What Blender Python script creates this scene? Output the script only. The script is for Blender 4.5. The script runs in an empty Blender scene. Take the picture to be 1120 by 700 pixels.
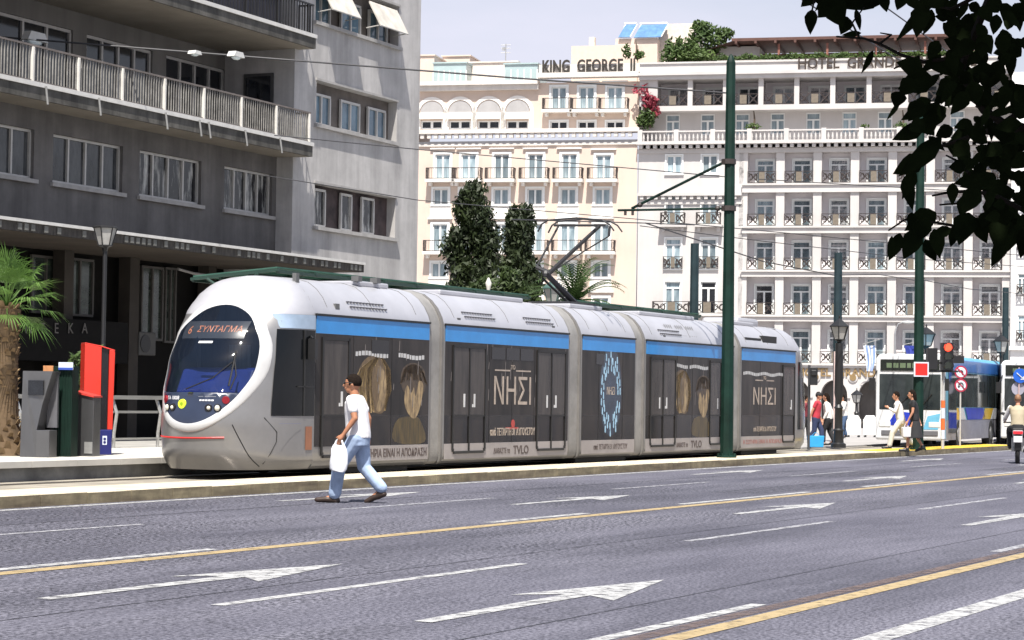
import bpy, bmesh, math, random
from math import sin, cos, pi, radians as R, atan, sqrt
from mathutils import Vector as V, Matrix as M4, noise as NZ
random.seed(7)
SC = bpy.context.scene; COL = SC.collection
# ------------------------------------------------------------------ camera
FPX, CROLL, CH = 2500.0, .0145, 1.47
PIT = atan(86.5/FPX)
cd = bpy.data.cameras.new('camera'); cam = bpy.data.objects.new('camera', cd); COL.objects.link(cam)
cd.sensor_width = 36; cd.lens = 36*FPX/1120; cd.clip_start = .2; cd.clip_end = 3000
cam.matrix_world = M4.Translation((0, 0, CH)) @ M4.Rotation(pi/2+PIT, 4, 'X') @ M4.Rotation(CROLL, 4, 'Z')
SC.camera = cam
# ------------------------------------------------------------------ sky, sun, exposure
SUN_EL = R(62)
w = bpy.data.worlds.new('World'); SC.world = w; w.use_nodes = True
wn, wl = w.node_tree.nodes, w.node_tree.links
for n in list(wn): wn.remove(n)
sky = wn.new('ShaderNodeTexSky'); sky.sky_type = 'NISHITA'; sky.sun_disc = False
sky.sun_elevation = SUN_EL; sky.sun_rotation = R(180); sky.air_density = 1.3; sky.dust_density = 2.2; sky.ozone_density = 2.5
tc = wn.new('ShaderNodeTexCoord'); mp = wn.new('ShaderNodeMapping'); mp.inputs['Scale'].default_value = (1, 1, 3.2)
nz = wn.new('ShaderNodeTexNoise'); nz.inputs['Scale'].default_value = 3.1; nz.inputs['Detail'].default_value = 7; nz.inputs['Roughness'].default_value = .55
rp = wn.new('ShaderNodeValToRGB'); rp.color_ramp.elements[0].position = .3; rp.color_ramp.elements[1].position = .78
rp.color_ramp.elements[0].color = (.45, .45, .45, 1); rp.color_ramp.elements[1].color = (1, 1, 1, 1)
mx = wn.new('ShaderNodeMix'); mx.data_type = 'RGBA'
mx.inputs[7].default_value = (7.0, 6.85, 8.0, 1)          # thin bright cloud veil
bg = wn.new('ShaderNodeBackground'); bg.inputs[1].default_value = .068; wo = wn.new('ShaderNodeOutputWorld')
wl.new(tc.outputs['Generated'], mp.inputs[0]); wl.new(mp.outputs[0], nz.inputs[0]); wl.new(nz.outputs[0], rp.inputs[0])
sx = wn.new('ShaderNodeSeparateXYZ'); wl.new(tc.outputs['Generated'], sx.inputs[0])
fr_ = wn.new('ShaderNodeMapRange'); fr_.inputs['From Min'].default_value = .12; fr_.inputs['From Max'].default_value = .62; fr_.inputs['To Min'].default_value = 1; fr_.inputs['To Max'].default_value = .12
ml = wn.new('ShaderNodeMath'); ml.operation = 'MULTIPLY'                                   # the veil thins out towards the zenith
wl.new(sx.outputs[2], fr_.inputs[0]); wl.new(fr_.outputs[0], ml.inputs[0]); wl.new(rp.outputs[0], ml.inputs[1]); wl.new(ml.outputs[0], mx.inputs[0]); wl.new(sky.outputs[0], mx.inputs[6]); wl.new(mx.outputs[2], bg.inputs[0]); wl.new(bg.outputs[0], wo.inputs[0])
sd = bpy.data.lights.new('sun', 'SUN'); sd.energy = 5.0; sd.angle = R(.55); sd.color = (1, .955, .88)
so = bpy.data.objects.new('sun', sd); COL.objects.link(so)
so.rotation_euler = V((0.02, cos(SUN_EL), -sin(SUN_EL))).to_track_quat('-Z', 'Y').to_euler()
SC.view_settings.view_transform = 'Standard'; SC.view_settings.look = 'None'
SC.view_settings.gamma = 1; SC.view_settings.exposure = .92; SC.view_settings.use_curve_mapping = False
SC.render.engine = 'CYCLES'
# ------------------------------------------------------------------ measuring helpers
def ray(x, y):
    u, v = x-560, 350-y; c, s = cos(CROLL), sin(CROLL)
    u, v = u*c-v*s, u*s+v*c; cp, sp = cos(PIT), sin(PIT)
    return V((u/FPX, cp-v/FPX*sp, sp+v/FPX*cp))
def G(x, y, z=0.0):
    d = ray(x, y); t = (z-CH)/d.z; return V((d.x*t, d.y*t, z))
def D(x, y, Y):
    d = ray(x, y); t = Y/d.y; return V((d.x*t, Y, CH+d.z*t))
class Frame:            # a vertical measuring plane: local x along it, local y behind it
    def __init__(s, o, rot):
        s.o = V(o); s.rot = rot; s.ax = V((cos(rot), sin(rot), 0)); s.ay = V((-sin(rot), cos(rot), 0))
    def hit(s, px, py, yo=0.0):
        r = ray(px, py); c = V((0, 0, CH)); k = (yo-(c-s.o).dot(s.ay))/r.dot(s.ay); p = c+r*k-s.o
        return p.dot(s.ax), p.z
    def w(s, x, y, z=0.0): return s.o+s.ax*x+s.ay*y+V((0, 0, z))
SA = R(25.7); SR = pi/2-SA                       # the street's direction
ST = Frame((.04, 42.1, 0), SR)                   # local x = along the street, local y = away from it (to the left)
# ------------------------------------------------------------------ object helpers
def link(o, parent=None):
    COL.objects.link(o)
    if parent: o.parent = parent
    return o
def tag(o, label=None, cat=None, group=None, kind=None):
    for k, v in (('label', label), ('category', cat), ('group', group), ('kind', kind)):
        if v: o[k] = v
    return o
def thing(name, label, cat, loc=(0, 0, 0), rz=0, group=None):
    o = bpy.data.objects.new(name, None); o.empty_display_size = .3; link(o); o.location = loc; o.rotation_euler = (0, 0, rz)
    return tag(o, label, cat, group)
def kids(o): return [c for c in COL.objects if c.parent == o]
def copy_tree(o, parent=None):
    c = o.copy(); link(c); c.parent = parent
    for k in kids(o): copy_tree(k, c)
    return c
def share(src, parent, loc=None):                # a copy of a part (and its sub-parts) under another parent
    c = src.copy(); link(c, parent)
    if loc is not None: c.location = loc
    for k in kids(src):
        d = k.copy(); link(d, c)
    return c
class MB:
    def __init__(s): s.v = []; s.f = []; s.m = []
    def add(s, vs, fs, mi=0):
        b = len(s.v); s.v += [tuple(v) for v in vs]; s.f += [tuple(i+b for i in f) for f in fs]; s.m += [mi]*len(fs); return s
    def box(s, x0, x1, y0, y1, z0, z1, mi=0):
        return s.add([(x0,y0,z0),(x1,y0,z0),(x1,y1,z0),(x0,y1,z0),(x0,y0,z1),(x1,y0,z1),(x1,y1,z1),(x0,y1,z1)],
            [(0,3,2,1),(4,5,6,7),(0,1,5,4),(1,2,6,5),(2,3,7,6),(3,0,4,7)], mi)
    def quad(s, a, b, c, d, mi=0): return s.add([a, b, c, d], [(0, 1, 2, 3)], mi)
    def path(s, pts, rad, n=8, mi=0, cap=True):
        pts = [V(p) for p in pts]; k = len(pts)
        if not hasattr(rad, '__len__'): rad = [rad]*k
        vs = []; up = None
        for i, p in enumerate(pts):
            t = (pts[min(i+1, k-1)]-pts[max(i-1, 0)]).normalized()
            if up is None: up = t.orthogonal().normalized()
            up = (up-t*up.dot(t)); up = up.normalized() if up.length > 1e-6 else t.orthogonal().normalized()
            q = t.cross(up)
            for j in range(n):
                a = 2*pi*j/n; vs.append(p+(up*cos(a)+q*sin(a))*rad[i])
        fs = [(i*n+j, i*n+(j+1) % n, (i+1)*n+(j+1) % n, (i+1)*n+j) for i in range(k-1) for j in range(n)]
        if cap: fs += [tuple(reversed(range(n))), tuple(range((k-1)*n, k*n))]
        return s.add(vs, fs, mi)
    def tube(s, a, b, r0, r1=None, n=8, mi=0): return s.path([a, b], [r0, r0 if r1 is None else r1], n, mi)
    def ball(s, c, rx, ry=None, rz=None, n=12, mi=0, fn=None):
        ry = rx if ry is None else ry; rz = rx if rz is None else rz; c = V(c); k = n//2; vs = [c+V((0, 0, rz))]
        for i in range(1, k):
            a = pi*i/k
            for j in range(n): b = 2*pi*j/n; vs.append(c+V((rx*sin(a)*cos(b), ry*sin(a)*sin(b), rz*cos(a))))
        vs.append(c-V((0, 0, rz)))
        if fn: vs = [c+fn(p-c) for p in vs]
        fs = [(0, 1+j, 1+(j+1) % n) for j in range(n)]
        for i in range(k-2):
            for j in range(n): a = 1+i*n; fs.append((a+j, a+n+j, a+n+(j+1) % n, a+(j+1) % n))
        a = 1+(k-2)*n; fs += [(a+j, len(vs)-1, a+(j+1) % n) for j in range(n)]
        return s.add(vs, fs, mi)
    def lathe(s, prof, c=(0, 0, 0), n=12, mi=0):      # prof: (r, z) from bottom to top
        c = V(c); vs = []
        for r, z in prof:
            for j in range(n): a = 2*pi*j/n; vs.append(c+V((r*cos(a), r*sin(a), z)))
        k = len(prof); fs = [(i*n+j, i*n+(j+1) % n, (i+1)*n+(j+1) % n, (i+1)*n+j) for i in range(k-1) for j in range(n)]
        fs += [tuple(reversed(range(n))), tuple(range((k-1)*n, k*n))]
        return s.add(vs, fs, mi)
    def prism(s, poly, a, b, ax='y', mi=0):            # polygon (2d) extruded from a to b
        def P3(p, t):
            return {'y': (p[0], t, p[1]), 'x': (t, p[0], p[1]), 'z': (p[0], p[1], t)}[ax]
        n = len(poly); vs = [P3(p, a) for p in poly]+[P3(p, b) for p in poly]
        return s.add(vs, [tuple(range(n)), tuple(reversed(range(n, 2*n)))]+[(i, i+n, (i+1) % n+n, (i+1) % n) for i in range(n)], mi)
    def mesh(s, name, mats, smooth=None, recalc=True):
        me = bpy.data.meshes.new(name); me.from_pydata(s.v, [], s.f); me.update()
        for m in (mats if isinstance(mats, (list, tuple)) else [mats]): me.materials.append(m)
        me.polygons.foreach_set('material_index', s.m)
        if recalc:
            b = bmesh.new(); b.from_mesh(me); bmesh.ops.recalc_face_normals(b, faces=b.faces); b.to_mesh(me); b.free()
        if smooth is not None:
            me.polygons.foreach_set('use_smooth', [True]*len(me.polygons))
            if smooth < 180: me.set_sharp_from_angle(angle=R(smooth))
        return me
    def build(s, name, mats, parent=None, smooth=None, bevel=0, recalc=True, label=None):
        o = bpy.data.objects.new(name, s.mesh(name, mats, smooth, recalc)); link(o, parent)
        if bevel:
            m = o.modifiers.new('b', 'BEVEL'); m.width = bevel; m.segments = 2; m.limit_method = 'ANGLE'; m.angle_limit = R(40)
        if label: o['label'] = label
        return o
def evald(o):
    dg = bpy.context.evaluated_depsgraph_get(); dg.update(); me = bpy.data.meshes.new_from_object(o.evaluated_get(dg)); return me
def text_geo(body, size, ext=.002, align='CENTER', bold=0.0, squeeze=1.0):
    cu = bpy.data.curves.new('t', 'FONT'); cu.body = body; cu.size = size; cu.extrude = ext; cu.align_x = align; cu.offset = bold; cu.resolution_u = 3
    o = bpy.data.objects.new('t', cu); link(o); me = evald(o); vs = [V((v.co.x*squeeze, v.co.y, v.co.z)) for v in me.vertices]
    fs = [tuple(p.vertices) for p in me.polygons]; bpy.data.objects.remove(o); bpy.data.curves.remove(cu); bpy.data.meshes.remove(me)
    return vs, fs
def put_text(mb, body, size, x, y, z, face='-y', ext=.002, mi=0, bold=0.0, squeeze=1.0, align='CENTER', width=None):
    vs, fs = text_geo(body, size, ext, align, bold, squeeze)
    if width: k = width/(max(v.x for v in vs)-min(v.x for v in vs)); vs = [V((v.x*k, v.y, v.z)) for v in vs]
    if face == '-y': vs = [(x+v.x, y-v.z, z+v.y) for v in vs]
    elif face == '-x': vs = [(x-v.z, y-v.x, z+v.y) for v in vs]
    return mb.add(vs, fs, mi)
def fuse(mb, name, mat, parent, vox=.012, it=3, label=None):      # closed pieces grown into one continuous skin
    me = mb.mesh('f', mat); o = bpy.data.objects.new(name, me); link(o)
    r = o.modifiers.new('r', 'REMESH'); r.mode = 'VOXEL'; r.voxel_size = vox
    s = o.modifiers.new('s', 'SMOOTH'); s.iterations = it; s.factor = .5
    me2 = evald(o); bpy.data.objects.remove(o); me2.name = name
    if not me2.materials: me2.materials.append(mat)
    me2.polygons.foreach_set('use_smooth', [True]*len(me2.polygons))
    o = bpy.data.objects.new(name, me2); link(o, parent)
    if label: o['label'] = label
    return o
# ------------------------------------------------------------------ materials
MT = {}
def P(name, col, rough=.65, metal=0.0, var=.12, scale=3.0, bump=0.0, bscale=None, spec=.5, streak=None, col2=None, rnd=0.0, emit=0.0, coat=0.0, stretch=(1,1,1), grime=None):
    if name in MT: return MT[name]
    m = bpy.data.materials.new(name); m.use_nodes = True; nt = m.node_tree; N, L = nt.nodes, nt.links
    b = N['Principled BSDF']; b.inputs['Roughness'].default_value = rough; b.inputs['Metallic'].default_value = metal
    b.inputs['Specular IOR Level'].default_value = spec
    if coat: b.inputs['Coat Weight'].default_value = coat; b.inputs['Coat Roughness'].default_value = .06
    t = N.new('ShaderNodeTexCoord'); mpn = N.new('ShaderNodeMapping'); mpn.inputs['Scale'].default_value = stretch
    L.new(t.outputs['Object'], mpn.inputs[0])
    n1 = N.new('ShaderNodeTexNoise'); n1.inputs['Scale'].default_value = scale; n1.inputs['Detail'].default_value = 6; n1.inputs['Roughness'].default_value = .6
    L.new(mpn.outputs[0], n1.inputs[0])
    c2 = col2 if col2 else tuple(min(1, c*(1+var)) for c in col); c1 = col if col2 else tuple(c*(1-var) for c in col)
    rmp = N.new('ShaderNodeValToRGB'); rmp.color_ramp.elements[0].position = .32; rmp.color_ramp.elements[1].position = .68
    rmp.color_ramp.elements[0].color = (*c1, 1); rmp.color_ramp.elements[1].color = (*c2, 1)
    L.new(n1.outputs[0], rmp.inputs[0]); out = rmp.outputs[0]
    def mul(src, facout, lo):
        x = N.new('ShaderNodeMix'); x.data_type = 'RGBA'; x.blend_type = 'MULTIPLY'; x.inputs[0].default_value = 1
        mr = N.new('ShaderNodeMapRange'); mr.inputs['From Min'].default_value = .35; mr.inputs['From Max'].default_value = .62
        mr.inputs['To Min'].default_value = lo; mr.inputs['To Max'].default_value = 1
        L.new(facout, mr.inputs[0]); L.new(src, x.inputs[6]); L.new(mr.outputs[0], x.inputs[7]); return x.outputs[2]
    if streak:                                    # rain streaks running down
        mp2 = N.new('ShaderNodeMapping'); mp2.inputs['Scale'].default_value = (streak[0], streak[0], streak[1]); L.new(t.outputs['Object'], mp2.inputs[0])
        n2 = N.new('ShaderNodeTexNoise'); n2.inputs['Scale'].default_value = 1; n2.inputs['Detail'].default_value = 5; n2.inputs['Roughness'].default_value = .65
        L.new(mp2.outputs[0], n2.inputs[0]); out = mul(out, n2.outputs[0], streak[2])
    if grime:
        n3 = N.new('ShaderNodeTexNoise'); n3.inputs['Scale'].default_value = grime[0]; n3.inputs['Detail'].default_value = 8; n3.inputs['Roughness'].default_value = .7
        L.new(t.outputs['Object'], n3.inputs[0]); out = mul(out, n3.outputs[0], grime[1])
    if rnd:
        oi = N.new('ShaderNodeObjectInfo'); mr = N.new('ShaderNodeMapRange'); mr.inputs['To Min'].default_value = 1-rnd; mr.inputs['To Max'].default_value = 1+rnd
        x = N.new('ShaderNodeMix'); x.data_type = 'RGBA'; x.blend_type = 'MULTIPLY'; x.inputs[0].default_value = 1
        L.new(oi.outputs['Random'], mr.inputs[0]); L.new(out, x.inputs[6]); L.new(mr.outputs[0], x.inputs[7]); out = x.outputs[2]
    L.new(out, b.inputs['Base Color'])
    if bump:
        n4 = N.new('ShaderNodeTexNoise'); n4.inputs['Scale'].default_value = bscale or scale*6; n4.inputs['Detail'].default_value = 5
        L.new(t.outputs['Object'], n4.inputs[0]); bm = N.new('ShaderNodeBump'); bm.inputs['Strength'].default_value = min(1, bump*10); bm.inputs['Distance'].default_value = bump
        L.new(n4.outputs[0], bm.inputs['Height']); L.new(bm.outputs[0], b.inputs['Normal'])
    if emit: L.new(out, b.inputs['Emission Color']); b.inputs['Emission Strength'].default_value = emit
    MT[name] = m; return m
def foliage(name, c1, c2, trans=.25, scale=.6):
    m = P(name, c1, .55, col2=c2, scale=scale, spec=.35); nt = m.node_tree; N, L = nt.nodes, nt.links; b = N['Principled BSDF']
    src = b.inputs['Base Color'].links[0].from_socket; tr = N.new('ShaderNodeBsdfTranslucent'); L.new(src, tr.inputs[0])
    ms = N.new('ShaderNodeMixShader'); ms.inputs[0].default_value = trans; L.new(b.outputs[0], ms.inputs[1]); L.new(tr.outputs[0], ms.inputs[2])
    L.new(ms.outputs[0], N['Material Output'].inputs[0]); return m
def glass(name, tint, alpha, rough=.04):          # tinted see-through pane
    m = bpy.data.materials.new(name); m.use_nodes = True; N, L = m.node_tree.nodes, m.node_tree.links; b = N['Principled BSDF']
    b.inputs['Base Color'].default_value = (*tint, 1); b.inputs['Roughness'].default_value = rough; b.inputs['Specular IOR Level'].default_value = .6
    tr = N.new('ShaderNodeBsdfTransparent'); tr.inputs[0].default_value = (.75, .82, .86, 1); ms = N.new('ShaderNodeMixShader'); ms.inputs[0].default_value = alpha
    nz = N.new('ShaderNodeTexNoise'); nz.inputs['Scale'].default_value = 2; mr = N.new('ShaderNodeMapRange'); mr.inputs['To Min'].default_value = alpha-.06; mr.inputs['To Max'].default_value = alpha+.06
    t = N.new('ShaderNodeTexCoord'); L.new(t.outputs['Object'], nz.inputs[0]); L.new(nz.outputs[0], mr.inputs[0]); L.new(mr.outputs[0], ms.inputs[0])
    L.new(tr.outputs[0], ms.inputs[1]); L.new(b.outputs[0], ms.inputs[2]); L.new(ms.outputs[0], N['Material Output'].inputs[0]); MT[name] = m; return m
black = P('black_metal', (.012, .012, .013), .45); darkgreen = P('pole_green', (.006, .026, .019), .6, var=.35, spec=.2, scale=1.5, grime=(1.2, .6))
white_paint = P('white_paint', (.72, .71, .69), .5, var=.05); steel = P('brushed_steel', (.42, .42, .41), .35, .6, var=.12, scale=2, stretch=(1, 1, 8))
wire_m = P('wire', (.03, .03, .035), .6); conc = P('concrete', (.36, .34, .31), .85, var=.14, scale=1.5, grime=(.7, .75), bump=.004, bscale=30)
rubber = P('rubber', (.018, .018, .018), .85); skin_m = P('skin', (.42, .2, .12), .5, var=.1, scale=8); hair_m = P('hair', (.012, .008, .006), .9, var=.5, scale=60, spec=.1, bump=.006, bscale=60)
lampglass = P('lantern_glass', (.5, .52, .5), .15, var=.1)
# ------------------------------------------------------------------ ground, road, platform
def asphalt():
    m = bpy.data.materials.new('asphalt'); m.use_nodes = True; nt = m.node_tree; N, L = nt.nodes, nt.links; b = N['Principled BSDF']
    b.inputs['Roughness'].default_value = .72; b.inputs['Specular IOR Level'].default_value = .45
    t = N.new('ShaderNodeTexCoord')
    def noise(sc, stretch, det=5, ro=.6):
        mp = N.new('ShaderNodeMapping'); mp.inputs['Scale'].default_value = stretch; L.new(t.outputs['Object'], mp.inputs[0])
        n = N.new('ShaderNodeTexNoise'); n.inputs['Scale'].default_value = sc; n.inputs['Detail'].default_value = det; n.inputs['Roughness'].default_value = ro
        L.new(mp.outputs[0], n.inputs[0]); return n.outputs[0]
    def ramp(src, a, b_, c0, c1):
        r = N.new('ShaderNodeValToRGB'); r.color_ramp.elements[0].position = a; r.color_ramp.elements[1].position = b_
        r.color_ramp.elements[0].color = (*c0, 1); r.color_ramp.elements[1].color = (*c1, 1); L.new(src, r.inputs[0]); return r.outputs[0]
    def mixc(f, a, b_, bl='MIX'):
        x = N.new('ShaderNodeMix'); x.data_type = 'RGBA'; x.blend_type = bl
        if isinstance(f, float): x.inputs[0].default_value = f
        else: L.new(f, x.inputs[0])
        L.new(a, x.inputs[6]); L.new(b_, x.inputs[7]); return x.outputs[2]
    wear = noise(.45, (.22, 1.3, 1), 6, .62)                 # long worn lanes and old patches
    speck = noise(24, (.75, 1, 1), 3, .75); fine = noise(34, (.75, 1, 1), 3, .7)
    rough = ramp(speck, .455, .56, (.004, .004, .009), (.20, .195, .235))
    smooth = ramp(fine, .40, .60, (.040, .039, .055), (.165, .161, .198))
    wm = ramp(wear, .40, .60, (0, 0, 0), (1, 1, 1))
    sp = N.new('ShaderNodeSeparateXYZ'); L.new(t.outputs['Object'], sp.inputs[0])
    def mrange(src, a, b_, c0, c1):
        r = N.new('ShaderNodeMapRange'); r.inputs['From Min'].default_value = a; r.inputs['From Max'].default_value = b_; r.inputs['To Min'].default_value = c0; r.inputs['To Max'].default_value = c1; L.new(src, r.inputs[0]); return r.outputs[0]
    def mth(op, a, b_):
        m_ = N.new('ShaderNodeMath'); m_.operation = op; m_.use_clamp = True; L.new(a, m_.inputs[0]); L.new(b_, m_.inputs[1]); return m_.outputs[0]
    newer = mth('MULTIPLY', mrange(sp.outputs[1], -8.6, -10.6, 0, .95), mrange(noise(.5, (.4, 1, 1), 3), .36, .52, .35, 1))   # the newer, smoother course
    wm = mth('ADD', mth('MULTIPLY', wm, mrange(sp.outputs[0], -30, 8, .55, 1)), newer)
    c = mixc(wm, rough, smooth)
    big = ramp(noise(.3, (.3, 1.5, 1), 7, .68), .38, .60, (.50, .50, .53), (1.0, 1.0, 1.0))
    c = mixc(1.0, c, big, 'MULTIPLY')
    cr = N.new('ShaderNodeTexVoronoi'); cr.feature = 'DISTANCE_TO_EDGE'; cr.inputs['Scale'].default_value = .55
    nz_ = N.new('ShaderNodeTexNoise'); nz_.inputs['Scale'].default_value = 1.7; L.new(t.outputs['Object'], nz_.inputs[0])
    ad = N.new('ShaderNodeVectorMath'); ad.operation = 'ADD'; L.new(t.outputs['Object'], ad.inputs[0]); L.new(nz_.outputs[1], ad.inputs[1]); L.new(ad.outputs[0], cr.inputs[0])
    crk = ramp(cr.outputs[0], .003, .012, (.55, .55, .55), (1, 1, 1)); c = mixc(.55, c, crk, 'MULTIPLY')
    L.new(c, b.inputs['Base Color'])
    bm = N.new('ShaderNodeBump'); bm.inputs['Strength'].default_value = .6; bm.inputs['Distance'].default_value = .005
    L.new(speck, bm.inputs['Height']); L.new(bm.outputs[0], b.inputs['Normal']); return m
asph = asphalt()
paving = P('paving', (.29, .275, .265), .85, var=.1, scale=.6, grime=(.25, .75), bump=.003, bscale=25)
mb = MB(); ys = [-60, 0, 60, 100, 118, 135, 150, 165, 180, 400, 2500]; xs = [-1500, -300, -80, -30, 0, 30, 80, 300, 1500]
def gz(y): return -.03 if y <= 100 else (-1.03 if y >= 180 else -.03-(y-100)/80)
vs = [(x, y, gz(y)) for y in ys for x in xs]; nx = len(xs)
mb.add(vs, [(j*nx+i, j*nx+i+1, (j+1)*nx+i+1, (j+1)*nx+i) for j in range(len(ys)-1) for i in range(nx-1)])
tag(mb.build('ground', paving), kind='structure')
def street(name, mb, mats, **k):
    o = mb.build(name, mats, None, **k); o.location = ST.o; o.rotation_euler = (0, 0, SR); return tag(o, kind='structure')
def sheet(mb, s0, s1, t0, t1, z, mi=0): mb.quad((s0, -t0, z), (s1, -t0, z), (s1, -t1, z), (s0, -t1, z), mi)
mb = MB(); sheet(mb, -70, 90, -.2, 26, 0.0); road = street('road', mb, asph)
mb = MB()                                                   # the cross street the buses stand in
mb.quad((9, 74.2, -.012), (60, 74.2, -.012), (60, 112, -.012), (17, 112, -.012)); tag(mb.build('side_street', asph), kind='structure')
# painted markings: worn paint
def paint(name, col, wear_lo, wear_hi):
    m = P(name, col, .6, var=.08, scale=3); N, L = m.node_tree.nodes, m.node_tree.links; b = N['Principled BSDF']
    t = N.new('ShaderNodeTexCoord'); n = N.new('ShaderNodeTexNoise'); n.inputs['Scale'].default_value = 7; n.inputs['Detail'].default_value = 8; n.inputs['Roughness'].default_value = .75
    r = N.new('ShaderNodeMapRange'); r.inputs['From Min'].default_value = wear_lo; r.inputs['From Max'].default_value = wear_hi
    tr = N.new('ShaderNodeBsdfTransparent'); ms = N.new('ShaderNodeMixShader')
    L.new(t.outputs['Object'], n.inputs[0]); L.new(n.outputs[0], r.inputs[0]); L.new(r.outputs[0], ms.inputs[0]); L.new(tr.outputs[0], ms.inputs[1]); L.new(b.outputs[0], ms.inputs[2])
    L.new(ms.outputs[0], N['Material Output'].inputs[0]); return m
pw = paint('road_paint_white', (.37, .37, .37), .36, .53); py = paint('road_paint_yellow', (.33, .25, .13), .28, .50)
pf = paint('road_paint_faded', (.36, .36, .38), .38, .58); pb = paint('road_paint_scraped', (.12, .085, .075), .30, .62)
mb = MB(); Z = .004
def ln(t, w_, s0, s1, mi=0, z=Z):
    n = max(1, int((s1-s0)/3))
    for i in range(n): sheet(mb, s0+(s1-s0)*i/n, s0+(s1-s0)*(i+1)/n, t-w_/2, t+w_/2, z, mi)
ln(.27, .17, -60, 40, 0)
ln(6.5, .2, -60, 60, 1); ln(12.98, .17, -60, 60, 1); ln(12.78, .14, -60, 60, 3)
for s0, s1 in ((-34, -30), (-24.4, -19.5), (-13.6, -10.7), (-7.4, -1.6), (1.5, 5.5), (10.5, 14.5), (19.5, 23.5)): ln(6.22, .15, s0, s1, 0)
for s0, s1 in ((-34, -29.5), (-27.4, -22.1), (-15, -10.5), (-5, -1)): ln(12.62, .12, s0, s1, 0 if s0 < -20 else 2)
ln(14.06, .2, -60, 12, 0)
for k in range(-5, 7): ln(9.45, .12, -24.4+9*k, -19.45+9*k, 0 if k <= 0 else 2)
for k in range(-5, 7): ln(3.3, .11, -21+9*k, -16.5+9*k, 2)
def arrow(s, t, mi=0):
    zz = Z+.001; mb.add([(s, -t+.07, zz), (s, -t-.07, zz), (s+2.5, -t-.1, zz), (s+2.5, -t+.1, zz)], [(0, 1, 2, 3)], mi)
    mb.add([(s+2.5, -t+.1, zz), (s+2.5, -t-.1, zz), (s+2.2, -t-.42, zz), (s+4.25, -t, zz), (s+2.2, -t+.42, zz)], [(0, 1, 2, 3), (0, 3, 4)], mi)
for s, t in ((-24.7, 8.18), (-9.5, 7.85), (5.5, 8.0), (20, 8), (-24.65, 11.2), (-10.2, 11.08), (5, 11.1), (-9.2, 4.45), (4.0, 5.1), (5.2, 1.55), (-10.6, 1.5), (20, 1.6), (19, 4.9)): arrow(s, t)
ts = paint('tar_seam', (.03, .03, .038), .36, .5)
seam = MB()
for t_, w_, s0, s1 in ((2.25, .04, -40, 30), (8.9, .022, -34, 16), (11.9, .018, -28, 4)):
    s_ = s0
    while s_ < s1: o_ = 0.0; sheet(seam, s_, s_+1.0, t_+o_-w_/2, t_+o_+w_/2, Z-.0015, 0); s_ += 1.0
for s0, s1, t0, t1 in ((-3, 3.5, 4.9, 5.9), (6, 12, 3.4, 4.3), (14, 22, 5.1, 6.0)): sheet(seam, s0, s1, t0, t1, Z-.003, 1)
street('road_repairs', seam, [ts, paint('road_patch', (.075, .073, .09), .40, .56)])
street('road_markings', mb, [pw, py, pf, pb])
# kerb strip the mast stands on, track bed, rails, platform
ktop = P('kerb_top', (.55, .48, .36), .85, var=.12, scale=1.2, grime=(1.5, .8), bump=.004, bscale=40)
kface = P('kerb_face', (.13, .10, .065), .9, col2=(.30, .25, .15), scale=2.2, grime=(3, .6), bump=.006, bscale=20, stretch=(.4, 1, 3))
yel = P('kerb_yellow', (.62, .42, .03), .7, var=.15, scale=2, grime=(2, .7))
mb = MB(); x = -60.0; k = 0
while x < 40.4:
    L_ = 1.0; mb.box(x+.007, x+L_-.007, .0, .26, -.05, .15+.004*sin(k*2.1), 1)
    if x > 25: mb.quad((x+.004, .0, .1545), (x+L_-.004, .0, .1545), (x+L_-.004, .26, .1545), (x+.004, .26, .1545), 2)
    x += L_; k += 1
for f in range(len(mb.f)):                                   # tops are clean, the faces to the road stained
    zz = [mb.v[i][2] for i in mb.f[f]]
    if mb.m[f] == 1 and min(zz) > .1: mb.m[f] = 0
street('kerb', mb, [ktop, kface, yel])
mb = MB(); mb.box(-60, 41, .262, 1.35, -.05, .145, 0); mb.quad((25, .264, .1495), (40.4, .264, .1495), (40.4, 1.3, .1495), (25, 1.3, .1495), 1); street('median_strip', mb, [ktop, yel])
bed = P('track_bed', (.30, .27, .22), .9, var=.2, scale=1.1, grime=(.9, .6), bump=.006, bscale=18)
mb = MB(); mb.box(-60, 60, 1.352, 4.44, -.05, .05)
street('track_bed', mb, bed)
mb = MB()
for c in (3.1-.72, 3.1+.72): mb.box(-60, 60, c-.035, c+.035, .05, .065); mb.box(-60, 60, c-.12, c-.08, .05, .058)
street('tram_rails', mb, P('rail_steel', (.22, .2, .18), .35, .8))
pst = P('platform_stone', (.50, .48, .44), .8, var=.08, scale=1, grime=(.8, .82)); pface = P('platform_face', (.16, .16, .155), .85, var=.2, scale=1.5, grime=(1.5, .7))
mb = MB(); x = -60.0
while x < 30: mb.box(x+.005, x+1.195, 4.44, 4.95, .27, .37, 0); x += 1.2
mb.box(-60, 30, 4.50, 9.2, -.05, .268, 1); mb.box(-60, 30, 4.952, 9.2, .269, .369, 2)
street('platform', mb, [pst, pface, P('platform_top', (.47, .45, .41), .85, var=.1, scale=.8, grime=(.5, .8))])
mb = MB(); mb.box(-60, 44, 9.25, 19.9, -.05, .14); street('pavement', mb, P('pavement', (.30, .29, .27), .85, var=.12, scale=1.2, grime=(.6, .75)))
mb = MB(); mb.box(30.02, 62, 4.46, 9.23, -.05, .10); mb.box(44.01, 90, 9.26, 40, -.05, .08); street('plaza_paving', mb, P('plaza_paving', (.33, .315, .305), .8, var=.08, scale=.7, grime=(.4, .85)))
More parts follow.
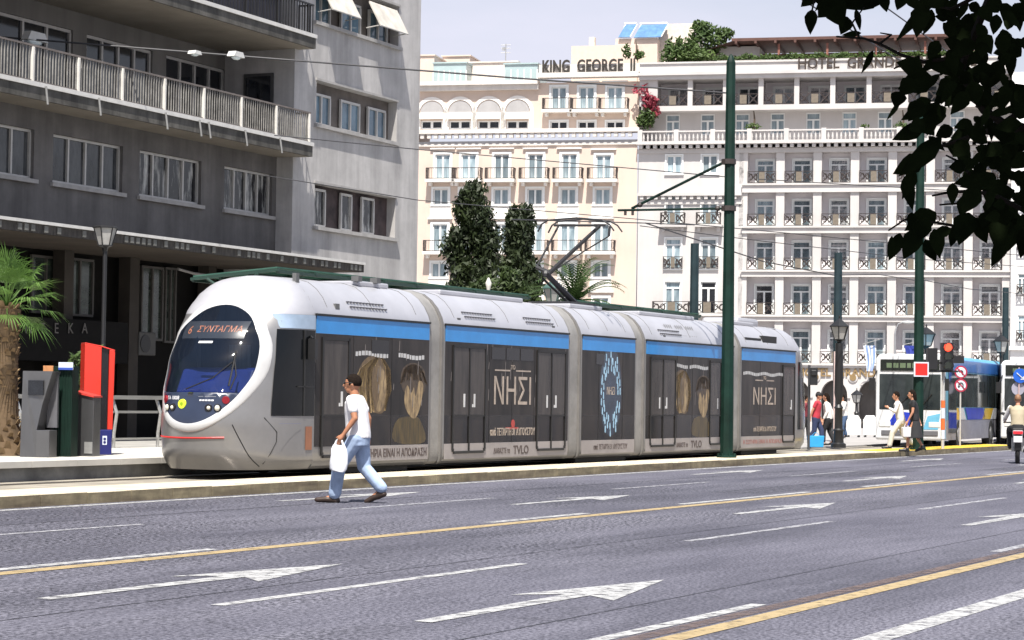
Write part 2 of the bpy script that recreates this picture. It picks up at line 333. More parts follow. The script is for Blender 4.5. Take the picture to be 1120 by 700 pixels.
# ------------------------------------------------------------------ the two hotels across the square
HR = R(-13); p0 = D(815, 345, 195); HB = -1.03
HX = V((cos(HR), sin(HR), 0))
def hframe(px):                                             # origin on the facade plane, at its foot, under pixel column px
    f = Frame((p0.x, p0.y, HB), HR); x, z = f.hit(px, 300); q = f.w(x, 0); return Frame((q.x, q.y, HB), HR)
def wall(mb, x0, x1, z0, z1, ops, y=0.0, depth=.3, mi=0, mr=None):   # wall face with openings and their reveals
    mr = mi if mr is None else mr
    xs = sorted({x0, x1, *[v for o in ops for v in (o[0], o[1]) if x0 < v < x1]}); zs = sorted({z0, z1, *[v for o in ops for v in (o[2], o[3]) if z0 < v < z1]})
    for j in range(len(zs)-1):
        for i in range(len(xs)-1):
            cx, cz = (xs[i]+xs[i+1])/2, (zs[j]+zs[j+1])/2
            if any(o[0] < cx < o[1] and o[2] < cz < o[3] for o in ops): continue
            mb.quad((xs[i], y, zs[j]), (xs[i+1], y, zs[j]), (xs[i+1], y, zs[j+1]), (xs[i], y, zs[j+1]), mi)
    for a, b, c, d in ops:
        mb.quad((a, y, c), (a, y, d), (a, y+depth, d), (a, y+depth, c), mr); mb.quad((b, y, c), (b, y+depth, c), (b, y+depth, d), (b, y, d), mr)
        mb.quad((a, y, d), (b, y, d), (b, y+depth, d), (a, y+depth, d), mr); mb.quad((a, y, c), (a, y+depth, c), (b, y+depth, c), (b, y, c), mr)
gbw = P('hotel_white', (.53, .505, .49), .8, var=.03, scale=.4, streak=(.5, .07, .90), grime=(.25, .93))
gbi = P('hotel_loggia_wall', (.72, .68, .69), .85, var=.04, scale=.5, grime=(.4, .92))
kgw = P('hotel_peach', (.60, .485, .41), .85, var=.03, scale=.4, streak=(.5, .07, .93), grime=(.3, .93))
frieze = P('frieze_grey', (.36, .35, .35), .8, var=.05, streak=(1, .2, .85))
wfr = P('window_frame_white', (.70, .71, .70), .5, var=.04, rnd=.06)
rail_i = P('rail_iron', (.035, .026, .024), .55); crest = P('rail_crest', (.15, .125, .095), .6, var=.2, scale=4)
def paneM():
    m = P('hotel_pane', (.12, .17, .20), .15, col2=(.36, .43, .46), scale=.9, stretch=(3, 3, .5), spec=.5, rnd=.4); return m
pane = paneM(); pane_dark = P('pane_open_dark', (.012, .014, .018), .2, var=.3)
def winproto(name, w_, h, leaves=2, transom=.22, fr=.09, y=.12, dark=0.0):
    """frame mesh with a pane behind; origin at the middle of the sill"""
    mb = MB(); a = -w_/2; d0, d1 = y-.05, y+.03
    mb.box(a, a+fr, d0, d1, 0, h); mb.box(-a-fr, -a, d0, d1, 0, h); mb.box(a+fr, -a-fr, d0, d1, h-fr, h); mb.box(a+fr, -a-fr, d0, d1, 0, fr)
    if transom: mb.box(a+fr, -a-fr, d0, d1, h*(1-transom)-fr*.6, h*(1-transom)+fr*.6)
    top = h*(1-transom)-fr*.6 if transom else h-fr
    for k in range(1, leaves): x = a+w_*k/leaves; mb.box(x-fr*.8, x+fr*.8, d0-.01, d1-.01, fr, top)
    return mb, (a+fr*.5, -a-fr*.5, y, fr*.5, h-fr*.5)
WP = {}
def window(parent, key, x, y, z, w_, h, name='window', leaves=2, transom=.22, fr=.09, surround=0.0, mat=None, pmat=None, dark=False):
    k = (key, round(w_, 2), round(h, 2), dark)
    if k not in WP:
        mb, pn = winproto(name, w_, h, leaves, transom, fr)
        if surround:                                        # moulded white surround and sill, standing proud of the wall
            s = surround; a = w_/2
            mb.box(-a-s, -a, -.07, .05, -.0, h+s); mb.box(a, a+s, -.07, .05, 0, h+s); mb.box(-a, a, -.07, .05, h, h+s); mb.box(-a-s*1.3, a+s*1.3, -.14, .05, -.12, -.003)
            if key.endswith('lintel'): mb.box(-a-s*2.2, a+s*2.2, -.22, .05, h+s*2.2, h+s*2.2+.1)
        me = mb.mesh(name, mat or wfr); q = MB(); x0, x1, yy, z0, z1 = pn; q.quad((x0, yy+.02, z0), (x1, yy+.02, z0), (x1, yy+.02, z1), (x0, yy+.02, z1))
        WP[k] = (me, q.mesh('pane', pmat or (pane_dark if dark else pane)))
    me, pm = WP[k]; o = bpy.data.objects.new(name, me); link(o, parent); o.location = (x, y, z)
    p = bpy.data.objects.new('pane', pm); link(p, o); return o
RP = {}
def railing(parent, x0, x1, y, z, h, style='scroll', ret=0.0, name='railing'):
    w_ = round(x1-x0, 2); k = (w_, round(h, 2), style, ret)
    if k not in RP:
        mb = MB(); a = w_/2; r = .03
        mb.box(-a, a, -r, r, h-.06, h); mb.box(-a, a, -r, r, .03, .09)
        for sx in (-a+r, a-r): mb.box(sx-r, sx+r, -r+.001, r-.001, 0, h)
        if style == 'scroll':
            c = w_*.10
            if w_ > 1.6: mb.box(-c, c, -.02, .02, .1, h-.07, 1)
            for sg in (-1, 1):
                for (u0, u1) in (((c if w_ > 1.6 else 0), a),):
                    m = (u0+u1)/2; ww = (u1-u0)/2*.8; hh = (h-.2)/2; zc = h/2
                    for q in (-1, 1):                       # two opposed scrolls
                        pts = [(sg*(m+q*ww*.5+ww*.42*cos(t*.7)*(1-t*.055)), 0, zc+q*0+hh*.8*sin(t*.7)*(1-t*.055)) for t in range(9)]
                        mb.path(pts, .055, 4)
                    mb.path([(sg*(m-ww), 0, zc-hh*.9), (sg*m, 0, zc+hh*.1), (sg*(m+ww), 0, zc+hh*.9)], .05, 4)
                    mb.path([(sg*(m-ww), 0, zc+hh*.9), (sg*m, 0, zc-hh*.1), (sg*(m+ww), 0, zc-hh*.9)], .05, 4)
                mb.box(sg*a*.97-.01, sg*a*.97+.01, -.02, .02, .09, h-.06)
        elif style == 'bars':
            n = int(w_/.17)
            for i in range(1, n): x = -a+w_*i/n; mb.box(x-.008, x+.008, -.012, .012, .09, h-.06)
            for sg in (-1, 1):
                for q in (-.12, .12): mb.box(sg*(a-.13)+q-.02, sg*(a-.13)+q+.02, -.02, .02, .09, h-.06)
                mb.path([(sg*(a-.13)+.07*cos(t), 0, h*.5+.3*sin(t)) for t in [i*.7 for i in range(10)]], .02, 4)
        elif style == 'cross':
            n = 3
            for i in range(n):
                u0 = -a+w_*i/n+.04; u1 = -a+w_*(i+1)/n-.04
                if i == 1: mb.box(u0+.1, u1-.1, -.02, .02, .12, h-.1, 1)
                else:
                    mb.path([(u0, 0, .09), (u1, 0, h-.06)], .06, 4); mb.path([(u1, 0, .09), (u0, 0, h-.06)], .06, 4); mb.path([((u0+u1)/2+.14*cos(t), 0, h/2+.14*sin(t)) for t in [i_*.7 for i_ in range(10)]], .03, 4)
        if ret:
            for sx in (-a+r, a-r):
                mb.box(sx-r, sx+r, 0, ret, h-.06, h); mb.box(sx-r, sx+r, 0, ret, .03, .09)
                for i in range(1, 6): y_ = ret*i/6; mb.box(sx-.012, sx+.012, y_-.012, y_+.012, .09, h-.06)
        RP[k] = mb.mesh(name, [rail_i, crest])
    o = bpy.data.objects.new(name, RP[k]); link(o, parent); o.location = ((x0+x1)/2, y, z); return o
def letters(parent, name, s, x, y, z, size, mat, **k):
    mb = MB(); put_text(mb, s, size, x, y, z, **k); return mb.build(name, mat, parent)
# ---- the white hotel
F = hframe(697); O_ = F.o
GB = thing('hotel_building', 'white hotel with rows of loggias and iron railings, its long name on the parapet', 'hotel', O_, HR)
def hx(px, py=300, yo=0.0): return F.hit(px, py, yo)[0]
def hz(py, px=935, yo=0.0): return F.hit(px, py, yo)[1]
x0 = 0.0; xl = hx(812); xr = hx(1101); bays = 7; pitch = (xr-xl)/bays; pil = pitch*.115
fl = [hz(y) for y in (398, 345, 295.5, 247, 200)]          # loggia floor levels, bottom row first
tp = [hz(y) for y in (352, 303, 255, 210, 166)]            # loggia opening tops
zter = hz(160); zcap = hz(153); ztopf = hz(113); ztopc = hz(84); zpar = hz(66); LD = 1.05; BD = 16
m = MB()
# left, solid part of the front with its windows
cols = [hx(736), hx(775)]; ww = 1.35; ops = []
rows = [(hz(190, 750), hz(170, 750)), (hz(246, 750), hz(214, 750)), (hz(294, 750), hz(261, 750)), (hz(343, 750), hz(308, 750)), (hz(396, 750), hz(360, 750))]
for c in cols:
    for a, b in rows: ops.append((c-ww/2, c+ww/2, a, b))
zar0 = 0; zsp = hz(433); zband = hz(401)
wall(m, x0, xl, zband, zter, ops, depth=.2)
m.quad((x0, 0, 0), (x0, BD, 0), (x0, BD, zpar), (x0, 0, zpar)); m.quad((xr+pil, 0, 0), (xr+pil, 0, zpar), (xr+pil, BD, zpar), (xr+pil, BD, 0))
m.quad((x0, BD, 0), (xr+pil, BD, 0), (xr+pil, BD, zpar-1), (x0, BD, zpar-1)); m.quad((x0, .0, zpar-1), (xr+pil, .0, zpar-1), (xr+pil, BD, zpar-1), (x0, BD, zpar-1))
# loggia grid: slabs and pillars
for i, f in enumerate(fl):
    lo = tp[i-1] if i else hz(401); m.box(xl-pil*.2, xr+pil, -.16, -.01, lo+.0, f); m.box(xl-pil*.2, xr+pil, -.01, LD, lo+.02, f-.01)
    m.box(xl-pil*.4, xr+pil*1.1, -.3, -.16, f-.16, f+.0)
m.box(xl-pil*.2, xr+pil, -.01, LD, tp[4], zter)
for b in range(bays+1):
    xx = xl+b*pitch
    for i in range(5): m.box(xx-pil, xx+pil, -.0, .45, fl[i]-.005, tp[i]+.015)
    m.quad((xx-.08, .45, fl[0]), (xx-.08, LD, fl[0]), (xx-.08, LD, tp[4]), (xx-.08, .45, tp[4])); m.quad((xx+.08, .45, fl[0]), (xx+.08, LD, fl[0]), (xx+.08, LD, tp[4]), (xx+.08, .45, tp[4]))
# cornices with dentils
for zc, xa in ((zcap, x0-.1), (tp[3]+.02, x0)):
    big = zc == zcap
    m.box(xa, xr+pil*1.5 if big else xl-pil*.3, -.75 if big else -.4, 0, zc-.28, zc); 
    n = int((xr-xa)/.62) if big else int((xl-xa)/.62)
    for i in range(n): xx = xa+.2+i*.62; m.box(xx, xx+.3, -.6 if big else -.32, 0, zc-.58, zc-.285)
    m.box(xa, xr+pil if big else xl-pil*.3, -.12, -.001, zc-1.0, zc-.62)
# terrace floor and the set-back storey with small windows
TB = 1.6; smc = [hx(x, 132, TB) for x in (736, 774, 812, 850.5, 889.5, 929, 968, 1007.5, 1047, 1086)]
m.quad((x0, -.7, zcap+.004), (xr+pil, -.7, zcap+.004), (xr+pil, TB, zcap+.004), (x0, TB, zcap+.004))
so_ = [(c-.62, c+.62, hz(146, yo=TB), hz(122.5, yo=TB)) for c in smc]
wall(m, x0, xr+pil, zcap, ztopf-.45, so_, y=TB, depth=.16)
# top loggias
tl = hx(716.5, 98); tpch = (hx(990.5, 98)-tl)/7; tpil = tpch*.07
m.box(x0+.2, xr+pil, -.05, TB+1.7, ztopf-.45, ztopf); m.box(x0, xr+pil*1.3, -.35, TB+1.8, ztopc, ztopc+.35); m.box(x0-.1, xr+pil*1.4, -.55, TB, ztopc+.35, ztopc+.6)
for b in range(11):
    xx = tl+b*tpch
    if xx > xr+.5: break
    m.box(xx-tpil, xx+tpil, .0, .4, ztopf, ztopc)
    m.box(xx-.07, xx+.07, .4, TB+1.2, ztopf, ztopc)
m.box(x0, xr+pil, .0, .5, ztopc+.6, zpar); m.box(x0-.03, xr+pil*1.2, -.12, .55, zpar, zpar+.14)
m.box(x0, tl-tpil, .0, TB+1.2, ztopf, ztopc)
# arcade on the ground
ab = [xl+(b+.5)*pitch for b in range(bays)]; hw = pitch*.355; zat = hz(416)
def arc(xc, n=12): return [(xc+hw*cos(pi-pi*i/n), zsp+(zat-zsp)*sin(pi*i/n)) for i in range(n+1)]
edges = [xl-pitch*.5]+[xl+b*pitch for b in range(1, bays)]+[xr+pil]
edges[0] = xl-.2
for b, xc in enumerate(ab):
    a = arc(xc); L0, R0 = (edges[b], edges[b+1])
    for (u0, z0_), (u1, z1_) in zip(a[:-1], a[1:]):
        m.quad((u0, 0, z0_), (u1, 0, z1_), (u1, 0, zband), (u0, 0, zband)); m.quad((u0, 0, z0_), (u0, 1.2, z0_), (u1, 1.2, z1_), (u1, 0, z1_))
        r = 1.13; f_ = lambda u, z: (xc+(u-xc)*r, zsp+(z-zsp)*r)
        (v0, y0_), (v1, y1_) = f_(u0, z0_), f_(u1, z1_)
        m.add([(u0, -.09, z0_), (u1, -.09, z1_), (v1, -.09, y1_), (v0, -.09, y0_)], [(0, 1, 2, 3)]); m.add([(v0, -.09, y0_), (v1, -.09, y1_), (v1, 0, y1_), (v0, 0, y0_)], [(0, 1, 2, 3)])
    m.box(L0, xc-hw, 0, 1.2, 0, zsp); m.box(xc+hw, R0, 0, 1.2, 0, zsp); m.quad((L0, 0, zsp), (xc-hw, 0, zsp), (xc-hw, 0, zband), (L0, 0, zband)); m.quad((xc+hw, 0, zsp), (R0, 0, zsp), (R0, 0, zband), (xc+hw, 0, zband))
    m.box(xc-hw-.25, xc-hw, -.12, 0, zsp-.2, zsp); m.box(xc+hw, xc+hw+.25, -.12, 0, zsp-.2, zsp)
lops = [(c-1.3, c+1.3, 0.3, 5.6) for c in cols]; wall(m, x0, xl-.2, 0, zband, lops, depth=.8)
m.box(x0, xr+pil*1.2, -.2, .0, zband-.12, zband+.12)
m.build('walls', gbw, GB)
k = MB(); k.quad((xl-pil, LD, fl[0]-.5), (xr+pil, LD, fl[0]-.5), (xr+pil, LD, tp[4]+.2), (xl-pil, LD, tp[4]+.2)); k.quad((x0, TB+1.2, ztopf-.2), (xr+pil, TB+1.2, ztopf-.2), (xr+pil, TB+1.2, ztopc+.2), (x0, TB+1.2, ztopc+.2))
k.build('loggia_walls', gbi, GB)
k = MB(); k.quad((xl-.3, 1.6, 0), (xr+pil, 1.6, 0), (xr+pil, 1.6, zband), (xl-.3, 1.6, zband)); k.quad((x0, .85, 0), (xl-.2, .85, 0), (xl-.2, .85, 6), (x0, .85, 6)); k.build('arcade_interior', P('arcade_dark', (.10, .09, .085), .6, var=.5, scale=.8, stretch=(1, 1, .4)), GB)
for i in range(5):
    for b in range(bays):
        xc = xl+(b+.56)*pitch; dh = (tp[i]-fl[i])*.80; dk = (i, b) in ((1, 0), (0, 5), (3, 6))
        window(GB, 'loggia', xc, LD-.14, fl[i], 1.5, round(dh, 1), surround=.12, fr=.1, dark=dk)
        railing(GB, xl+b*pitch+pil, xl+(b+1)*pitch-pil, -.08, fl[i]+.0, 1.05)
for b in range(10):
    xa = tl+b*tpch; xc = xa+tpch*.55
    if xa+tpch > xr+1: break
    window(GB, 'top', xc, TB+1.06, ztopf, 1.7, round((ztopc-ztopf)*.78, 1), transom=0, surround=.12, dark=(b == 1))
    railing(GB, xa+tpil, xa+tpch-tpil, .1, ztopf, .98, 'cross')
for a, b, c, d in so_: window(GB, 'small', (a+b)/2, TB, c, b-a, round(d-c, 2), transom=.33, fr=.11)
for ci, c in enumerate(cols):
    for ri, (a, b) in enumerate(rows):
        window(GB, 'side', c, 0, a, ww, round(b-a, 2), transom=.2 if ri else 0, surround=.13, fr=.11, dark=(ci == 1 and ri == 3))
        if ri == 2: railing(GB, c-.85, c+.85, -.2, a, 1.05)
        if ri in (1, 3, 4):
            hw_ = 1.05 if ri == 1 else 1.65; s_ = MB(); s_.box(c-hw_-.15, c+hw_+.15, -.8, 0, a-.22, a-.02); s_.box(c-hw_+.1, c-hw_+.35, -.5, 0, a-.6, a-.221); s_.box(c+hw_-.35, c+hw_-.1, -.5, 0, a-.6, a-.221)
            s_.build('balcony_slab', gbw, GB); railing(GB, c-hw_, c+hw_, -.72, a-.02, 1.05, ret=.68)
# balustrade in front of the terrace
bl = MB(); zb = hz(141.5); n = int((xr-x0)/.36)
for i in range(n): xx = x0+.15+i*.36; bl.lathe([(.05, 0), (.09, .25), (.045, .7), (.06, zb-zcap-.1)], (xx, -.55, zcap), 5)
bl.box(x0, xr+pil, -.68, -.42, zb-.12, zb); [bl.box(x0+i*pitch, x0+i*pitch+.4, -.7, -.4, zcap, zb+.1) for i in range(10)]
bl.build('balustrade', gbw, GB)
lt = P('sign_letters_bronze', (.035, .022, .015), .6); ltg = P('sign_letters_gold', (.28, .19, .09), .4, .3)
xs_, xe_ = hx(873, 68), hx(1068, 68); letters(GB, 'lettering', 'HOTEL  GRANDE  BRETAGNE', (xs_+xe_)/2, -.16, hz(74, 960), 1.32, lt, ext=.06, bold=.012, width=xe_-xs_)
xs_, xe_ = hx(872, 405), hx(1030, 405); letters(GB, 'lettering', 'HOTEL  GRANDE  BRETAGNE', (xs_+xe_)/2, -.06, hz(412, 950), .95, ltg, ext=.05, bold=.02, width=xe_-xs_)
for i, xc in enumerate(edges[1:5]):                         # round medallions between the arches
    q = MB(); q.path([(xc, -.1, zsp+1.55), (xc, -.0, zsp+1.55)], .42, 14); q.path([(xc, -.16, zsp+1.55), (xc, -.1, zsp+1.55)], .28, 14, 1); q.build('medallion', [gbw, ltg], GB)
# penthouse, pergola on the roof terrace, hedge, shrubs
pent = P('penthouse', (.58, .48, .41), .85, var=.05)
def hpos(px, py, yo): 
    x, z = F.hit(px, py, yo); return x, z
def hthing(name, label, cat, px, py, yo, group=None):
    x, z = hpos(px, py, yo); q = F.w(x, yo, z); return thing(name, label, cat, q, HR, group)
zr = zpar-1
q = MB(); a = hx(801, 45, 2); b = hx(1060, 45, 2); z1 = hz(40, 935, 2)
q.box(a, b, 1.5, 9, z1-.25, z1); q.add([(a-4, 3, z1-1.2), (a, 1.5, z1-.25), (a, 9, z1-.25), (a-4, 9, z1-1.2)], [(0, 1, 2, 3)])
for i in range(12): q.box(a+.3+i*1.7, a+.5+i*1.7, 1.3, 9, z1-.5, z1-.25)
pg = thing('roof_pergola', 'long dark brown pergola on the roof of the white hotel', 'pergola', F.w((a+b)/2, 0, zr), HR)
for v in range(len(q.v)): q.v[v] = (q.v[v][0]-(a+b)/2, q.v[v][1], q.v[v][2]-zr)
brown = P('pergola_brown', (.09, .04, .03), .7, var=.2); q.build('pergola_roof', brown, pg)
for px in (852, 905, 958, 1012):
    x_ = hx(px, 50, 2)-(a+b)/2; q = MB(); q.box(x_-.09, x_+.09, 1.9, 2.1, 0, z1-zr-.5); q.build('post', P('pergola_post', (.25, .10, .07), .7), pg)
q = MB(); q.box(-11, 11, 5, 5.2, 0, z1-zr-.9); q.build('screen', P('pergola_screen', (.13, .06, .05), .8, var=.4, scale=.6), pg)
ph = hthing('roof_penthouse', 'pale plastered penthouse box behind the shrubs on the hotel roof', 'penthouse', 690, 70, 6)
xa, za = hpos(690, 70, 6); q = MB(); q.box(hx(625, 50, 6)-xa, hx(697, 50, 6)-xa, 0, 5, -3, hz(49, 690, 6)-HB*0-za); q.box(hx(672, 50, 6)-xa, hx(718, 50, 6)-xa, .5, 6, -3, hz(41, 690, 6)-za); q.build('walls', pent, ph)
q = MB(); q.box(hx(643, 50, 6)-xa, hx(649, 50, 6)-xa, .5, 1.2, hz(49, 690, 6)-za, hz(41, 690, 6)-za+.2); q.build('chimney', P('penthouse_pale', (.66, .58, .5), .85), ph)
q = MB(); q.box(hx(718, 50, 7)-xa, hx(757, 50, 7)-xa, 2, 8, -3, hz(24, 735, 7)-za); q.build('tower_walls', P('penthouse_pale', (.66, .58, .5), .85), ph)
q = MB(); q.box(hx(786, 60, 3)-xa, hx(830, 60, 3)-xa, -2.5, 2, -3, hz(50, 800, 3)-za); q.build('parapet_box', gbw, ph)
sp_m = P('solar_panel', (.13, .25, .45), .15, .2, var=.2, scale=2)
for nm, (c0, c1) in {'leftmost':(677, 690), 'wider, right-hand':(694, 724)}.items():
    xm = hx((c0+c1)/2, 40, 6.5); zt = hz(25, (c0+c1)/2, 6.5); zb_ = hz(41, (c0+c1)/2, 6.5); wd = hx(c1, 40, 6.5)-hx(c0, 40, 6.5)
    t_ = thing('solar_panel', f'{nm} blue solar water panel tilted on the penthouse roof', 'solar panel', F.w(xm, 6.5, zb_), HR, 'solar panels on the hotel roof')
    q = MB(); h_ = zt-zb_; q.add([(-wd/2, -.3, 0), (wd/2, -.3, 0), (wd/2+.4, 1.0, h_), (-wd/2+.4, 1.0, h_), (-wd/2, -.2, -.05), (wd/2, -.2, -.05), (wd/2+.4, 1.1, h_-.05), (-wd/2+.4, 1.1, h_-.05)], [(0, 1, 2, 3), (4, 5, 6, 7), (0, 1, 5, 4), (1, 2, 6, 5), (2, 3, 7, 6), (3, 0, 4, 7)]); q.build('collector', sp_m, t_)
    q = MB(); q.tube((-wd/2, .4, 0), (-wd/2+.4, 1, h_), .06); q.tube((wd/2, -.35, 0), (wd/2+.4, .95, h_), .05); q.tube((-wd/2+.3, 1.1, h_+.1), (wd/2+.3, 1.1, h_+.1), .12); q.build('mount', white_paint, t_)
gr = [foliage('leaf_shrub', (.035, .065, .018), (.085, .13, .035)), foliage('leaf_flower', (.16, .02, .035), (.32, .045, .07), .15)]
def leafblob(mb, c, rx, ry, rz, n, ls, mi=0, rnd=random):
    for _ in range(n):
        while True:
            p = V((rnd.uniform(-1, 1), rnd.uniform(-1, 1), rnd.uniform(-1, 1)))
            if .25 < p.length < 1: break
        p = p*(.75+.35*NZ.noise(p*2.3+V(c)*.7)); q = V(c)+V((p.x*rx, p.y*ry, p.z*rz)); u = V((rnd.gauss(0, 1), rnd.gauss(0, 1), rnd.gauss(0, 1))).normalized(); v = u.orthogonal().normalized(); s = ls*rnd.uniform(.6, 1.3)
        mb.add([q-u*s, q+v*s*.45, q+u*s, q-v*s*.45], [(0, 1, 2, 3)], mi)
def shrub(label, px, py, yo, blobs, ls=.22, mats=None, name='roof_shrub', cat='shrub', frame=None):
    f = frame or F; x, z = f.hit(px, py, yo); t_ = thing(name, label, cat, f.w(x, yo, z), f.rot)
    mb = MB()
    for (bx, by, r1, r2, n, mi) in blobs:
        x2, z2 = f.hit(bx, by, yo); leafblob(mb, (x2-x, 0, z2-z), r1, r1*.8, r2, n, ls, mi)
    mb.build('crown', mats or gr, t_, recalc=False); q = MB(); q.path([(0, 0, 0), (.1, 0, .8), (0, .1, 1.6)], [.12, .09, .04], 6); q.build('stem', P('bark', (.09, .065, .045), .9, var=.3, scale=6), t_)
shrub('wide dark green shrub with spiky tops on the parapet above the first loggias', 745, 66, 2, [(737, 60, 1.6, 1.2, 500, 0), (752, 56, 1.6, 1.4, 550, 0), (732, 52, .5, 1.0, 120, 0), (743, 50, .5, 1.0, 120, 0), (764, 61, 1.8, .8, 400, 0)])
shrub('tall bushy tree-like shrub behind the parapet, beside the penthouse tower', 770, 62, 3, [(766, 42, 1.4, 1.8, 500, 0), (772, 32, 1.0, .9, 250, 0), (783, 44, 1.3, 1.6, 420, 0), (793, 38, 1.0, .8, 200, 0), (763, 28, .7, .6, 120, 0)])
shrub('bush with red bougainvillea blossom at the left end of the white terrace', 711, 140, -.2, [(709, 128, 1.0, 1.1, 420, 0), (703, 133, .8, .8, 200, 0), (711, 112, .9, 1.0, 260, 1), (705, 100, .6, .8, 60, 1), (716, 121, .6, .7, 120, 1), (696, 98, .4, .6, 18, 1)], .2, name='bougainvillea')
shrub('small low green plant on the terrace balustrade', 824, 141, .4, [(824, 138.5, .9, .35, 120, 0)], .15, name='terrace_plant')
shrub('tiny green plants on the terrace near the fourth small window', 987, 141, .4, [(985, 137, .7, .35, 90, 0), (946, 138, .5, .3, 40, 0)], .15, name='terrace_plant')
shrub('yellow-green roof plants behind the last letters of the peach hotel sign', 695, 64, 1.2, [(686, 57, .5, .8, 100, 0), (699, 60, .6, .5, 110, 0)], .2)
hd = MB(); a = hx(783, 62); b = hx(1075, 62)
for i in range(70):
    x_ = a+(b-a)*i/69; leafblob(hd, (x_-(a+b)/2, .9, .45+.12*sin(i)), .5, .4, .45+.1*sin(i*1.7), 55, .16)
ht = thing('roof_hedge', 'long clipped green hedge along the parapet above the hotel name', 'hedge', F.w((a+b)/2, 0, zpar), HR); hd.build('foliage', gr, ht, recalc=False)
q = MB(); q.box(-(b-a)/2, (b-a)/2, .62, 1.2, .145, .3); q.build('planter', conc, ht)
# ---- plain white building closing the row on the right
FR = hframe(1103)
WB = thing('white_building', 'plain bright white building wall at the far right edge behind the street lamps', 'building', FR.o, HR)
q = MB(); ex = FR.hit(1170, 300)[0]; ztw = FR.hit(1110, 80)[1]
wo_ = [(FR.hit(1113, 350)[0], FR.hit(1122, 350)[0], FR.hit(1110, y1)[1], FR.hit(1110, y0)[1]) for y0, y1 in ((345, 372), (300, 322), (250, 272), (200, 222), (150, 172))]
wall(q, .2, ex, 0, ztw, wo_, y=-.6, depth=.25); q.quad((.2, -.6, 0), (.2, -.6, ztw), (.2, 12, ztw), (.2, 12, 0)); q.quad((.2, -.6, ztw), (ex, -.6, ztw), (ex, 12, ztw), (.2, 12, ztw)); q.box(0.1, ex, -.9, -.6, FR.hit(1110, 383)[1], FR.hit(1110, 379)[1])
q.build('walls', P('plain_white', (.72, .71, .70), .8, var=.03, streak=(.5, .08, .93)), WB)
for a, b, c, d in wo_: window(WB, 'wb', (a+b)/2, -.6, c, b-a, round(d-c, 2)); railing(WB, a-.1, b+.3, -1.0, c-.2, 1.0)
# ---- the peach hotel
FK = hframe(577)
KG = thing('hotel_building', 'peach hotel with white window surrounds and small balconies, short name sign on its roof', 'hotel', FK.o, HR)
def kx(px, py=250, yo=0.0): return FK.hit(px, py, yo)[0]
def kz(py, px=577): return FK.hit(px, py)[1]
m = MB(); xa, xb = kx(430), kx(696.5)-.02; zc0 = kz(158); zc1 = kz(141.5); ztop = kz(86)
r3 = [484, 512.5, 548.5, 585.5, 622.5, 660]; r4 = [482, 511, 548, 585, 621.5, 659]; r5 = [481, 511, 547.5, 585, 621, 657.5]; r6 = [480, 510, 547, 584, 620.5, 657]
W_ = 1.35; ops = []; K = []
for cs, (yb, yt), kind in ((r3, (196, 169), 'balc'), (r4, (224, 207), 'plain'), (r5, (275, 245), 'balc'), (r6, (303.5, 287), 'plain'), (r6, (352, 325), 'balc'), (r6, (385, 366), 'plain'), (r6, (425, 398), 'balc')):
    for c in cs: x_ = kx(c, yb); o_ = (x_-W_/2, x_+W_/2, kz(yb, c), kz(yt, c)); ops.append(o_); K.append((o_, kind))
wall(m, xa, xb, 0, zc0, ops, depth=.16)
up = []                                                     # storey above the cornice
for c in (609.5, 640, 671): up.append((kx(c, 107)-W_/2, kx(c, 107)+W_/2, kz(119, c), kz(94, c)))
lo_ = [(kx(c, 135)-.75, kx(c, 135)+.75, kz(140.5, c), kz(131.5, c)) for c in (609.5, 640, 671)]
ar = [(kx(c, 135)-1.0, kx(c, 135)+1.0, kz(140.5, c), kz(131, c)) for c in (470, 501, 532.5, 564)]
SB = .7
wall(m, xa, xb, zc1, ztop-.3, up+lo_+ar, y=SB, depth=.16)
m.quad((xb, 0, 0), (xb, 12, 0), (xb, 12, ztop), (xb, SB, ztop)); m.quad((xa, SB, ztop-.3), (xb, SB, ztop-.3), (xb, 12, ztop-.3), (xa, 12, ztop-.3)); m.quad((xa, 0, 0), (xa, SB, ztop), (xa, 12, ztop), (xa, 12, 0))
m.quad((xb, 0, zc1-.5), (xb, SB, zc1-.5), (xb, SB, ztop), (xb, 0, zc1))
m.build('walls', kgw, KG)
m = MB(); m.box(xa, xb+.1, -.1, 0, zc0, zc1-1.0); m.build('frieze', frieze, KG)  # its grey colour stands for the shadow under the cornice
m = MB(); m.box(xa, xb+.2, -.55, SB, zc1-.35, zc1); m.box(xa, xb+.1, -.15, -.0, zc0-.1, zc0+.08); n = int((xb-xa)/.62)
for i in range(n): m.box(xa+i*.62, xa+i*.62+.32, -.45, -.101, zc1-.75, zc1-.355)
x59 = kx(588, 80); m.box(xa, x59, SB-.75, SB+.3, ztop-.45, ztop-.1); m.box(x59, xb, SB-.75, SB+.3, kz(84)-.1, kz(80)); m.box(x59, xb, SB-.1, SB+.3, kz(80), kz(70)); m.box(xa, x59, SB-.5, SB, ztop-.9, ztop-.451)
m.build('cornice', P('cornice_white', (.62, .58, .54), .8, var=.04, streak=(.8, .1, .85)), KG)
WK = P('stucco_white', (.72, .69, .65), .75, var=.03)
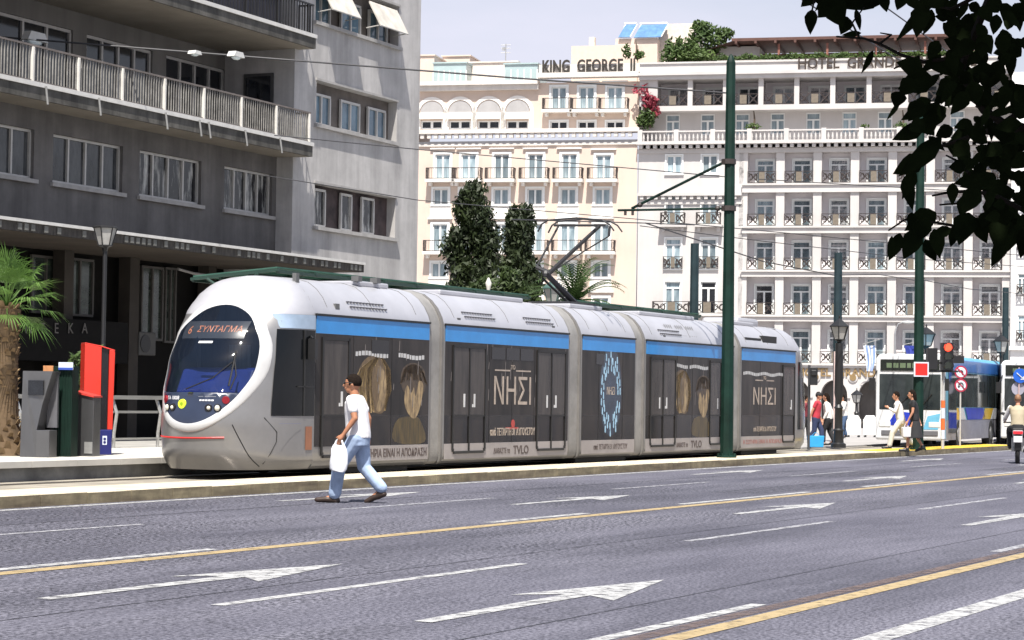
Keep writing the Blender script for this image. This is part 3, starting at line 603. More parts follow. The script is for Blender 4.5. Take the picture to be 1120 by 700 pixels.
for o_, kind in K:
    c = (o_[0]+o_[1])/2; h_ = round(o_[3]-o_[2], 1)
    window(KG, kind+('lintel' if kind == 'balc' else ''), c, 0, o_[2], W_, h_, surround=.2, transom=0, fr=.1)
    if kind == 'balc':
        s_ = MB(); s_.box(c-1.35, c+1.35, -.95, -.001, o_[2]-.3, o_[2]-.05); [s_.box(c+g*1.0-.12, c+g*1.0+.12, -.6, -.001, o_[2]-.62, o_[2]-.301) for g in (-1, 1)]
        if 'bslab' not in WP: me = s_.mesh('balcony_slab', WK); [setattr(v, 'co', (v.co.x-c, v.co.y, v.co.z-o_[2])) for v in me.vertices]; WP['bslab'] = me
        b_ = bpy.data.objects.new('balcony_slab', WP['bslab']); link(b_, KG); b_.location = (c, 0, o_[2]); railing(KG, c-1.3, c+1.3, -.88, o_[2]-.05, 1.0, 'bars', ret=.85)
    else:
        if 'panel' not in WP: s_ = MB(); s_.box(-.95, .95, -.06, -.002, -1.15, -.14); WP['panel'] = s_.mesh('sill_panel', WK)
        b_ = bpy.data.objects.new('sill_panel', WP['panel']); link(b_, KG); b_.location = (c, 0, o_[2])
for o_ in up:
    c = (o_[0]+o_[1])/2; window(KG, 'balclintel', c, SB, o_[2], W_, round(o_[3]-o_[2], 1), surround=.2, transom=0, fr=.1); b_ = bpy.data.objects.new('balcony_slab', WP['bslab']); link(b_, KG); b_.location = (c, SB, o_[2]); railing(KG, c-1.3, c+1.3, SB-.88, o_[2]-.05, 1.0, 'bars', ret=.85)
for o_ in lo_: window(KG, 'low', (o_[0]+o_[1])/2, SB, o_[2], 1.5, round(o_[3]-o_[2], 1), transom=0, fr=.09, surround=.15, dark=True)
for o_ in ar:
    c = (o_[0]+o_[1])/2; window(KG, 'arch', c, SB, o_[2], 2.0, round(o_[3]-o_[2], 1), transom=0, fr=.14, dark=True)
    s_ = MB(); r0 = 1.15; zc_ = kz(121.5); n = 14       # arched head: white surround, grey tympanum, awning below
    for i in range(n):
        a0, a1 = pi*i/n, pi*(i+1)/n
        for ra, rb, yy in ((r0, r0+.32, SB-.1),): s_.add([(c+ra*cos(a0), yy, zc_+ra*sin(a0)), (c+rb*cos(a0), yy, zc_+rb*sin(a0)), (c+rb*cos(a1), yy, zc_+rb*sin(a1)), (c+ra*cos(a1), yy, zc_+ra*sin(a1)), (c+ra*cos(a0), SB, zc_+ra*sin(a0)), (c+rb*cos(a0), SB, zc_+rb*sin(a0)), (c+rb*cos(a1), SB, zc_+rb*sin(a1)), (c+ra*cos(a1), SB, zc_+ra*sin(a1))], [(0, 1, 2, 3), (0, 3, 7, 4), (1, 2, 6, 5)])
    s_.box(c-r0-.32, c-1.02, SB-.1, SB-.001, o_[2], zc_); s_.box(c+1.02, c+r0+.32, SB-.1, SB-.001, o_[2], zc_); s_.box(c-1.0, c+1.0, SB-.08, SB-.001, o_[3]+.75, zc_-.1)
    s_.build('arch_surround', WK, KG)
    s_ = MB(); s_.prism([(c+r0*.93*cos(pi*i/n), zc_+r0*.93*sin(pi*i/n)) for i in range(n+1)], SB-.05, SB-.002); s_.build('tympanum', frieze, KG)
    s_ = MB(); s_.add([(c-1.05, SB-.02, o_[3]+.72), (c+1.05, SB-.02, o_[3]+.72), (c+1.1, SB-.45, o_[3]+.3), (c-1.1, SB-.45, o_[3]+.3), (c-1.1, SB-.45, o_[3]+.1), (c+1.1, SB-.45, o_[3]+.1)], [(0, 1, 2, 3), (3, 2, 5, 4)]); s_.build('awning', P('awning_cream', (.7, .66, .58), .8), KG)
xs_, xe_ = kx(591, 72), kx(695, 72)
letters(KG, 'lettering', 'KING  GEORGE  II', (xs_+xe_)/2, SB-.3, kz(79), 1.55, P('sign_dark', (.03, .025, .02), .5), ext=.08, bold=.03, width=xe_-xs_-.2)
# roof pieces behind its parapet
gl = P('roof_glass', (.33, .42, .43), .3, var=.12, scale=.4); 
def rbox(label, cat, name, px0, px1, py0, yo, mat, part='walls'):
    xx0, _ = FK.hit(px0, py0, yo); xx1, z1_ = FK.hit(px1, py0, yo); t_ = thing(name, label, cat, FK.w((xx0+xx1)/2, yo, ztop-.3), HR)
    q = MB(); q.box(-(xx1-xx0)/2, (xx1-xx0)/2, 0, 4, 0, z1_-ztop+.3); q.box(-(xx1-xx0)/2-.1, (xx1-xx0)/2+.1, -.12, 4.1, z1_-ztop+.3, z1_-ztop+.42); q.build(part, mat, t_); return t_, (xx1-xx0)
rbox('yellowish plastered stair head on the peach hotel roof, at its left end', 'roof hut', 'roof_hut', 455, 475, 61, 5, pent)
t_, w9 = rbox('pale blue-green glass roof house beside the left stair head', 'glass house', 'roof_glasshouse', 474, 510, 69, 3, gl, 'glazing')
q = MB(); [q.box(-w9/2+w9*i/6-.05, -w9/2+w9*i/6+.05, -.05, -.001, 0, 1.6) for i in range(7)]; q.build('frame', white_paint, t_)
rbox('cream plastered roof block in the middle of the peach hotel roof', 'roof hut', 'roof_hut', 484, 514, 61.5, 9, pent)
rbox('long low white roof block left of the name sign', 'roof hut', 'roof_hut', 512, 566, 68, 5, P('roof_white', (.6, .55, .5), .85))
t_, w9 = rbox('pale teal glass screen between the white roof block and the sign', 'glass screen', 'roof_glasshouse', 552, 588, 70, 2, gl, 'glazing')
q = MB(); [q.box(-w9/2+w9*i/5-.05, -w9/2+w9*i/5+.05, -.05, -.001, 0, 1.4) for i in range(6)]; q.build('frame', white_paint, t_)
t_ = hthing('roof_antenna', 'thin antenna mast on the white roof block', 'antenna', 553, 66, 6); q = MB(); q.tube((0, 0, -.5), (0, 0, 1.5), .05); q.build('mast', steel, t_); q = MB()
for z_ in (.7, 1.1, 1.4): q.tube((-.45, 0, z_), (.45, 0, z_), .03)
q.box(-.3, -.1, -.1, .1, .9, 1.2); q.build('aerial', steel, t_)
# ------------------------------------------------------------------ the grey office block on the left
LR = pi/2-R(24.3); q0 = D(345, 135, 74); FL = Frame((q0.x, q0.y, .12), LR)
LB = thing('office_block', 'grey concrete office block with long balconies and ribbon windows, shadowed on the left', 'building', FL.o, LR)
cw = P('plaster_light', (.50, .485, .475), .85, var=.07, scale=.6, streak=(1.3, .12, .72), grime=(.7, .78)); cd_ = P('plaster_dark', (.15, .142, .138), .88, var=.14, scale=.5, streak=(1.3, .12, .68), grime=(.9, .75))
cs = P('concrete_stained', (.11, .105, .095), .9, var=.2, scale=1.5, streak=(3, .6, .45), grime=(2, .6)); soff = P('soffit', (.27, .24, .20), .9, var=.1, scale=.5, grime=(.6, .8))
wal = P('window_alu', (.45, .44, .42), .45, .2, var=.1)
def curtain():
    m = P('curtain_glass', (.012, .013, .016), .08, col2=(.42, .42, .40), scale=1.0, stretch=(4.2, 4.2, .8), spec=.5); r = [n for n in m.node_tree.nodes if n.type == 'VALTORGB'][0]
    r.color_ramp.elements[0].position = .50; r.color_ramp.elements[1].position = .66; return m
cg = curtain(); bg_ = P('glass_blue', (.03, .06, .09), .06, col2=(.12, .2, .26), scale=.8, spec=.7); dg_ = P('glass_dark', (.012, .014, .018), .07, var=.4, spec=.6)
def lx(px, py, yo=0.0): return FL.hit(px, py, yo)[0]
def lz(px, py, yo=0.0): return FL.hit(px, py, yo)[1]
XL = -34.0; XR = lx(457.5, 200); XE = lx(321, 150); TOP = 26.0; YB = .6; YC = 2.6
# -- light wall with three bands of windows
zsill1 = lz(345, 135); ztop1 = lz(347, 88); zs2 = lz(343, 247); zt2 = lz(343, 200); fh = zsill1-zs2
wx0, wx1 = lx(346, 110), lx(434, 135); bands = [(wx0, wx1, zs2, zt2), (wx0, wx1, zsill1, ztop1), (wx0-.15, lx(436, 30), zsill1+fh, ztop1+fh), (wx0, wx1, zsill1+2*fh, ztop1+2*fh)]
m = MB(); wall(m, XE, XR, 0, TOP, bands, depth=.35); m.quad((XE, 0, 0), (XE, 0, TOP), (XE, YC, TOP), (XE, YC, 0)); m.quad((XR, 0, 0), (XR, 14, 0), (XR, 14, TOP), (XR, 0, TOP))
m.quad((XL, 0, TOP), (XR, 0, TOP), (XR, 14, TOP), (XL, 14, TOP)); m.build('front_wall', cw, LB)
m = MB()
for b in bands[:3]:
    m.box(b[0]-.12, b[1]+.12, -.12, .3, b[2]-.12, b[2]-.003); m.box(b[0]-.06, b[1]+.06, -.05, .0, b[3]+.003, b[3]+.08)
m.build('window_sill', P('sill_concrete', (.33, .32, .31), .85, var=.15), LB)
def ribbon(parent, x0, x1, z0, z1, y, n, pm, fr=.07, name='window', panes=None, wm=None):
    f = MB(); f.box(x0, x1, y-.05, y+.02, z0, z0+fr); f.box(x0, x1, y-.05, y+.02, z1-fr, z1)
    for i in range(n+1): x = x0+fr/2+(x1-x0-fr)*i/n; f.box(x-fr/2, x+fr/2, y-.06, y+.021, z0+fr, z1-fr)
    o = f.build(name, wm or wal, parent); p = MB(); p.quad((x0, y+.01, z0), (x1, y+.01, z0), (x1, y+.01, z1), (x0, y+.01, z1)); p.build('pane', pm, o); return o
for bi, b in enumerate(bands):
    w3 = (b[1]-b[0]); back = MB()
    segs = [(.02, .24), (.36, .60), (.70, .93)] if bi else [(.04, .2), (.38, .52), (.64, .80)]
    # dark wall between the windows
    back.quad((b[0], .34, b[2]), (b[1], .34, b[2]), (b[1], .34, b[3]), (b[0], .34, b[3])); back.build('window_recess', P('recess_grey', (.12, .105, .095), .9, var=.3, scale=1.5) if bi != 0 else P('recess_dark', (.05, .035, .035), .8, var=.6, scale=2), LB)
    for j, (a, c) in enumerate(segs):
        ribbon(LB, b[0]+w3*a, b[0]+w3*c, b[2]+.02, b[3]-(.35 if bi else .12), .27, 2 if bi else 1, bg_ if bi else cg, fr=.08)
# flap shutters pushed out above the frame line
for k, (a, c) in enumerate(((.05, .38), (.62, .97))):
    b = bands[2]; x0 = b[0]+(b[1]-b[0])*a; x1 = b[0]+(b[1]-b[0])*c; z1 = b[3]-.15; zb_ = b[2]+.42; s_ = MB()
    s_.add([(x0, -.02, z1), (x1, -.02, z1), (x1, -.48, zb_), (x0, -.48, zb_), (x0, .02, z1-.02), (x1, .02, z1-.02), (x1, -.44, zb_-.02), (x0, -.44, zb_-.02)], [(0, 1, 2, 3), (4, 7, 6, 5), (0, 4, 5, 1), (2, 6, 7, 3), (0, 3, 7, 4), (1, 5, 6, 2)]); o = s_.build('flap_shutter', P('shutter_cream', (.52, .49, .44), .7, var=.08, scale=2, grime=(2, .8)), LB)
    r_ = MB(); [r_.tube((x, .1, b[2]+.35), (x, -.46, zb_), .02) for x in (x0+.05, x1-.05)]; r_.tube((x0, -.47, zb_-.02), (x1, -.47, zb_-.02), .025); r_.build('stay', wal, o)
# -- recessed front: lower floor just behind, upper floors deep behind the balconies
zl0 = lz(0, 237, -1.3)                                      # canopy edge height
zb1 = lz(100, 104.5, -.6); 
zrow0 = lz(134, 211, YB); zrow1 = lz(134, 160, YB)
rows_ = [(lx(58, 170, YB), lx(134, 190, YB)), (lx(152.5, 190, YB), lx(220, 200, YB)), (lx(245, 210, YB), lx(297.5, 215, YB))]
pt = rows_[1][0]-rows_[0][0]; rows_ = [(rows_[0][0]-pt*k_, rows_[0][1]-pt*k_) for k_ in (4, 3, 2, 1)]+rows_
zf1 = lz(0, 82, -.6); th = .42                              # balcony floor (top of slab)
xq = lx(303, 200, YB)
ops = [(a, b, zrow0, zrow1) for a, b in rows_]
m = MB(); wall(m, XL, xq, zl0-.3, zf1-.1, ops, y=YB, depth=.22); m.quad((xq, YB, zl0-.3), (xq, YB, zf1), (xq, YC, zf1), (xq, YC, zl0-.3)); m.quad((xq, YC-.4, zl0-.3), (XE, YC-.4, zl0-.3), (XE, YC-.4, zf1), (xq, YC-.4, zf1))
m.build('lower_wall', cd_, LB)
m = MB()
for a, b in rows_: m.box(a-.1, b+.1, YB-.1, YB-.002, zrow0-.12, zrow0-.01)
m.build('window_sill', P('sill_concrete', (.3, .3, .3), .8), LB)
cg2 = P('curtain_glass_dark', (.010, .012, .014), .08, col2=(.075, .08, .085), scale=.8, stretch=(2.5, 2.5, .9), spec=.5)
for k_, (a, b) in enumerate(rows_): ribbon(LB, a, b, zrow0, zrow1, YB+.16, 4, cg if k_ >= len(rows_)-2 else cg2)
# floors behind the balconies
slabs = [zf1, lz(212, 0, -.6)]; slabs = [zf1, lz(345, 39, -.6), lz(345, 39, -.6)+(lz(345, 39, -.6)-zf1)]
fl2 = slabs[1]-slabs[0]; print('floor', fl2, fh, zf1, slabs)
for i, z in enumerate(slabs):
    xe = lx(342, 160, -.6) if i == 0 else lx(345.5, 45, -.6)
    s_ = MB(); s_.box(XL, xe, -.6, XE*0+YC, z-th, z-.001); s_.add([], []); o = s_.build('balcony_slab', cs, LB)
    e = MB(); e.box(XL, xe+.03, -.64, -.601, z-.09, z+.03); e.box(xe+.001, xe+.03, -.6, .0, z-.09, z+.03); e.build('edge_trim', P('edge_white', (.55, .54, .52), .6, var=.1), o)
    u = MB(); u.quad((XL, -.55, z-th-.006), (xe-.05, -.55, z-th-.006), (xe-.05, YC, z-th-.006), (XL, YC, z-th-.006)); u.build('soffit', soff, o)
    wins = [(lx(-74, 0, YC), lx(-4, 20, YC)), (lx(6, 15, YC)-1.4, lx(80, 36, YC)), (lx(95, 37, YC), lx(167, 58, YC)), (lx(182, 61, YC), lx(247, 80, YC))]
    zt = lz(95, 37, YC)+fl2*i; zz0 = z+.06
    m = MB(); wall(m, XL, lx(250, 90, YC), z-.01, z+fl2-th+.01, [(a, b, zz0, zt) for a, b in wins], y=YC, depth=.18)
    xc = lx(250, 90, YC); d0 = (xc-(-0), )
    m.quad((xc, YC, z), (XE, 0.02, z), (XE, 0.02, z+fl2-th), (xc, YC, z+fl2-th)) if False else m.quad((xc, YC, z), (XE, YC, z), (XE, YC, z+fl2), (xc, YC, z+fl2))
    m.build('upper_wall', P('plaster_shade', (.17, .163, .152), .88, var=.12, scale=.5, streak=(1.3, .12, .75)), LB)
    for a, b in wins: ribbon(LB, a, b, zz0, zt, YC+.12, 4, dg_, fr=.09, name='balcony_door')
    d_ = MB(); d_.box(XE-.06, XE-.001, .75, 1.85, z, z+2.3); o2 = d_.build('side_door', P('door_frame', (.06, .06, .06), .5), LB); p_ = MB(); p_.box(XE-.08, XE-.061, .85, 1.75, z+.1, z+2.2); p_.build('pane', dg_, o2)
    # railing
    y = -.52; r = MB(); n = int((xe-.05-XL)/.13); hh = 1.0
    if i == 0:
        for k in range(n): x = xe-.08-k*.13; r.box(x-.012, x+.012, y-.014, y+.014, z+.06, z+hh-.04)
        for k in range(8): r.box(xe-.094, xe-.066, y+.1+k*.11-.014, y+.1+k*.11+.014, z+.06, z+hh-.04)
        o3 = r.build('balcony_railing', P('rail_bars', (.27, .26, .245), .6, var=.1, grime=(3, .6)), LB)
        t = MB(); t.box(XL, xe-.05, y-.03, y+.03, z+hh-.05, z+hh); t.box(xe-.1, xe-.05, y, .5, z+hh-.05, z+hh); t.box(XL, xe-.05, y-.02, y+.02, z+.04, z+.08); t.build('handrail', P('rail_top', (.14, .12, .11), .6, var=.2), o3)
        xs9 = [lx(px_, py_, -.6) for px_, py_ in ((38, 75), (88, 85), (136, 95), (182, 105), (225, 115), (266, 123), (304, 133), (340, 142))]; xs9 = [xs9[0]-(xs9[1]-xs9[0])*k for k in (3, 2, 1)]+xs9
        for x in xs9: t = MB(); t.box(x-.05, x+.02, y-.06, y+.04, z+.03, z+hh-.06); t.build('railing_post', P('post_white', (.62, .60, .56), .6, var=.08), o3)
    else:
        for k in range(int(n/1.6)): x = xe-.08-k*.17; r.box(x-.014, x+.014, y-.014, y+.014, z+.06, z+hh-.04)
        for k in range(5): r.box(xe-.1, xe-.05, y+.1+k*.2-.02, y+.1+k*.2+.02, z+.06, z+hh-.04)
        o3 = r.build('balcony_railing', black, LB); t = MB(); t.box(XL, xe-.05, y-.03, y+.03, z+hh-.05, z+hh); t.box(xe-.1, xe-.05, y, .5, z+hh-.05, z+hh)
        x = xe-.4
        while x > XL: t.box(x-.03, x+.03, y-.03, y+.03, z, z+hh); x -= 1.9
        t.build('handrail', black, o3); p_ = MB(); p_.box(XL, xe-2.0, y+.04, y+.06, z+.08, z+hh-.12); p_.build('privacy_screen', P('dark_screen', (.03, .03, .045), .6, var=.5, scale=2, stretch=(3, 3, .4)), o3)
# drain spouts and lamps under the slab
for px_, py_ in ((50, 97), (108, 108), (181, 125), (218, 133), (228, 136), (268, 146), (306, 154)): x = lx(px_, py_, -.65); m = MB(); m.tube((x, -.66, zf1-.05), (x-.1, -.8, zf1-.55), .03); m.build('drain_spout', P('spout_grey', (.13, .13, .13), .7), LB)
m = MB(); m.quad((XL, YC, 0), (XE, YC, 0), (XE, YC, zf1), (XL, YC, zf1)); 
# -- canopy over the ground floor
xc1 = lx(398, 296, -1.3); zc = zl0
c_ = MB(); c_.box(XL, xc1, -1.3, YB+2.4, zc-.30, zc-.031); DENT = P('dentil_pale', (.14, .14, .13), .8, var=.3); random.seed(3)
for k in range(70):
    x = xc1-.3-k*.28
    if random.random() < .6: c_.box(x-.09, x+.07, -1.33, -1.301, zc-.26, zc-.09, 1)
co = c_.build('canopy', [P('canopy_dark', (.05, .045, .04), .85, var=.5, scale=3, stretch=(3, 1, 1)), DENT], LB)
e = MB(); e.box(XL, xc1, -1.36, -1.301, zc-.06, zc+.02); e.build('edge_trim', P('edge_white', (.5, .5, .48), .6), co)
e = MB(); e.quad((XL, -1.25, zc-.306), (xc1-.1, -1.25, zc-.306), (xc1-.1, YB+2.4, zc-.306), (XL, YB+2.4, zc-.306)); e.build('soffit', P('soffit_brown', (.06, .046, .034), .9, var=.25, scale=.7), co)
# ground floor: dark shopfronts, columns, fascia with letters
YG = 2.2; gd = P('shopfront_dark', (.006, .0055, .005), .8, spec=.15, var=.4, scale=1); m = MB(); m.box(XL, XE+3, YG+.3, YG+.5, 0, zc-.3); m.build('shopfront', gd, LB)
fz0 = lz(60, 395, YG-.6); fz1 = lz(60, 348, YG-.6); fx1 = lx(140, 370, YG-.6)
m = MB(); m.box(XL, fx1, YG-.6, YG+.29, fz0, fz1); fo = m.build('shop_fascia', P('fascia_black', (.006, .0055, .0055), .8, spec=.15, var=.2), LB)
m = MB(); 
for ch, px_ in zip('NTEKA', (31, 46, 61.5, 77, 92.5)): put_text(m, ch, .42, lx(px_, 363, YG-.62), YG-.62, lz(px_, 364.5, YG-.62), ext=.01)
m.build('lettering', P('letter_pale', (.12, .11, .10), .4, .5), fo)
cm = P('column_stone', (.035, .028, .022), .8, var=.15, scale=1.5, grime=(1, .7))
for px_, wd in ((147, .5), (232, .45), (75, .45)): x = lx(px_, 330, YG-.3); q = MB(); q.box(x-wd/2, x+wd/2, YG-.3, YG+.1, 0, zc-.31); q.build('column', cm, LB)
sg = P('shop_glass', (.010, .014, .013), .12, col2=(.06, .075, .065), scale=.8, stretch=(1, 1, 3.5), spec=.7)
for a, b, t_, bt in ((40, 72, 278, 342), (78, 108, 281, 345), (160, 184, 290, 372), (186, 198, 292, 375), (246, 268, 300, 380)):
    x0, x1 = lx(a, t_, YG), lx(b, t_, YG); z1 = lz(a, t_, YG); z0 = lz(a, bt, YG); ribbon(LB, x0, x1, z0, z1, YG+.2, 2, sg, name='shop_window', wm=P('shop_frame', (.07, .065, .06), .6))
q = MB(); x0 = lx(148, 362, YG-.2); q.box(x0, x0+.9, YG-.35, YG+.1, 2.5, 3.2); ao = q.build('air_conditioner', P('ac_grey', (.06, .058, .055), .6), LB, bevel=.03); q = MB(); q.path([(x0+.32, YG-.37, 2.85), (x0+.32, YG-.351, 2.85)], .27, 14); q.build('fan_grille', black, ao)
q = MB(); x0 = lx(176, 288, 0.); q.path([(x0+.6, -.2, lz(198, 302, -.2)+.2), (x0+1.4, -.2, lz(198, 302, -.2)+.12), (x0+2.5, -.2, lz(198, 302, -.2)+.1)], .04); q.build('pipe', P('pipe_white', (.2, .19, .18), .5), LB)
# ------------------------------------------------------------------ tram stop
def sthing(name, label, cat, s, t, z=0.0, group=None, extra=0.0):   # t: distance towards the viewer
    return thing(name, label, cat, ST.w(s, -t, z), SR+extra, group)
def on(px, py, t):
    x, z = ST.hit(px, py, -t); return x, z
PZ = .37
# glazed canopies
cgl = foliage('canopy_glass', (.06, .15, .12), (.12, .24, .19), .45, 1.2); cfr = P('canopy_frame', (.015, .04, .03), .5)
def canopy(label, s0, s1, post_s):
    t0, t1 = -5.9, -7.9; c = sthing('platform_canopy', label, 'canopy', (s0+s1)/2, (t0+t1)/2, PZ, 'glazed roofs over the tram platform'); L = (s1-s0)/2; h = 3.66
    n = int((s1-s0)/1.45); g = MB(); f = MB()
    def zz(y): return h-.16*(y+1.0)/2                     # tilts up away from the tram
    g.add([(-L, -1, zz(-1)), (L, -1, zz(-1)), (L, 1, zz(1)), (-L, 1, zz(1)), (-L, -1, zz(-1)+.03), (L, -1, zz(-1)+.03), (L, 1, zz(1)+.03), (-L, 1, zz(1)+.03)], [(0, 1, 2, 3), (4, 5, 6, 7), (0, 1, 5, 4), (3, 2, 6, 7), (0, 3, 7, 4), (1, 2, 6, 5)]); g.build('glass_roof', cgl, c)
    for i in range(n+1):
        x = -L+2*L*i/n; f.path([(x, -1.05, zz(-1.05)-.04), (x, 1.05, zz(1.05)-.04)], .04, 4)
    for y in (-1, -.35, .35, 1): f.box(-L, L, y-.03, y+.03, zz(y)-.1, zz(y)-.03)
    f.box(-L, L, -.08, .08, zz(0)-.3, zz(0)-.1); f.build('frame', cfr, c)
    for s in post_s: q = MB(); q.tube((s, 0, 0), (s, 0, zz(0)-.3), .09); q.tube((s, 0, 3.1), (s, -.6, zz(-.6)-.08), .03); q.tube((s, 0, 3.1), (s, .6, zz(.6)-.08), .03); q.build('post', cfr, c)
a0 = on(303, 297, -5.9)[0]; a1 = on(578, 331, -5.9)[0]; b0 = on(630, 336, -5.9)[0]; b1 = on(765, 353, -5.9)[0]
print('canopy', a0, a1, b0, b1, on(303, 297, -5.9), on(578, 331, -5.9))
canopy('long green glass canopy over the platform, nearer one behind the front cars', a0, a1, (-6, -2, 2, 6)); canopy('shorter green glass canopy over the platform, farther one beyond the pantograph', b0, b1, (-2.5, 2.5))
# platform railing
r_ = sthing('platform_railing', 'grey steel railing along the back of the platform, left of the tram nose', 'railing', 0, -9.0, PZ)
x0, x1 = -9.5, 9; xr0 = [on(px, 450, -9.0)[0] for px in (125, 152, 20)]
mm = MB(); mm.box(x0, x1, -.05, .05, .98, 1.06); mm.box(x0, x1, -.02, .02, .70, .75); mm.box(x0, x1, -.02, .02, .16, .2); mm.build('rails', steel, r_)
x = xr0[0]
while x > x0: x -= 1.55
while x < x1: q = MB(); q.path([(x, 0, 0), (x, 0, .3), (x, -.06, .7), (x, .05, 1.0)], .035, 6); q.build('post', steel, r_); x += 1.55
# ticket machine
def spos(px, py): g = G(px, py, PZ); v = g-ST.o; return v.dot(ST.ax), -v.dot(ST.ay)
VR = -SR                                                     # extra turn so a thing faces the viewer
def face_thing(name, label, cat, px, py, turn=0.0, z=PZ, group=None):
    g = G(px, py, z); return thing(name, label, cat, g, turn, group), 2500/g.y
tk, k = face_thing('ticket_machine', 'tall brushed steel ticket machine beside the palm trunk, small box at its foot', 'ticket machine', 38, 500, R(-12))
st2 = P('steel_box', (.14, .14, .145), .32, .75, var=.2, scale=1.2, stretch=(1, 1, .5)); q = MB(); q.add([(-.27, 0, 0), (.02, 0, 0), (.02, .35, 0), (-.27, .35, 0), (-.27, .05, 1.46), (.27, .05, 1.46), (.27, .4, 1.46), (-.27, .4, 1.46), (.02, 0, .45), (.02, .35, .45), (.1, .04, .9), (.1, .38, .9)], [(0, 3, 2, 1), (4, 5, 6, 7), (0, 1, 8, 10, 5, 4), (1, 2, 9, 8), (8, 9, 11, 10), (10, 11, 6, 5), (2, 3, 7, 6, 11, 9), (3, 0, 4, 7)]); q.build('body', st2, tk)
q = MB(); q.box(.022, .27, -.03, .3, 0, .46); q.build('lower_box', st2, tk, bevel=.01); q = MB(); q.box(-.15, .12, .005, .03, 1.05, 1.3); q.build('screen', dg_, tk); q = MB(); q.box(.07, .26, .3, .36, .5, 1.44); q.build('glass_wing', P('wing_grey', (.12, .12, .13), .2, .3), tk)
gk, k = face_thing('information_pillar', 'dark green ribbed pillar with small signs on top, between the two steel boxes', 'pillar', 67, 499.5, R(-12))
q = MB(); q.box(-.17, .17, 0, .3, 0, 1.55); [q.box(-.17+.05*i, -.15+.05*i, -.015, 0, .05, 1.5) for i in range(7)]; q.build('body', P('pillar_green', (.004, .016, .011), .6, spec=.2, var=.3), gk, bevel=.012)
q = MB(); q.box(-.34, -.16, -.06, -.03, 1.42, 1.56); q.build('orange_sign', P('sign_orange', (.45, .20, .08), .5, var=.2), gk); q = MB(); q.box(-.06, .2, -.06, -.03, 1.49, 1.62); q.build('white_sign', P('sign_white', (.55, .6, .68), .5), gk); q = MB(); q.box(-.06, .2, -.064, -.061, 1.49, 1.53); q.build('sign_stripe', P('sign_blue', (.03, .07, .35), .5), gk)
bk, k = face_thing('ticket_validator', 'low steel cabinet with a red sloping lid, left of the red pillar', 'cabinet', 91, 499, R(-14))
q = MB(); q.prism([(-.2, 0), (.18, 0), (.18, 1.02), (-.2, 1.1)], 0, .3); q.build('body', st2, bk, bevel=.01); q = MB(); q.prism([(-.21, 1.101), (.19, 1.021), (.19, 1.05), (-.21, 1.14)], -.03, .33); q.build('lid', P('lid_red', (.5, .05, .04), .4), bk); q = MB(); q.box(.02, .17, -.012, -.001, .05, .25); q.build('flap', steel, bk)
rk, k = face_thing('red_totem', 'tall bright red information totem with a black front slot and navy foot', 'totem', 109, 497.5, R(20))
red = P('totem_red', (.62, .035, .02), .32, var=.04, coat=.3)
q = MB(); q.prism([(-.22, .45), (.0, .45), (.0, 1.92), (-.30, 1.98), (-.30, .60), (-.24, .5)], .0, .45); q.prism([(.13, .45), (.22, .45), (.24, 1.84), (.20, 1.87), (.14, 1.87)], .0, .45); q.prism([(-.30, 1.981), (.0, 1.922), (.24, 1.85), (.24, 1.875), (.0, 1.945), (-.30, 2.0)], .0, .45); q.build('casing', red, rk, bevel=.01)
q = MB(); q.box(.001, .13, .05, .43, .45, 1.9); q.build('display_slot', P('slot_black', (.01, .01, .012), .15), rk); q = MB(); q.box(-.2, .21, -.02, .44, 0, .449); q.build('foot', P('foot_navy', (.012, .016, .12), .35), rk, bevel=.012)
q = MB(); q.box(.04, .12, -.024, -.021, .18, .34); q.build('emblem', P('sign_white', (.6, .6, .6), .5), rk); q = MB(); q.path([(.08, -.028, .285), (.08, -.0245, .285)], .025, 10); q.path([(.08, -.028, .225), (.08, -.0245, .225)], .025, 10); q.build('emblem_mark', P('foot_navy', (.01, .01, .1), .4), rk)
# planter with oleander behind
pk = sthing('flower_pot', 'terracotta red pot with a thin green plant behind the steel cabinets', 'potted plant', *[v for v in (on(82, 430, -9.6)[0], -9.6)], .14)
q = MB(); q.lathe([(.2, 0), (.24, .1), (.32, .9), (.36, .9), (.36, 1.1), (.3, 1.1)], n=16); q.build('pot', P('pot_red', (.35, .06, .04), .7), pk); q = MB(); leafblob(q, (0, 0, 1.65), .3, .3, .7, 220, .09); leafblob(q, (.9, 0, 1.8), .2, .2, .6, 120, .08); q.build('leaves', gr, pk, recalc=False)
# lantern lamps
lgr = P('lantern_green', (.05, .10, .09), .5); lens = P('lantern_glass_clear', (.36, .355, .34), .3, var=.15, spec=.25)
def lantern(mb1, mb2, z, r=.26, h=.38, n=6, flat=False):                  # frame in mb1, glass in mb2
    mb2.lathe([(r*.55, z), (r*.95, z+h)], n=n); mb1.lathe([(r*.2, z-.14), (r*.3, z-.06), (r*.6, z-.02), (r*.6, z)], n=n)
    for j in range(n): a = 2*pi*j/n; mb1.tube((r*.57*cos(a), r*.57*sin(a), z), (r*.97*cos(a), r*.97*sin(a), z+h), .018, n=4)
    if flat: mb1.lathe([(r*1.08, z+h), (r*1.08, z+h+.03), (r*.9, z+h+.05)], n=n); return
    mb1.lathe([(r*1.12, z+h), (r*1.12, z+h+.03), (r*.55, z+h+.17), (r*.2, z+h+.24), (r*.08, z+h+.27), (r*.1, z+h+.33), (r*.02, z+h+.38)], n=n)
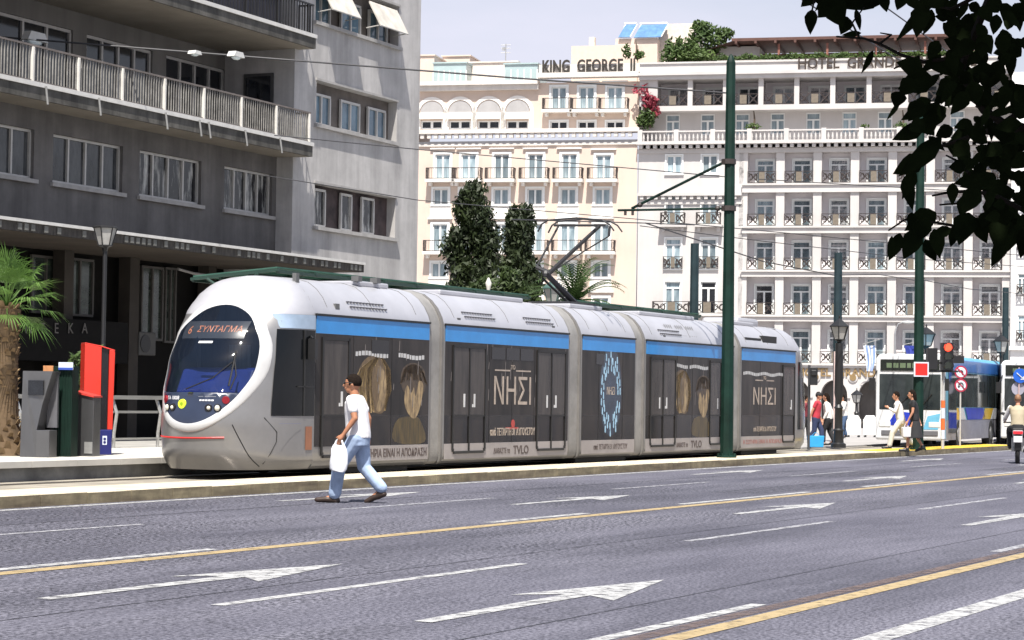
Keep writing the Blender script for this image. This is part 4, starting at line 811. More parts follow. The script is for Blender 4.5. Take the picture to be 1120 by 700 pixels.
def lamp_post(label, g, hl, r=.26, pole_r=.05, mat=None, ornate=True, group=None, flat=False):
    t = thing('street_lamp', label, 'street lamp', g, .3, group); a, b = MB(), MB(); lantern(a, b, hl, r, flat=flat); a.build('lantern_frame', mat or black, t); b.build('lantern_glass', lens, t, smooth=30)
    q = MB(); z1 = hl-.12
    q.lathe([(.24, 0), (.24, .12), (.17, .16), (.15, .5), (.18, .55), (.13, .6), (.12, 1.2), (.15, 1.25), (.08, 1.35), (pole_r*1.2, 1.7), (pole_r, z1)] if ornate else [(pole_r*1.6, 0), (pole_r*1.5, .4), (pole_r, .5), (pole_r, z1)], n=10); q.build('post', mat or black, t, smooth=40); return t
g = D(115, 268, 52); lamp_post('green lantern street lamp in front of the dark shopfront, above the red totem', (g.x, g.y, .14), g.z-.14, .27, .05, black, False, flat=True)
g = D(604, 330, 68); lamp_post('small green-topped lantern lamp showing above the tram roof beside the cypresses', (g.x, g.y, .14), g.z-.14, .28, .05, lgr)
g = D(918, 371, 71.5); lamp_post('black ornate lantern lamp on a heavy base, in front of the arcade', (g.x, g.y, .1), g.z-.1, .30, .12)
g = D(1013, 378, 80); lamp_post('lantern lamp half hidden behind the mast with the red square sign', (g.x, g.y, .1), g.z-.1, .34, .05)
g = D(1095, 385, 85); lamp_post('lantern lamp beside the tall dark pole near the right edge', (g.x, g.y, .0), g.z, .3, .06)
g = D(937, 440, 120); lamp_post('small far lantern lamp in front of the arcade arches', (g.x, g.y, -.25), g.z+.25, .3, .06)
g = D(534, 331, 64); t = thing('white_finial_post', 'white turned post top rising above the tram beside the right cypress', 'post', (g.x, g.y, .14)); q = MB(); h = g.z-.14; q.lathe([(.06, 0), (.06, h), (.12, h+.02), (.05, h+.1), (.1, h+.22), (.04, h+.32), (.07, h+.45), (.09, h+.55), (.02, h+.7)], n=10); q.build('post', P('post_white2', (.6, .58, .54), .6), t, smooth=40)
# masts
def mast(label, g, h, r0, r1, group='dark green overhead line masts', mat=None, cap=True):
    t = thing('line_mast', label, 'mast', g, .2, group); q = MB(); q.lathe([(r0, 0), (r1, h), (r1*.98, h+.02)]+([(r1*.5, h+.16), (.01, h+.22)] if cap else []), n=8); q.build('pole', mat or darkgreen, t, smooth=30)
    q = MB(); q.lathe([(r0*1.5, -.0), (r0*1.5, .04), (r0*1.04, .05), (r0*1.03, .09)], n=8)
    for j in range(8): a = 2*pi*j/8; q.tube((r0*1.25*cos(a), r0*1.25*sin(a), .04), (r0*1.25*cos(a), r0*1.25*sin(a), .1), .025, n=6)
    q.build('base_flange', mat or darkgreen, t); return t
MP = ST.w(13.75, .9, .147); MAST = mast('tall dark green mast on the kerb strip, standing in front of the tram', MP, 9.5, .165, .115)
g = G(1004, 492, .147); top2 = D(1008, 120, g.y); M2 = mast('dark green mast carrying the red square sign, beside the traffic light', g, top2.z-.15, .17, .12)
q = MB(); yy = -.2
mz = D(1003.5, 412, g.y).z-g.z; mz1 = D(1003.5, 396, g.y).z-g.z
q.box(-.23, .23, -.22, -.19, mz, mz1); so_ = q.build('square_sign', P('sign_white', (.6, .6, .6), .5), M2); q = MB(); q.box(-.19, .19, -.225, -.2201, mz+.04, mz1-.04); q.build('red_field', P('sign_red', (.65, .02, .015), .4), so_)
bluegrey = P('pole_bluegrey', (.016, .03, .036), .6, var=.2, spec=.2)
def slim(label, px, ytop, Y, r=.12, group='slim blue-grey poles', mat=None):
    a = D(px, ytop, Y); return mast(label, (a.x, a.y, .0 if Y < 110 else -.1), a.z, r*1.15, r, group, mat or bluegrey, False)
slim('blue-grey pole rising behind the tram roof, left of the big mast', 760, 267, 74, .14); P4 = slim('blue-grey pole standing directly behind the ornate black lamp', 917, 277, 82, .15); P5 = slim('tall dark pole beside the white building near the right edge', 1100, 315, 88, .13)
g = G(912, 487, .1); t = thing('thin_post', 'thin pale pinkish post close beside the ornate black lamp', 'post', g); q = MB(); q.tube((0, 0, 0), (0, 0, 3.1), .03); q.build('post', P('post_pink', (.5, .38, .36), .6), t)
# cantilever arm of the near mast: parts of the mast
def local(t, p): return t.matrix_basis.inverted() @ V(p)
def sp(px, py, t): s, z = on(px, py, t); return ST.w(s, -t, z)
ym = MP.y; A = D(793, 177, ym); B = D(692, 229, ym-1.2*0+2.2*0); arm = MB()
def away(px, py, k):                                          # along the arm, which reaches away from the viewer over the track
    base = MP; dirn = ST.ay; u = ray(px, py); c = V((0, 0, CH)); n_ = V((0, 0, 1)).cross(dirn); kk = (base-c).dot(n_)/u.dot(n_); return c+u*kk
pA, pB, pC, pD, pE = away(793, 177, 0), away(692, 229, 0), away(796, 228, 0), away(676, 230, 0), away(728, 230, 0)
L_ = lambda p: local(MAST, p)
arm.tube(L_(pA), L_(away(691, 228, 0)), .035); arm.tube(L_(pC), L_(pD), .03); arm.build('cantilever_arm', darkgreen, MAST)
q = MB()
for px in (684, 692, 728, 784): p = L_(away(px, 231, 0)); q.tube(p, p+V((0, 0, -.1)), .035); 
for a_ in (177, 228): p = L_(away(797, a_, 0)); q.path([p+V((0, 0, -.06)), p+V((0, 0, .06))], .18, 10)
for a_, b_ in ((785, 228), (700, 224)): p = L_(away(a_, b_, 0)); q.ball(p, .07, n=8)
q.build('insulators', rail_i, MAST)
g = away(706, 243, 0)
# ------------------------------------------------------------------ overhead wires
def wire(label, pts, r=.014, name='overhead_wire', sag=.0):
    P3 = [D(x, y, Y) for x, y, Y in pts]; b = P3[0]; o_ = MB(); out = []
    for i in range(len(P3)-1):
        for k_ in range(8): f_ = k_/8; p = P3[i].lerp(P3[i+1], f_); p.z -= sag*4*f_*(1-f_); out.append(p-b)
    out.append(P3[-1]-b); o_.path(out, r, 5); o = o_.build(name, wire_m, None); o.location = b; return tag(o, label, 'wire', 'overhead wires of the tram line')
wire('thick black span wire crossing from the top balcony past both hotels', [(-30, 38, 62), (321, 66, 64), (560, 85, 66), (800, 102, 68)], .026)
wire('thin wire crossing the office block just above its middle ribbon sill', [(300, 148, 60), (458, 163.5, 62), (700, 185, 64), (800, 194, 66)], .014)
wire('wire crossing the light wall above the lowest ribbon window', [(290, 192, 58), (458, 219, 60), (700, 240, 63), (830, 252, 66), (1125, 280, 78)], .012)
wire('contact wire running from the mast arm over the pantograph', [(560, 240, 50), (706, 244, 56.5), (760, 246, 60)], .014)
wire('wire falling from the arm bracket behind the mast towards the lamp', [(706, 244, 57), (780, 268, 62), (835, 286, 66), (912, 301, 72)], .018)
wire('faint wire crossing the loggias between two slim poles', [(700, 247, 60), (820, 262, 66), (1000, 283, 75), (1125, 292, 82)], .012)
wire('low faint wire across the third loggia row', [(830, 196, 70), (1000, 206, 76), (1125, 214, 80)], .014)
wire('diagonal wire across the sky under the hanging leaves', [(868, -6, 40), (1010, 82, 52), (1060, 112, 56)], .014)
wire('second diagonal sky wire just right of the first', [(955, -2, 40), (1030, 52, 48), (1090, 96, 54)], .014)
wire('short horizontal wire joining the slim pole and the green mast', [(917, 301, 82), (960, 300, 80), (1003, 307, 71)], .014)
wire('low wire to the white building from the green mast', [(1008, 306, 71), (1060, 316, 80), (1125, 322, 90)], .014)
# luminaires hanging on the span wire
for px, py, lab, kk in ((38, 45, 'largest pale lamp box hanging on the span wire at the left edge', 1.5), (213, 59.5, 'small round white lamp hanging on the span wire under the balcony soffit', .6), (258, 62.5, 'flat white lamp hanging on the span wire nearest the light wall', .9)):
    p = D(px, py, 62.5); t = thing('hanging_lamp', lab, 'lamp', p, SR, 'lamps hanging on the span wire'); q = MB(); q.prism([(-.3*kk, 0), (-.2*kk, .16*kk), (.2*kk, .16*kk), (.3*kk, 0)], -.12, .12); q.build('housing', P('lamp_housing', (.55, .55, .53), .4), t); q = MB(); q.ball((.0, 0, 0), .22*kk, .1, .09*kk); q.build('diffuser', P('lamp_diffuser', (.6, .68, .7), .2), t, smooth=180)
# ------------------------------------------------------------------ the tram
T0 = 9.5; TC = 3.1
TR = thing('tram', 'long silver five-section tram with dark posters and a blue band, standing at the platform', 'tram', ST.w(T0, TC, .05), SR)
TZ = -.05                                                    # road-level heights to local
def tx(s): return s-T0
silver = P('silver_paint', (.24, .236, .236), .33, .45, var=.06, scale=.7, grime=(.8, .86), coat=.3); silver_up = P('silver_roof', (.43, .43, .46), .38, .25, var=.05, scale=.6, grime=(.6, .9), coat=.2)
ring_m = P('ring_white', (.48, .48, .48), .35, .1, var=.03, coat=.4); blue = P('band_blue', (.02, .235, .60), .35, var=.08, scale=1.2, grime=(1, .85), coat=.2)
bellow = P('gangway_beige', (.29, .28, .265), .6, .2, var=.12, scale=1.5, grime=(2, .75)); under = P('underframe', (.012, .012, .012), .8)
post_m = P('poster_dark', (.013, .012, .012), .35, col2=(.040, .034, .032), scale=1.3, stretch=(2.2, 1, .5), spec=.22); post_lo = P('poster_low', (.006, .006, .007), .2, col2=(.026, .021, .018), scale=1.5, stretch=(2, 1, .6), spec=.4)
skirt_m = P('skirt_poster', (.33, .30, .29), .4, .15, var=.08, scale=1, grime=(1.2, .8)); seal = P('door_seal', (.008, .008, .008), .5)
PR = [(1.10, .22), (1.17, .27), (1.2, .36), (1.2, .6), (1.2, 1.4), (1.2, 2.3), (1.2, 2.56), (1.195, 2.88), (1.15, 3.02), (1.06, 3.19), (.93, 3.34), (.76, 3.46), (.5, 3.53), (.2, 3.55)]
def section(y=1.0): return [(-a*y, z+TZ) for a, z in PR]+[(a*y, z+TZ) for a, z in reversed(PR)]
def loft(mb, s0, s1, k=1.0, mi=0, prof=None):
    pf_ = prof or section(k); n = len(pf_); vs = [(tx(s0), y, z) for y, z in pf_]+[(tx(s1), y, z) for y, z in pf_]
    mb.add(vs, [tuple(range(n)), tuple(range(2*n-1, n-1, -1))]+[(i, i+n, (i+1) % n+n, (i+1) % n) for i in range(n)], mi)
Y = -1.2
MODS = [(-3.97, .30), (.88, 6.70), (7.36, 10.40), (11.0, 16.9), (17.45, 22.0)]
def split_mat(mb):                                           # roof shoulders take the paler silver
    for i, f in enumerate(mb.f):
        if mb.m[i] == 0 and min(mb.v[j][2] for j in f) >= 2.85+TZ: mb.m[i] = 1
for i, (a, b) in enumerate(MODS):
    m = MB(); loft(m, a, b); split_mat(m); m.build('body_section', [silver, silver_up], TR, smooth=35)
    q = MB(); s1 = b if i < 4 else 21.8
    q.box(tx(a+.05), tx(s1-.05), Y-.012, Y-.002, 2.56+TZ, 2.86+TZ); q.box(tx(a+.05), tx(s1-.05), -Y+.002, -Y+.012, 2.56+TZ, 2.86+TZ); q.build('blue_band', blue, TR)
    q = MB(); q.box(tx(a+.02), tx(s1-.02), Y-.03, Y+.02, 2.865+TZ, 2.90+TZ); q.build('gutter', seal, TR)
for a, b in zip(MODS[:-1], MODS[1:]):
    m = MB(); loft(m, a[1], b[0], .955); m.build('gangway', bellow, TR, smooth=35)
    q = MB(); pf_ = [(y*.99, z-.01) for y, z in section()]; loft(q, a[1]+.001, a[1]+.07, 1, prof=pf_); loft(q, b[0]-.07, b[0]-.001, 1, prof=pf_); q.build('gangway_frame', P('gangway_frame', (.2, .19, .18), .5, .4), TR, smooth=35)
# skirts, posters, doors on the side towards the road
def panel(name, s0, s1, z0, z1, mat, y=Y-.008, d=.006, mi=0): q = MB(); q.box(tx(s0), tx(s1), y, y+d, z0+TZ, z1+TZ); return q.build(name, mat, TR)
ZL, ZM, ZT = .60, 1.14, 2.555
spans = [(-3.93, .26), (.93, 6.66), (7.40, 10.36), (11.05, 16.85), (17.5, 21.75)]
for i, (a, b) in enumerate(spans):
    panel('poster_panel', a, b, ZM, ZT, post_m); panel('lower_poster', a, b, ZL, ZM-.002, post_lo)
    if i: panel('skirt_panel', a, b, .30, ZL-.004, skirt_m)
    else: panel('skirt_panel', -2.72, b, .32, ZL-.004, skirt_m)
for a, b in ((2.9, 4.9), (8.1, 8.6), (-2.0, -1.3)):          # small clear vents high in the posters
    q = MB(); n = max(1, round((b-a)/.7))
    for k in range(n): u = a+(b-a)*k/n; q.box(tx(u+.03), tx(u+(b-a)/n-.03), Y-.014, Y-.0085, 2.26+TZ, 2.5+TZ)
    q.build('vent_window', P('vent_dark', (.006, .006, .007), .1), TR)
def door(s0, s1, leaves=2, z0=.40):
    r = MB(); r.box(tx(s0-.03), tx(s0+.02), Y-.03, Y-.009, z0+.08+TZ, 2.5+TZ); r.box(tx(s1-.02), tx(s1+.03), Y-.03, Y-.009, z0+.08+TZ, 2.5+TZ); r.box(tx(s0-.02), tx(s1+.02), Y-.03, Y-.009, 2.45+TZ, 2.5+TZ); r.box(tx(s0+.05), tx(s1-.05), Y-.03, Y-.009, z0+TZ, z0+.05+TZ)
    r.box(tx(s0-.02), tx(s0+.05), Y-.028, Y-.009, z0+.04+TZ, z0+.1+TZ); r.box(tx(s1-.05), tx(s1+.02), Y-.028, Y-.009, z0+.04+TZ, z0+.1+TZ)
    if leaves == 2: c = (s0+s1)/2; r.box(tx(c-.02), tx(c+.02), Y-.03, Y-.009, z0+.05+TZ, 2.45+TZ)
    r.box(tx(s0+.02), tx(s1-.02), Y-.022, Y-.0089, ZM-.02+TZ, ZM+.01+TZ)
    o = r.build('door', seal, TR)
    for k in range(leaves):
        u0 = s0+(s1-s0)*k/leaves+.025; u1 = s0+(s1-s0)*(k+1)/leaves-.025; q = MB(); q.box(tx(u0), tx(u1), Y-.016, Y-.0085, ZM+.012+TZ, 2.445+TZ); q.build('door_glass', P('door_poster', (.03, .027, .027), .25, col2=(.068, .06, .056), scale=1.6, stretch=(3, 1, .5), spec=.25), o)
    q = MB()
    for sg in ((-1, 1) if leaves == 2 else (1,)):
        c = (s0+s1)/2+sg*.22; q.box(tx(c-.035), tx(c+.035), Y-.02, Y-.0165, 1.3+TZ, 1.56+TZ)
        if sg > 0: q.box(tx(c-.1), tx(c-.05), Y-.02, Y-.0165, 1.3+TZ, 1.36+TZ)
    q.build('sticker', P('sticker_white', (.55, .55, .55), .5), o)
door(-3.70, -2.80, 1); door(1.26, 2.65); door(5.09, 6.50); door(11.31, 12.86); door(15.2, 16.7); door(20.72, 21.68, 1)
# joints between wrapped window panes and across the roof shells
for a, b, us in ((-3.93, .26, (-2.62, -1.2)), (.93, 6.66, (2.85, 3.9, 4.95)), (7.40, 10.36, (8.3, 9.65)), (11.05, 16.85, (13.0, 14.0, 15.05)), (17.5, 21.75, (18.9, 20.55))):
    for u in us: q = MB(); q.box(tx(u-.008), tx(u+.008), Y-.0125, Y-.0085, ZL+TZ, ZT+TZ); q.build('pane_joint', seal, TR)
    for u in (a+.45, (a+b)/2, b-.45):
        q = MB(); pf_ = [(y_, z_+.003) for y_, z_ in section(1.0) if z_ > 2.9+TZ]; q.path([(tx(u), y_, z_) for y_, z_ in pf_], .006, 4); q.build('roof_joint', P('joint_grey', (.12, .12, .12), .7), TR)
# lettering on the posters
tw = P('poster_letters', (.36, .30, .25), .5, var=.2, scale=6); tk_ = P('skirt_letters', (.07, .05, .045), .5); tb = P('small_letters', (.45, .45, .45), .5)
def lett(s, size, sc, z, width, mat=tw, bold=.0, name='lettering'):
    q = MB(); put_text(q, s, size, tx(sc), Y-.012, z+TZ, width=width, bold=bold, ext=.002); return q.build(name, mat, TR)
NH = '\u039d\u0397\u03a3\u0399'
lett(NH, .78, 3.92, 1.36, 1.72); lett(NH, .62, 19.25, 1.42, 1.75); lett(NH, .24, 8.97, 1.60, .44)
for sc, w2, zz in ((3.92, .72, 2.03), (19.25, .62, 2.04)):
    q = MB(); q.box(tx(sc-w2-.12), tx(sc-.14), Y-.0135, Y-.0105, zz+TZ, zz+.03+TZ); q.box(tx(sc+.14), tx(sc+w2+.12), Y-.0135, Y-.0105, zz+TZ, zz+.03+TZ); q.build('poster_rule', tw, TR); lett('TO', .13, sc, zz-.02+.06, .2)
APO = '\u03b1\u03c0\u03cc \u03a4\u0395\u03a4\u0391\u03a1\u03a4\u0397 31 \u0391\u03a5\u0393\u039f\u03a5\u03a3\u03a4\u039f\u03a5'
lett(APO, .2, 3.95, .74, 2.1, tw, .004); lett(APO, .17, 19.3, .72, 1.8, tw); lett(APO, .16, 9.0, .39, 1.9, tk_)
lett('\u0397 \u03a3\u03a9\u03a4\u0397\u03a1\u0399\u0391 \u0395\u0399\u039d\u0391\u0399 \u0397 \u0391\u03a0\u039f\u0394\u03a1\u0391\u03a3\u0397', .2, -1.15, .39, 2.7, tk_, .003)
DI = '\u0394\u0399\u0391\u0392\u0391\u03a3\u03a4\u0395 \u03c4\u03bf'
for sc in (3.45, 13.35): lett(DI, .15, sc, .38, .75, tk_)
for sc in (4.35, 14.3): lett('TVLO', .24, sc, .36, .72, tk_, .004)
lett('\u0397 \u03a3\u03a9\u03a4\u0397\u03a1\u0399\u0391 \u0395\u0399\u039d\u0391\u0399 \u0397 \u0391\u03a0\u039f\u0394\u03a1\u0391\u03a3\u0397', .15, 19.2, .40, 3.1, P('skirt_letters_red', (.3, .12, .1), .5))
random.seed(11)
for s_a, s_b, z_ in ((-2.55, -1.35, 2.20), (-.95, .0, 2.19), (12.6, 13.6, 2.28), (13.8, 15.0, 2.27), (17.6, 21.5, 2.18)):
    u = s_a; q = MB()
    while u < s_b: w_ = random.uniform(.05, .11); zz = z_+.02*sin(u*5); q.box(tx(u), tx(u+w_), Y-.0125, Y-.0095, zz+TZ, zz+.08+TZ); u += w_+.03
    q.build('small_print', tb, TR)
def streaks(s0, s1, n, seed):
    random.seed(seed); q = MB()
    for _ in range(n): u = random.uniform(s0, s1); z = random.uniform(1.3, 2.4); h = random.uniform(.08, .3); q.add([(tx(u), Y-.0115, z+TZ), (tx(u+.025), Y-.0115, z-.02+TZ), (tx(u+.04), Y-.0115, z+h+TZ), (tx(u+.02), Y-.0115, z+h+.03+TZ)], [(0, 1, 2, 3)])
    return q
mm = MB()
for a in ((-2.3, .2, 14, 1), (1.0, 6.5, 34, 2), (12.5, 16, 16, 4)): s_ = streaks(*a); mm.add(s_.v, s_.f)
mm.build('poster_streaks', P('streak_grey', (.17, .15, .14), .4), TR, recalc=False)
# two half-seen portraits, in flat printed tones
fa, fb, fc = P('print_tan', (.045, .033, .024), .4, col2=(.24, .16, .08), scale=3.2, stretch=(3.5, 1, .8)), P('print_pale', (.07, .045, .025), .4, col2=(.40, .29, .15), scale=6, stretch=(2.2, 1, .7)), P('print_brown', (.035, .025, .018), .4, col2=(.12, .075, .04), scale=5, stretch=(3, 1, .8))
def blob(pts, y, mat, nm='portrait_print'):
    q = MB(); n = len(pts); cx = sum(p[0] for p in pts)/n; cz = sum(p[1] for p in pts)/n; k = 5; vs = []
    for i in range(n):
        p0_, p1_, p2_, p3_ = pts[i-1], pts[i], pts[(i+1) % n], pts[(i+2) % n]
        for j in range(k): t = j/k; vs.append(tuple(.5*(2*p1_[c]+(p2_[c]-p0_[c])*t+(2*p0_[c]-5*p1_[c]+4*p2_[c]-p3_[c])*t*t+(3*p1_[c]-p0_[c]-3*p2_[c]+p3_[c])*t**3) for c in (0, 1)))
    q.add([(tx(u), y, z+TZ) for u, z in vs], [tuple(range(len(vs)))]); return q.build(nm, mat, TR)
gold = P('print_gold', (.16, .10, .045), .4, col2=(.58, .42, .20), scale=9, stretch=(3, 1, .6)); golds = P('print_gold_dark', (.05, .035, .02), .4, col2=(.17, .11, .05), scale=9, stretch=(3, 1, .6)); brn = P('print_hair_brown', (.025, .018, .013), .4, col2=(.085, .055, .03), scale=9)
def strands(name, n, f, y, mats, w0=.018):
    q = MB()
    for k in range(n):
        pts = f(random.random()); mi = random.randrange(len(mats)); w_ = w0*random.uniform(.5, 1.5)
        for (a, b), (c, d) in zip(pts[:-1], pts[1:]): q.add([(tx(a-w_), y, b+TZ), (tx(a+w_), y, b+TZ), (tx(c+w_), y, d+TZ), (tx(c-w_), y, d+TZ)], [(0, 1, 2, 3)], mi)
    return q.build(name, mats, TR, recalc=False)
for o_ in (-1.66, 13.45):                                    # two portraits: fair long hair, and a dark-haired head turned to her
    random.seed(8); TX0 = tx; tx = lambda u, o_=o_: TX0(o_+(u-o_)*1.32)
    blob([(o_-.62, 1.55), (o_-.58, 1.95), (o_-.35, 2.18), (o_-.02, 2.22), (o_+.22, 2.0), (o_+.26, 1.5), (o_+.12, 1.2), (o_-.15, 1.2), (o_-.45, 1.35)], Y-.0093, golds)
    def hair_l(r): x = o_-.05-.62*r; return [(o_-.02-.25*r, 2.22-.10*r), (x*.6+(o_-.02)*.4-.12, 1.98), (x-.06, 1.66+.05*sin(r*20)), (x+.05*sin(r*31), 1.3+.12*sin(r*17))]
    def hair_r(r): x = o_+.20+.10*r; return [(o_+.02+.08*r, 2.21-.05*r), (x-.02, 1.98), (x+.02, 1.6), (x-.04-.08*r, 1.22+.1*r)]
    strands('portrait_hair', 80, hair_l, Y-.0098, [gold, golds, gold]); strands('portrait_hair', 30, hair_r, Y-.0118, [gold, golds])
    blob([(o_-.16, 1.96), (o_+.0, 2.04), (o_+.16, 1.88), (o_+.19, 1.6), (o_+.14, 1.36), (o_+.04, 1.22), (o_-.08, 1.24), (o_-.14, 1.5), (o_-.10, 1.75)], Y-.0106, fb, 'portrait_face')
    blob([(o_-.2, 1.96), (o_-.06, 2.03), (o_-.0, 1.8), (o_-.03, 1.62), (o_+.01, 1.55), (o_-.05, 1.35), (o_-.12, 1.25), (o_-.21, 1.58)], Y-.0110, golds, 'portrait_shadow')
    blob([(o_+.62, 1.72), (o_+.66, 2.0), (o_+.95, 2.12), (o_+1.28, 2.02), (o_+1.36, 1.7), (o_+1.2, 1.5), (o_+.8, 1.52)], Y-.0094, brn)
    def hair_b(r): a_ = pi*(.05+.9*r); return [(o_+.98+.1*cos(a_), 1.92), (o_+.98+.28*cos(a_), 1.92+.17*sin(a_)), (o_+1.0+.40*cos(a_)*1.0, 1.70+.1*sin(a_))]
    strands('portrait_hair', 60, hair_b, Y-.0112, [brn, golds, brn])
    blob([(o_+.80, 1.22), (o_+.72, 1.46), (o_+.80, 1.70), (o_+.92, 1.56), (o_+1.0, 1.66), (o_+1.06, 1.50), (o_+1.16, 1.80), (o_+1.28, 1.70), (o_+1.24, 1.44), (o_+1.14, 1.18), (o_+1.0, 1.08)], Y-.0103, fb, 'portrait_face')
    blob([(o_+.45, .66), (o_+.5, 1.04), (o_+.9, 1.12), (o_+1.2, 1.06), (o_+1.34, .64)], Y-.0094, P('print_olive', (.012, .01, .006), .3, col2=(.11, .075, .02), scale=5, stretch=(4, 1, .5)))
    tx = TX0
# ring of pale blue drops
bd = P('drop_blue', (.30, .48, .62), .35, var=.25, scale=8); q = MB(); random.seed(5)
for rr, n in ((.78, 24), (.6, 20), (.95, 12)):
    for k in range(n):
        a = 2*pi*k/n+random.uniform(-.1, .1); u = 8.97+rr*.68*cos(a); z = 1.66+rr*.88*sin(a)-(.08 if sin(a) < 0 else 0)
        if rr > .9 and abs(sin(a)) < .75: continue
        if rr < .65 and sin(a) < -.1 and abs(cos(a)) < .1: continue
        q.prism([(tx(u)+.04*cos(t)*(1 if sin(t) < 0 else .6), z+TZ+.085*sin(t)) for t in [pi*2*j/8 for j in range(8)]], Y-.013, Y-.0095)
q.build('drop_emblem', bd, TR); q = MB(); q.prism([(tx(8.97+.62*cos(t)), 1.68+TZ+1.0*sin(t)) for t in [pi*2*j/30 for j in range(30)]], Y-.0094, Y-.0085); q.build('emblem_ground', P('emblem_navy', (.022, .035, .06), .25, var=.3, scale=3), TR)
q = MB(); q.path([(tx(3.95), Y-.013, .97+TZ), (tx(3.95), Y-.01, .97+TZ)], .09, 8); q.box(tx(3.6), tx(4.2), Y-.0125, Y-.01, .86+TZ, .9+TZ); q.build('red_print', P('print_red', (.35, .04, .03), .4), TR)
# ---- nose
TOPZ = 3.55
def tab(z, T):
    for (a, va), (b, vb) in zip(T[:-1], T[1:]):
        if z <= b: t = max(0, (z-a)/(b-a)); t = t*t*(3-2*t)*.5+t*.5; return va+(vb-va)*t
    return T[-1][1]
def WZ(z): return tab(z, sorted([(b, a) for a, b in PR]))
def nose(mb, x0, sg, LT, M=2.35, nz_=46, nt=44, mi=0, hole=None):
    vs = []; zs = [.22+(TOPZ-.22)*(1-(1-i/nz_)**1.25) for i in range(nz_+1)]
    for z in zs:
        W, L = WZ(z), tab(z, LT)
        for j in range(nt+1):
            t = -pi/2+pi*j/nt; y = W*math.copysign(abs(sin(t))**(2/M), sin(t)); x = x0-sg*L*abs(cos(t))**(2/M); vs.append((tx(x), y, z+TZ))
    fs = []
    for i in range(nz_):
        for j in range(nt):
            a = i*(nt+1)+j; f = (a, a+1, a+nt+2, a+nt+1); c = sum((V(vs[k]) for k in f), V())/4
            if hole and hole(c): continue
            fs.append(f)
    mb.add(vs, fs, mi); n = nt+1; mb.add([vs[j] for j in range(n)], [tuple(range(n))], mi)
LT = [(.22, 1.80), (.5, 2.0), (1.0, 2.07), (1.5, 1.98), (2.0, 1.79), (2.5, 1.45), (2.9, 1.06), (3.2, .76), (3.4, .48), (3.55, .18)]
NX = -3.95
def nx_(y, z, M=2.35): W, L = WZ(z), tab(z, LT); return NX-L*max(0, 1-(abs(y)/W)**M)**(1/M)
EC, EW, EH = 2.0, .915, 1.05                                # windscreen oval
def oval(t, k=1.0): return k*EW*cos(t)*(1.0+.05*sin(t)), EC+k*EH*sin(t)
def inoval(y, z, k=1.0):
    dz = (z-EC)/EH; return (y/(EW*(1+.05*dz)))**2+dz*dz < k*k
m = MB(); nose(m, NX, 1, LT, hole=lambda c: inoval(c.y, c.z-TZ, 1.0)); 
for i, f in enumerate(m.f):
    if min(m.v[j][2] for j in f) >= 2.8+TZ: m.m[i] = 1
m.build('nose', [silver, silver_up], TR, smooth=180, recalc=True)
def patch(mb, ks, off, nt=64, mi=0, z_lo=None, z_hi=None):   # rings of the oval laid on the nose
    rows = []
    for k in ks:
        r = []
        for j in range(nt):
            y, z = oval(2*pi*j/nt, k); y = max(-1.17, min(1.17, y)); z = min(max(z, .3), 3.5)
            if z_lo is not None and z < z_lo: z = z_lo
            if z_hi is not None and z > z_hi: z = z_hi
            r.append((tx(nx_(y, z)-off), y, z+TZ))
        rows.append(r)
    vs = [p for r in rows for p in r]; n = nt
    mb.add(vs, [(i*n+j, i*n+(j+1) % n, (i+1)*n+(j+1) % n, (i+1)*n+j) for i in range(len(rows)-1) for j in range(n)], mi)
m = MB(); patch(m, (.965, .965, .99, 1.04, 1.08, 1.10, 1.10), .0); n = 64
offs = [-.03, .012, .022, .024, .02, .008, -.03]
for r in range(7):
    for j in range(n): v = m.v[r*n+j]; m.v[r*n+j] = (v[0]-offs[r], v[1], v[2])
m.build('windscreen_ring', ring_m, TR, smooth=60)
ws = glass('windscreen_glass', (.01, .016, .03), .44); ks = [.0, .12, .25, .4, .55, .7, .82, .91, .975]
ZP = 1.52
m = MB(); patch(m, ks, .010, z_lo=ZP+.0); m.build('windscreen', ws, TR, smooth=180)
m = MB(); patch(m, [k for k in ks if k], .012, z_hi=ZP-.01); pn = m
rows_m = P('panel_navy', (.020, .028, .055), .3, coat=.3); m.build('lamp_panel', rows_m, TR, smooth=180)
m = MB()                                                     # destination blind behind the glass, with lit amber characters
def on_nose(y, z, off=.012): return (tx(nx_(y, z)-off), y, z+TZ)
gridy = [-.62+1.24*i/14 for i in range(15)]; gz_ = [2.42, 2.52, 2.62, 2.72]
vs = [on_nose(y, z, .016) for z in gz_ for y in gridy]; m.add(vs, [(r*15+c, r*15+c+1, (r+1)*15+c+1, (r+1)*15+c) for r in range(3) for c in range(14)])
m.build('destination_display', P('display_dark', (.02, .025, .035), .3), TR, smooth=180)
def nose_text(s, size, yc, z, mat, name, width=None, off=.018, bold=0, parent=None):
    vs, fs = text_geo(s, size, .0, 'CENTER', bold); k = width/(max(v.x for v in vs)-min(v.x for v in vs)) if width else 1
    q = MB(); q.add([on_nose(yc-v.x*k, z+v.y, off+v.z) for v in vs], fs); return q.build(name, mat, TR, recalc=False)
amb = P('amber_leds', (.26, .10, .06), .5)
nose_text('6', .2, .45, 2.50, amb, 'display_number'); nose_text('\u03a3\u03a5\u039d\u03a4\u0391\u0393\u039c\u0391', .15, -.14, 2.53, amb, 'display_text', .84)
wt = P('mark_white', (.6, .6, .62), .5)
nose_text('TA 10008', .085, .38, 1.385, wt, 'number_mark', .30, bold=.002); nose_text('\u2014 \u2014\u2014', .04, -.30, 1.43, wt, 'small_mark', .3)
q = MB()
for a in range(5): q.add([on_nose(-.18-.05*a, 1.39, .018), on_nose(-.22-.05*a, 1.39, .018), on_nose(-.22-.05*a, 1.365, .018), on_nose(-.18-.05*a, 1.365, .018)], [(0, 1, 2, 3)])
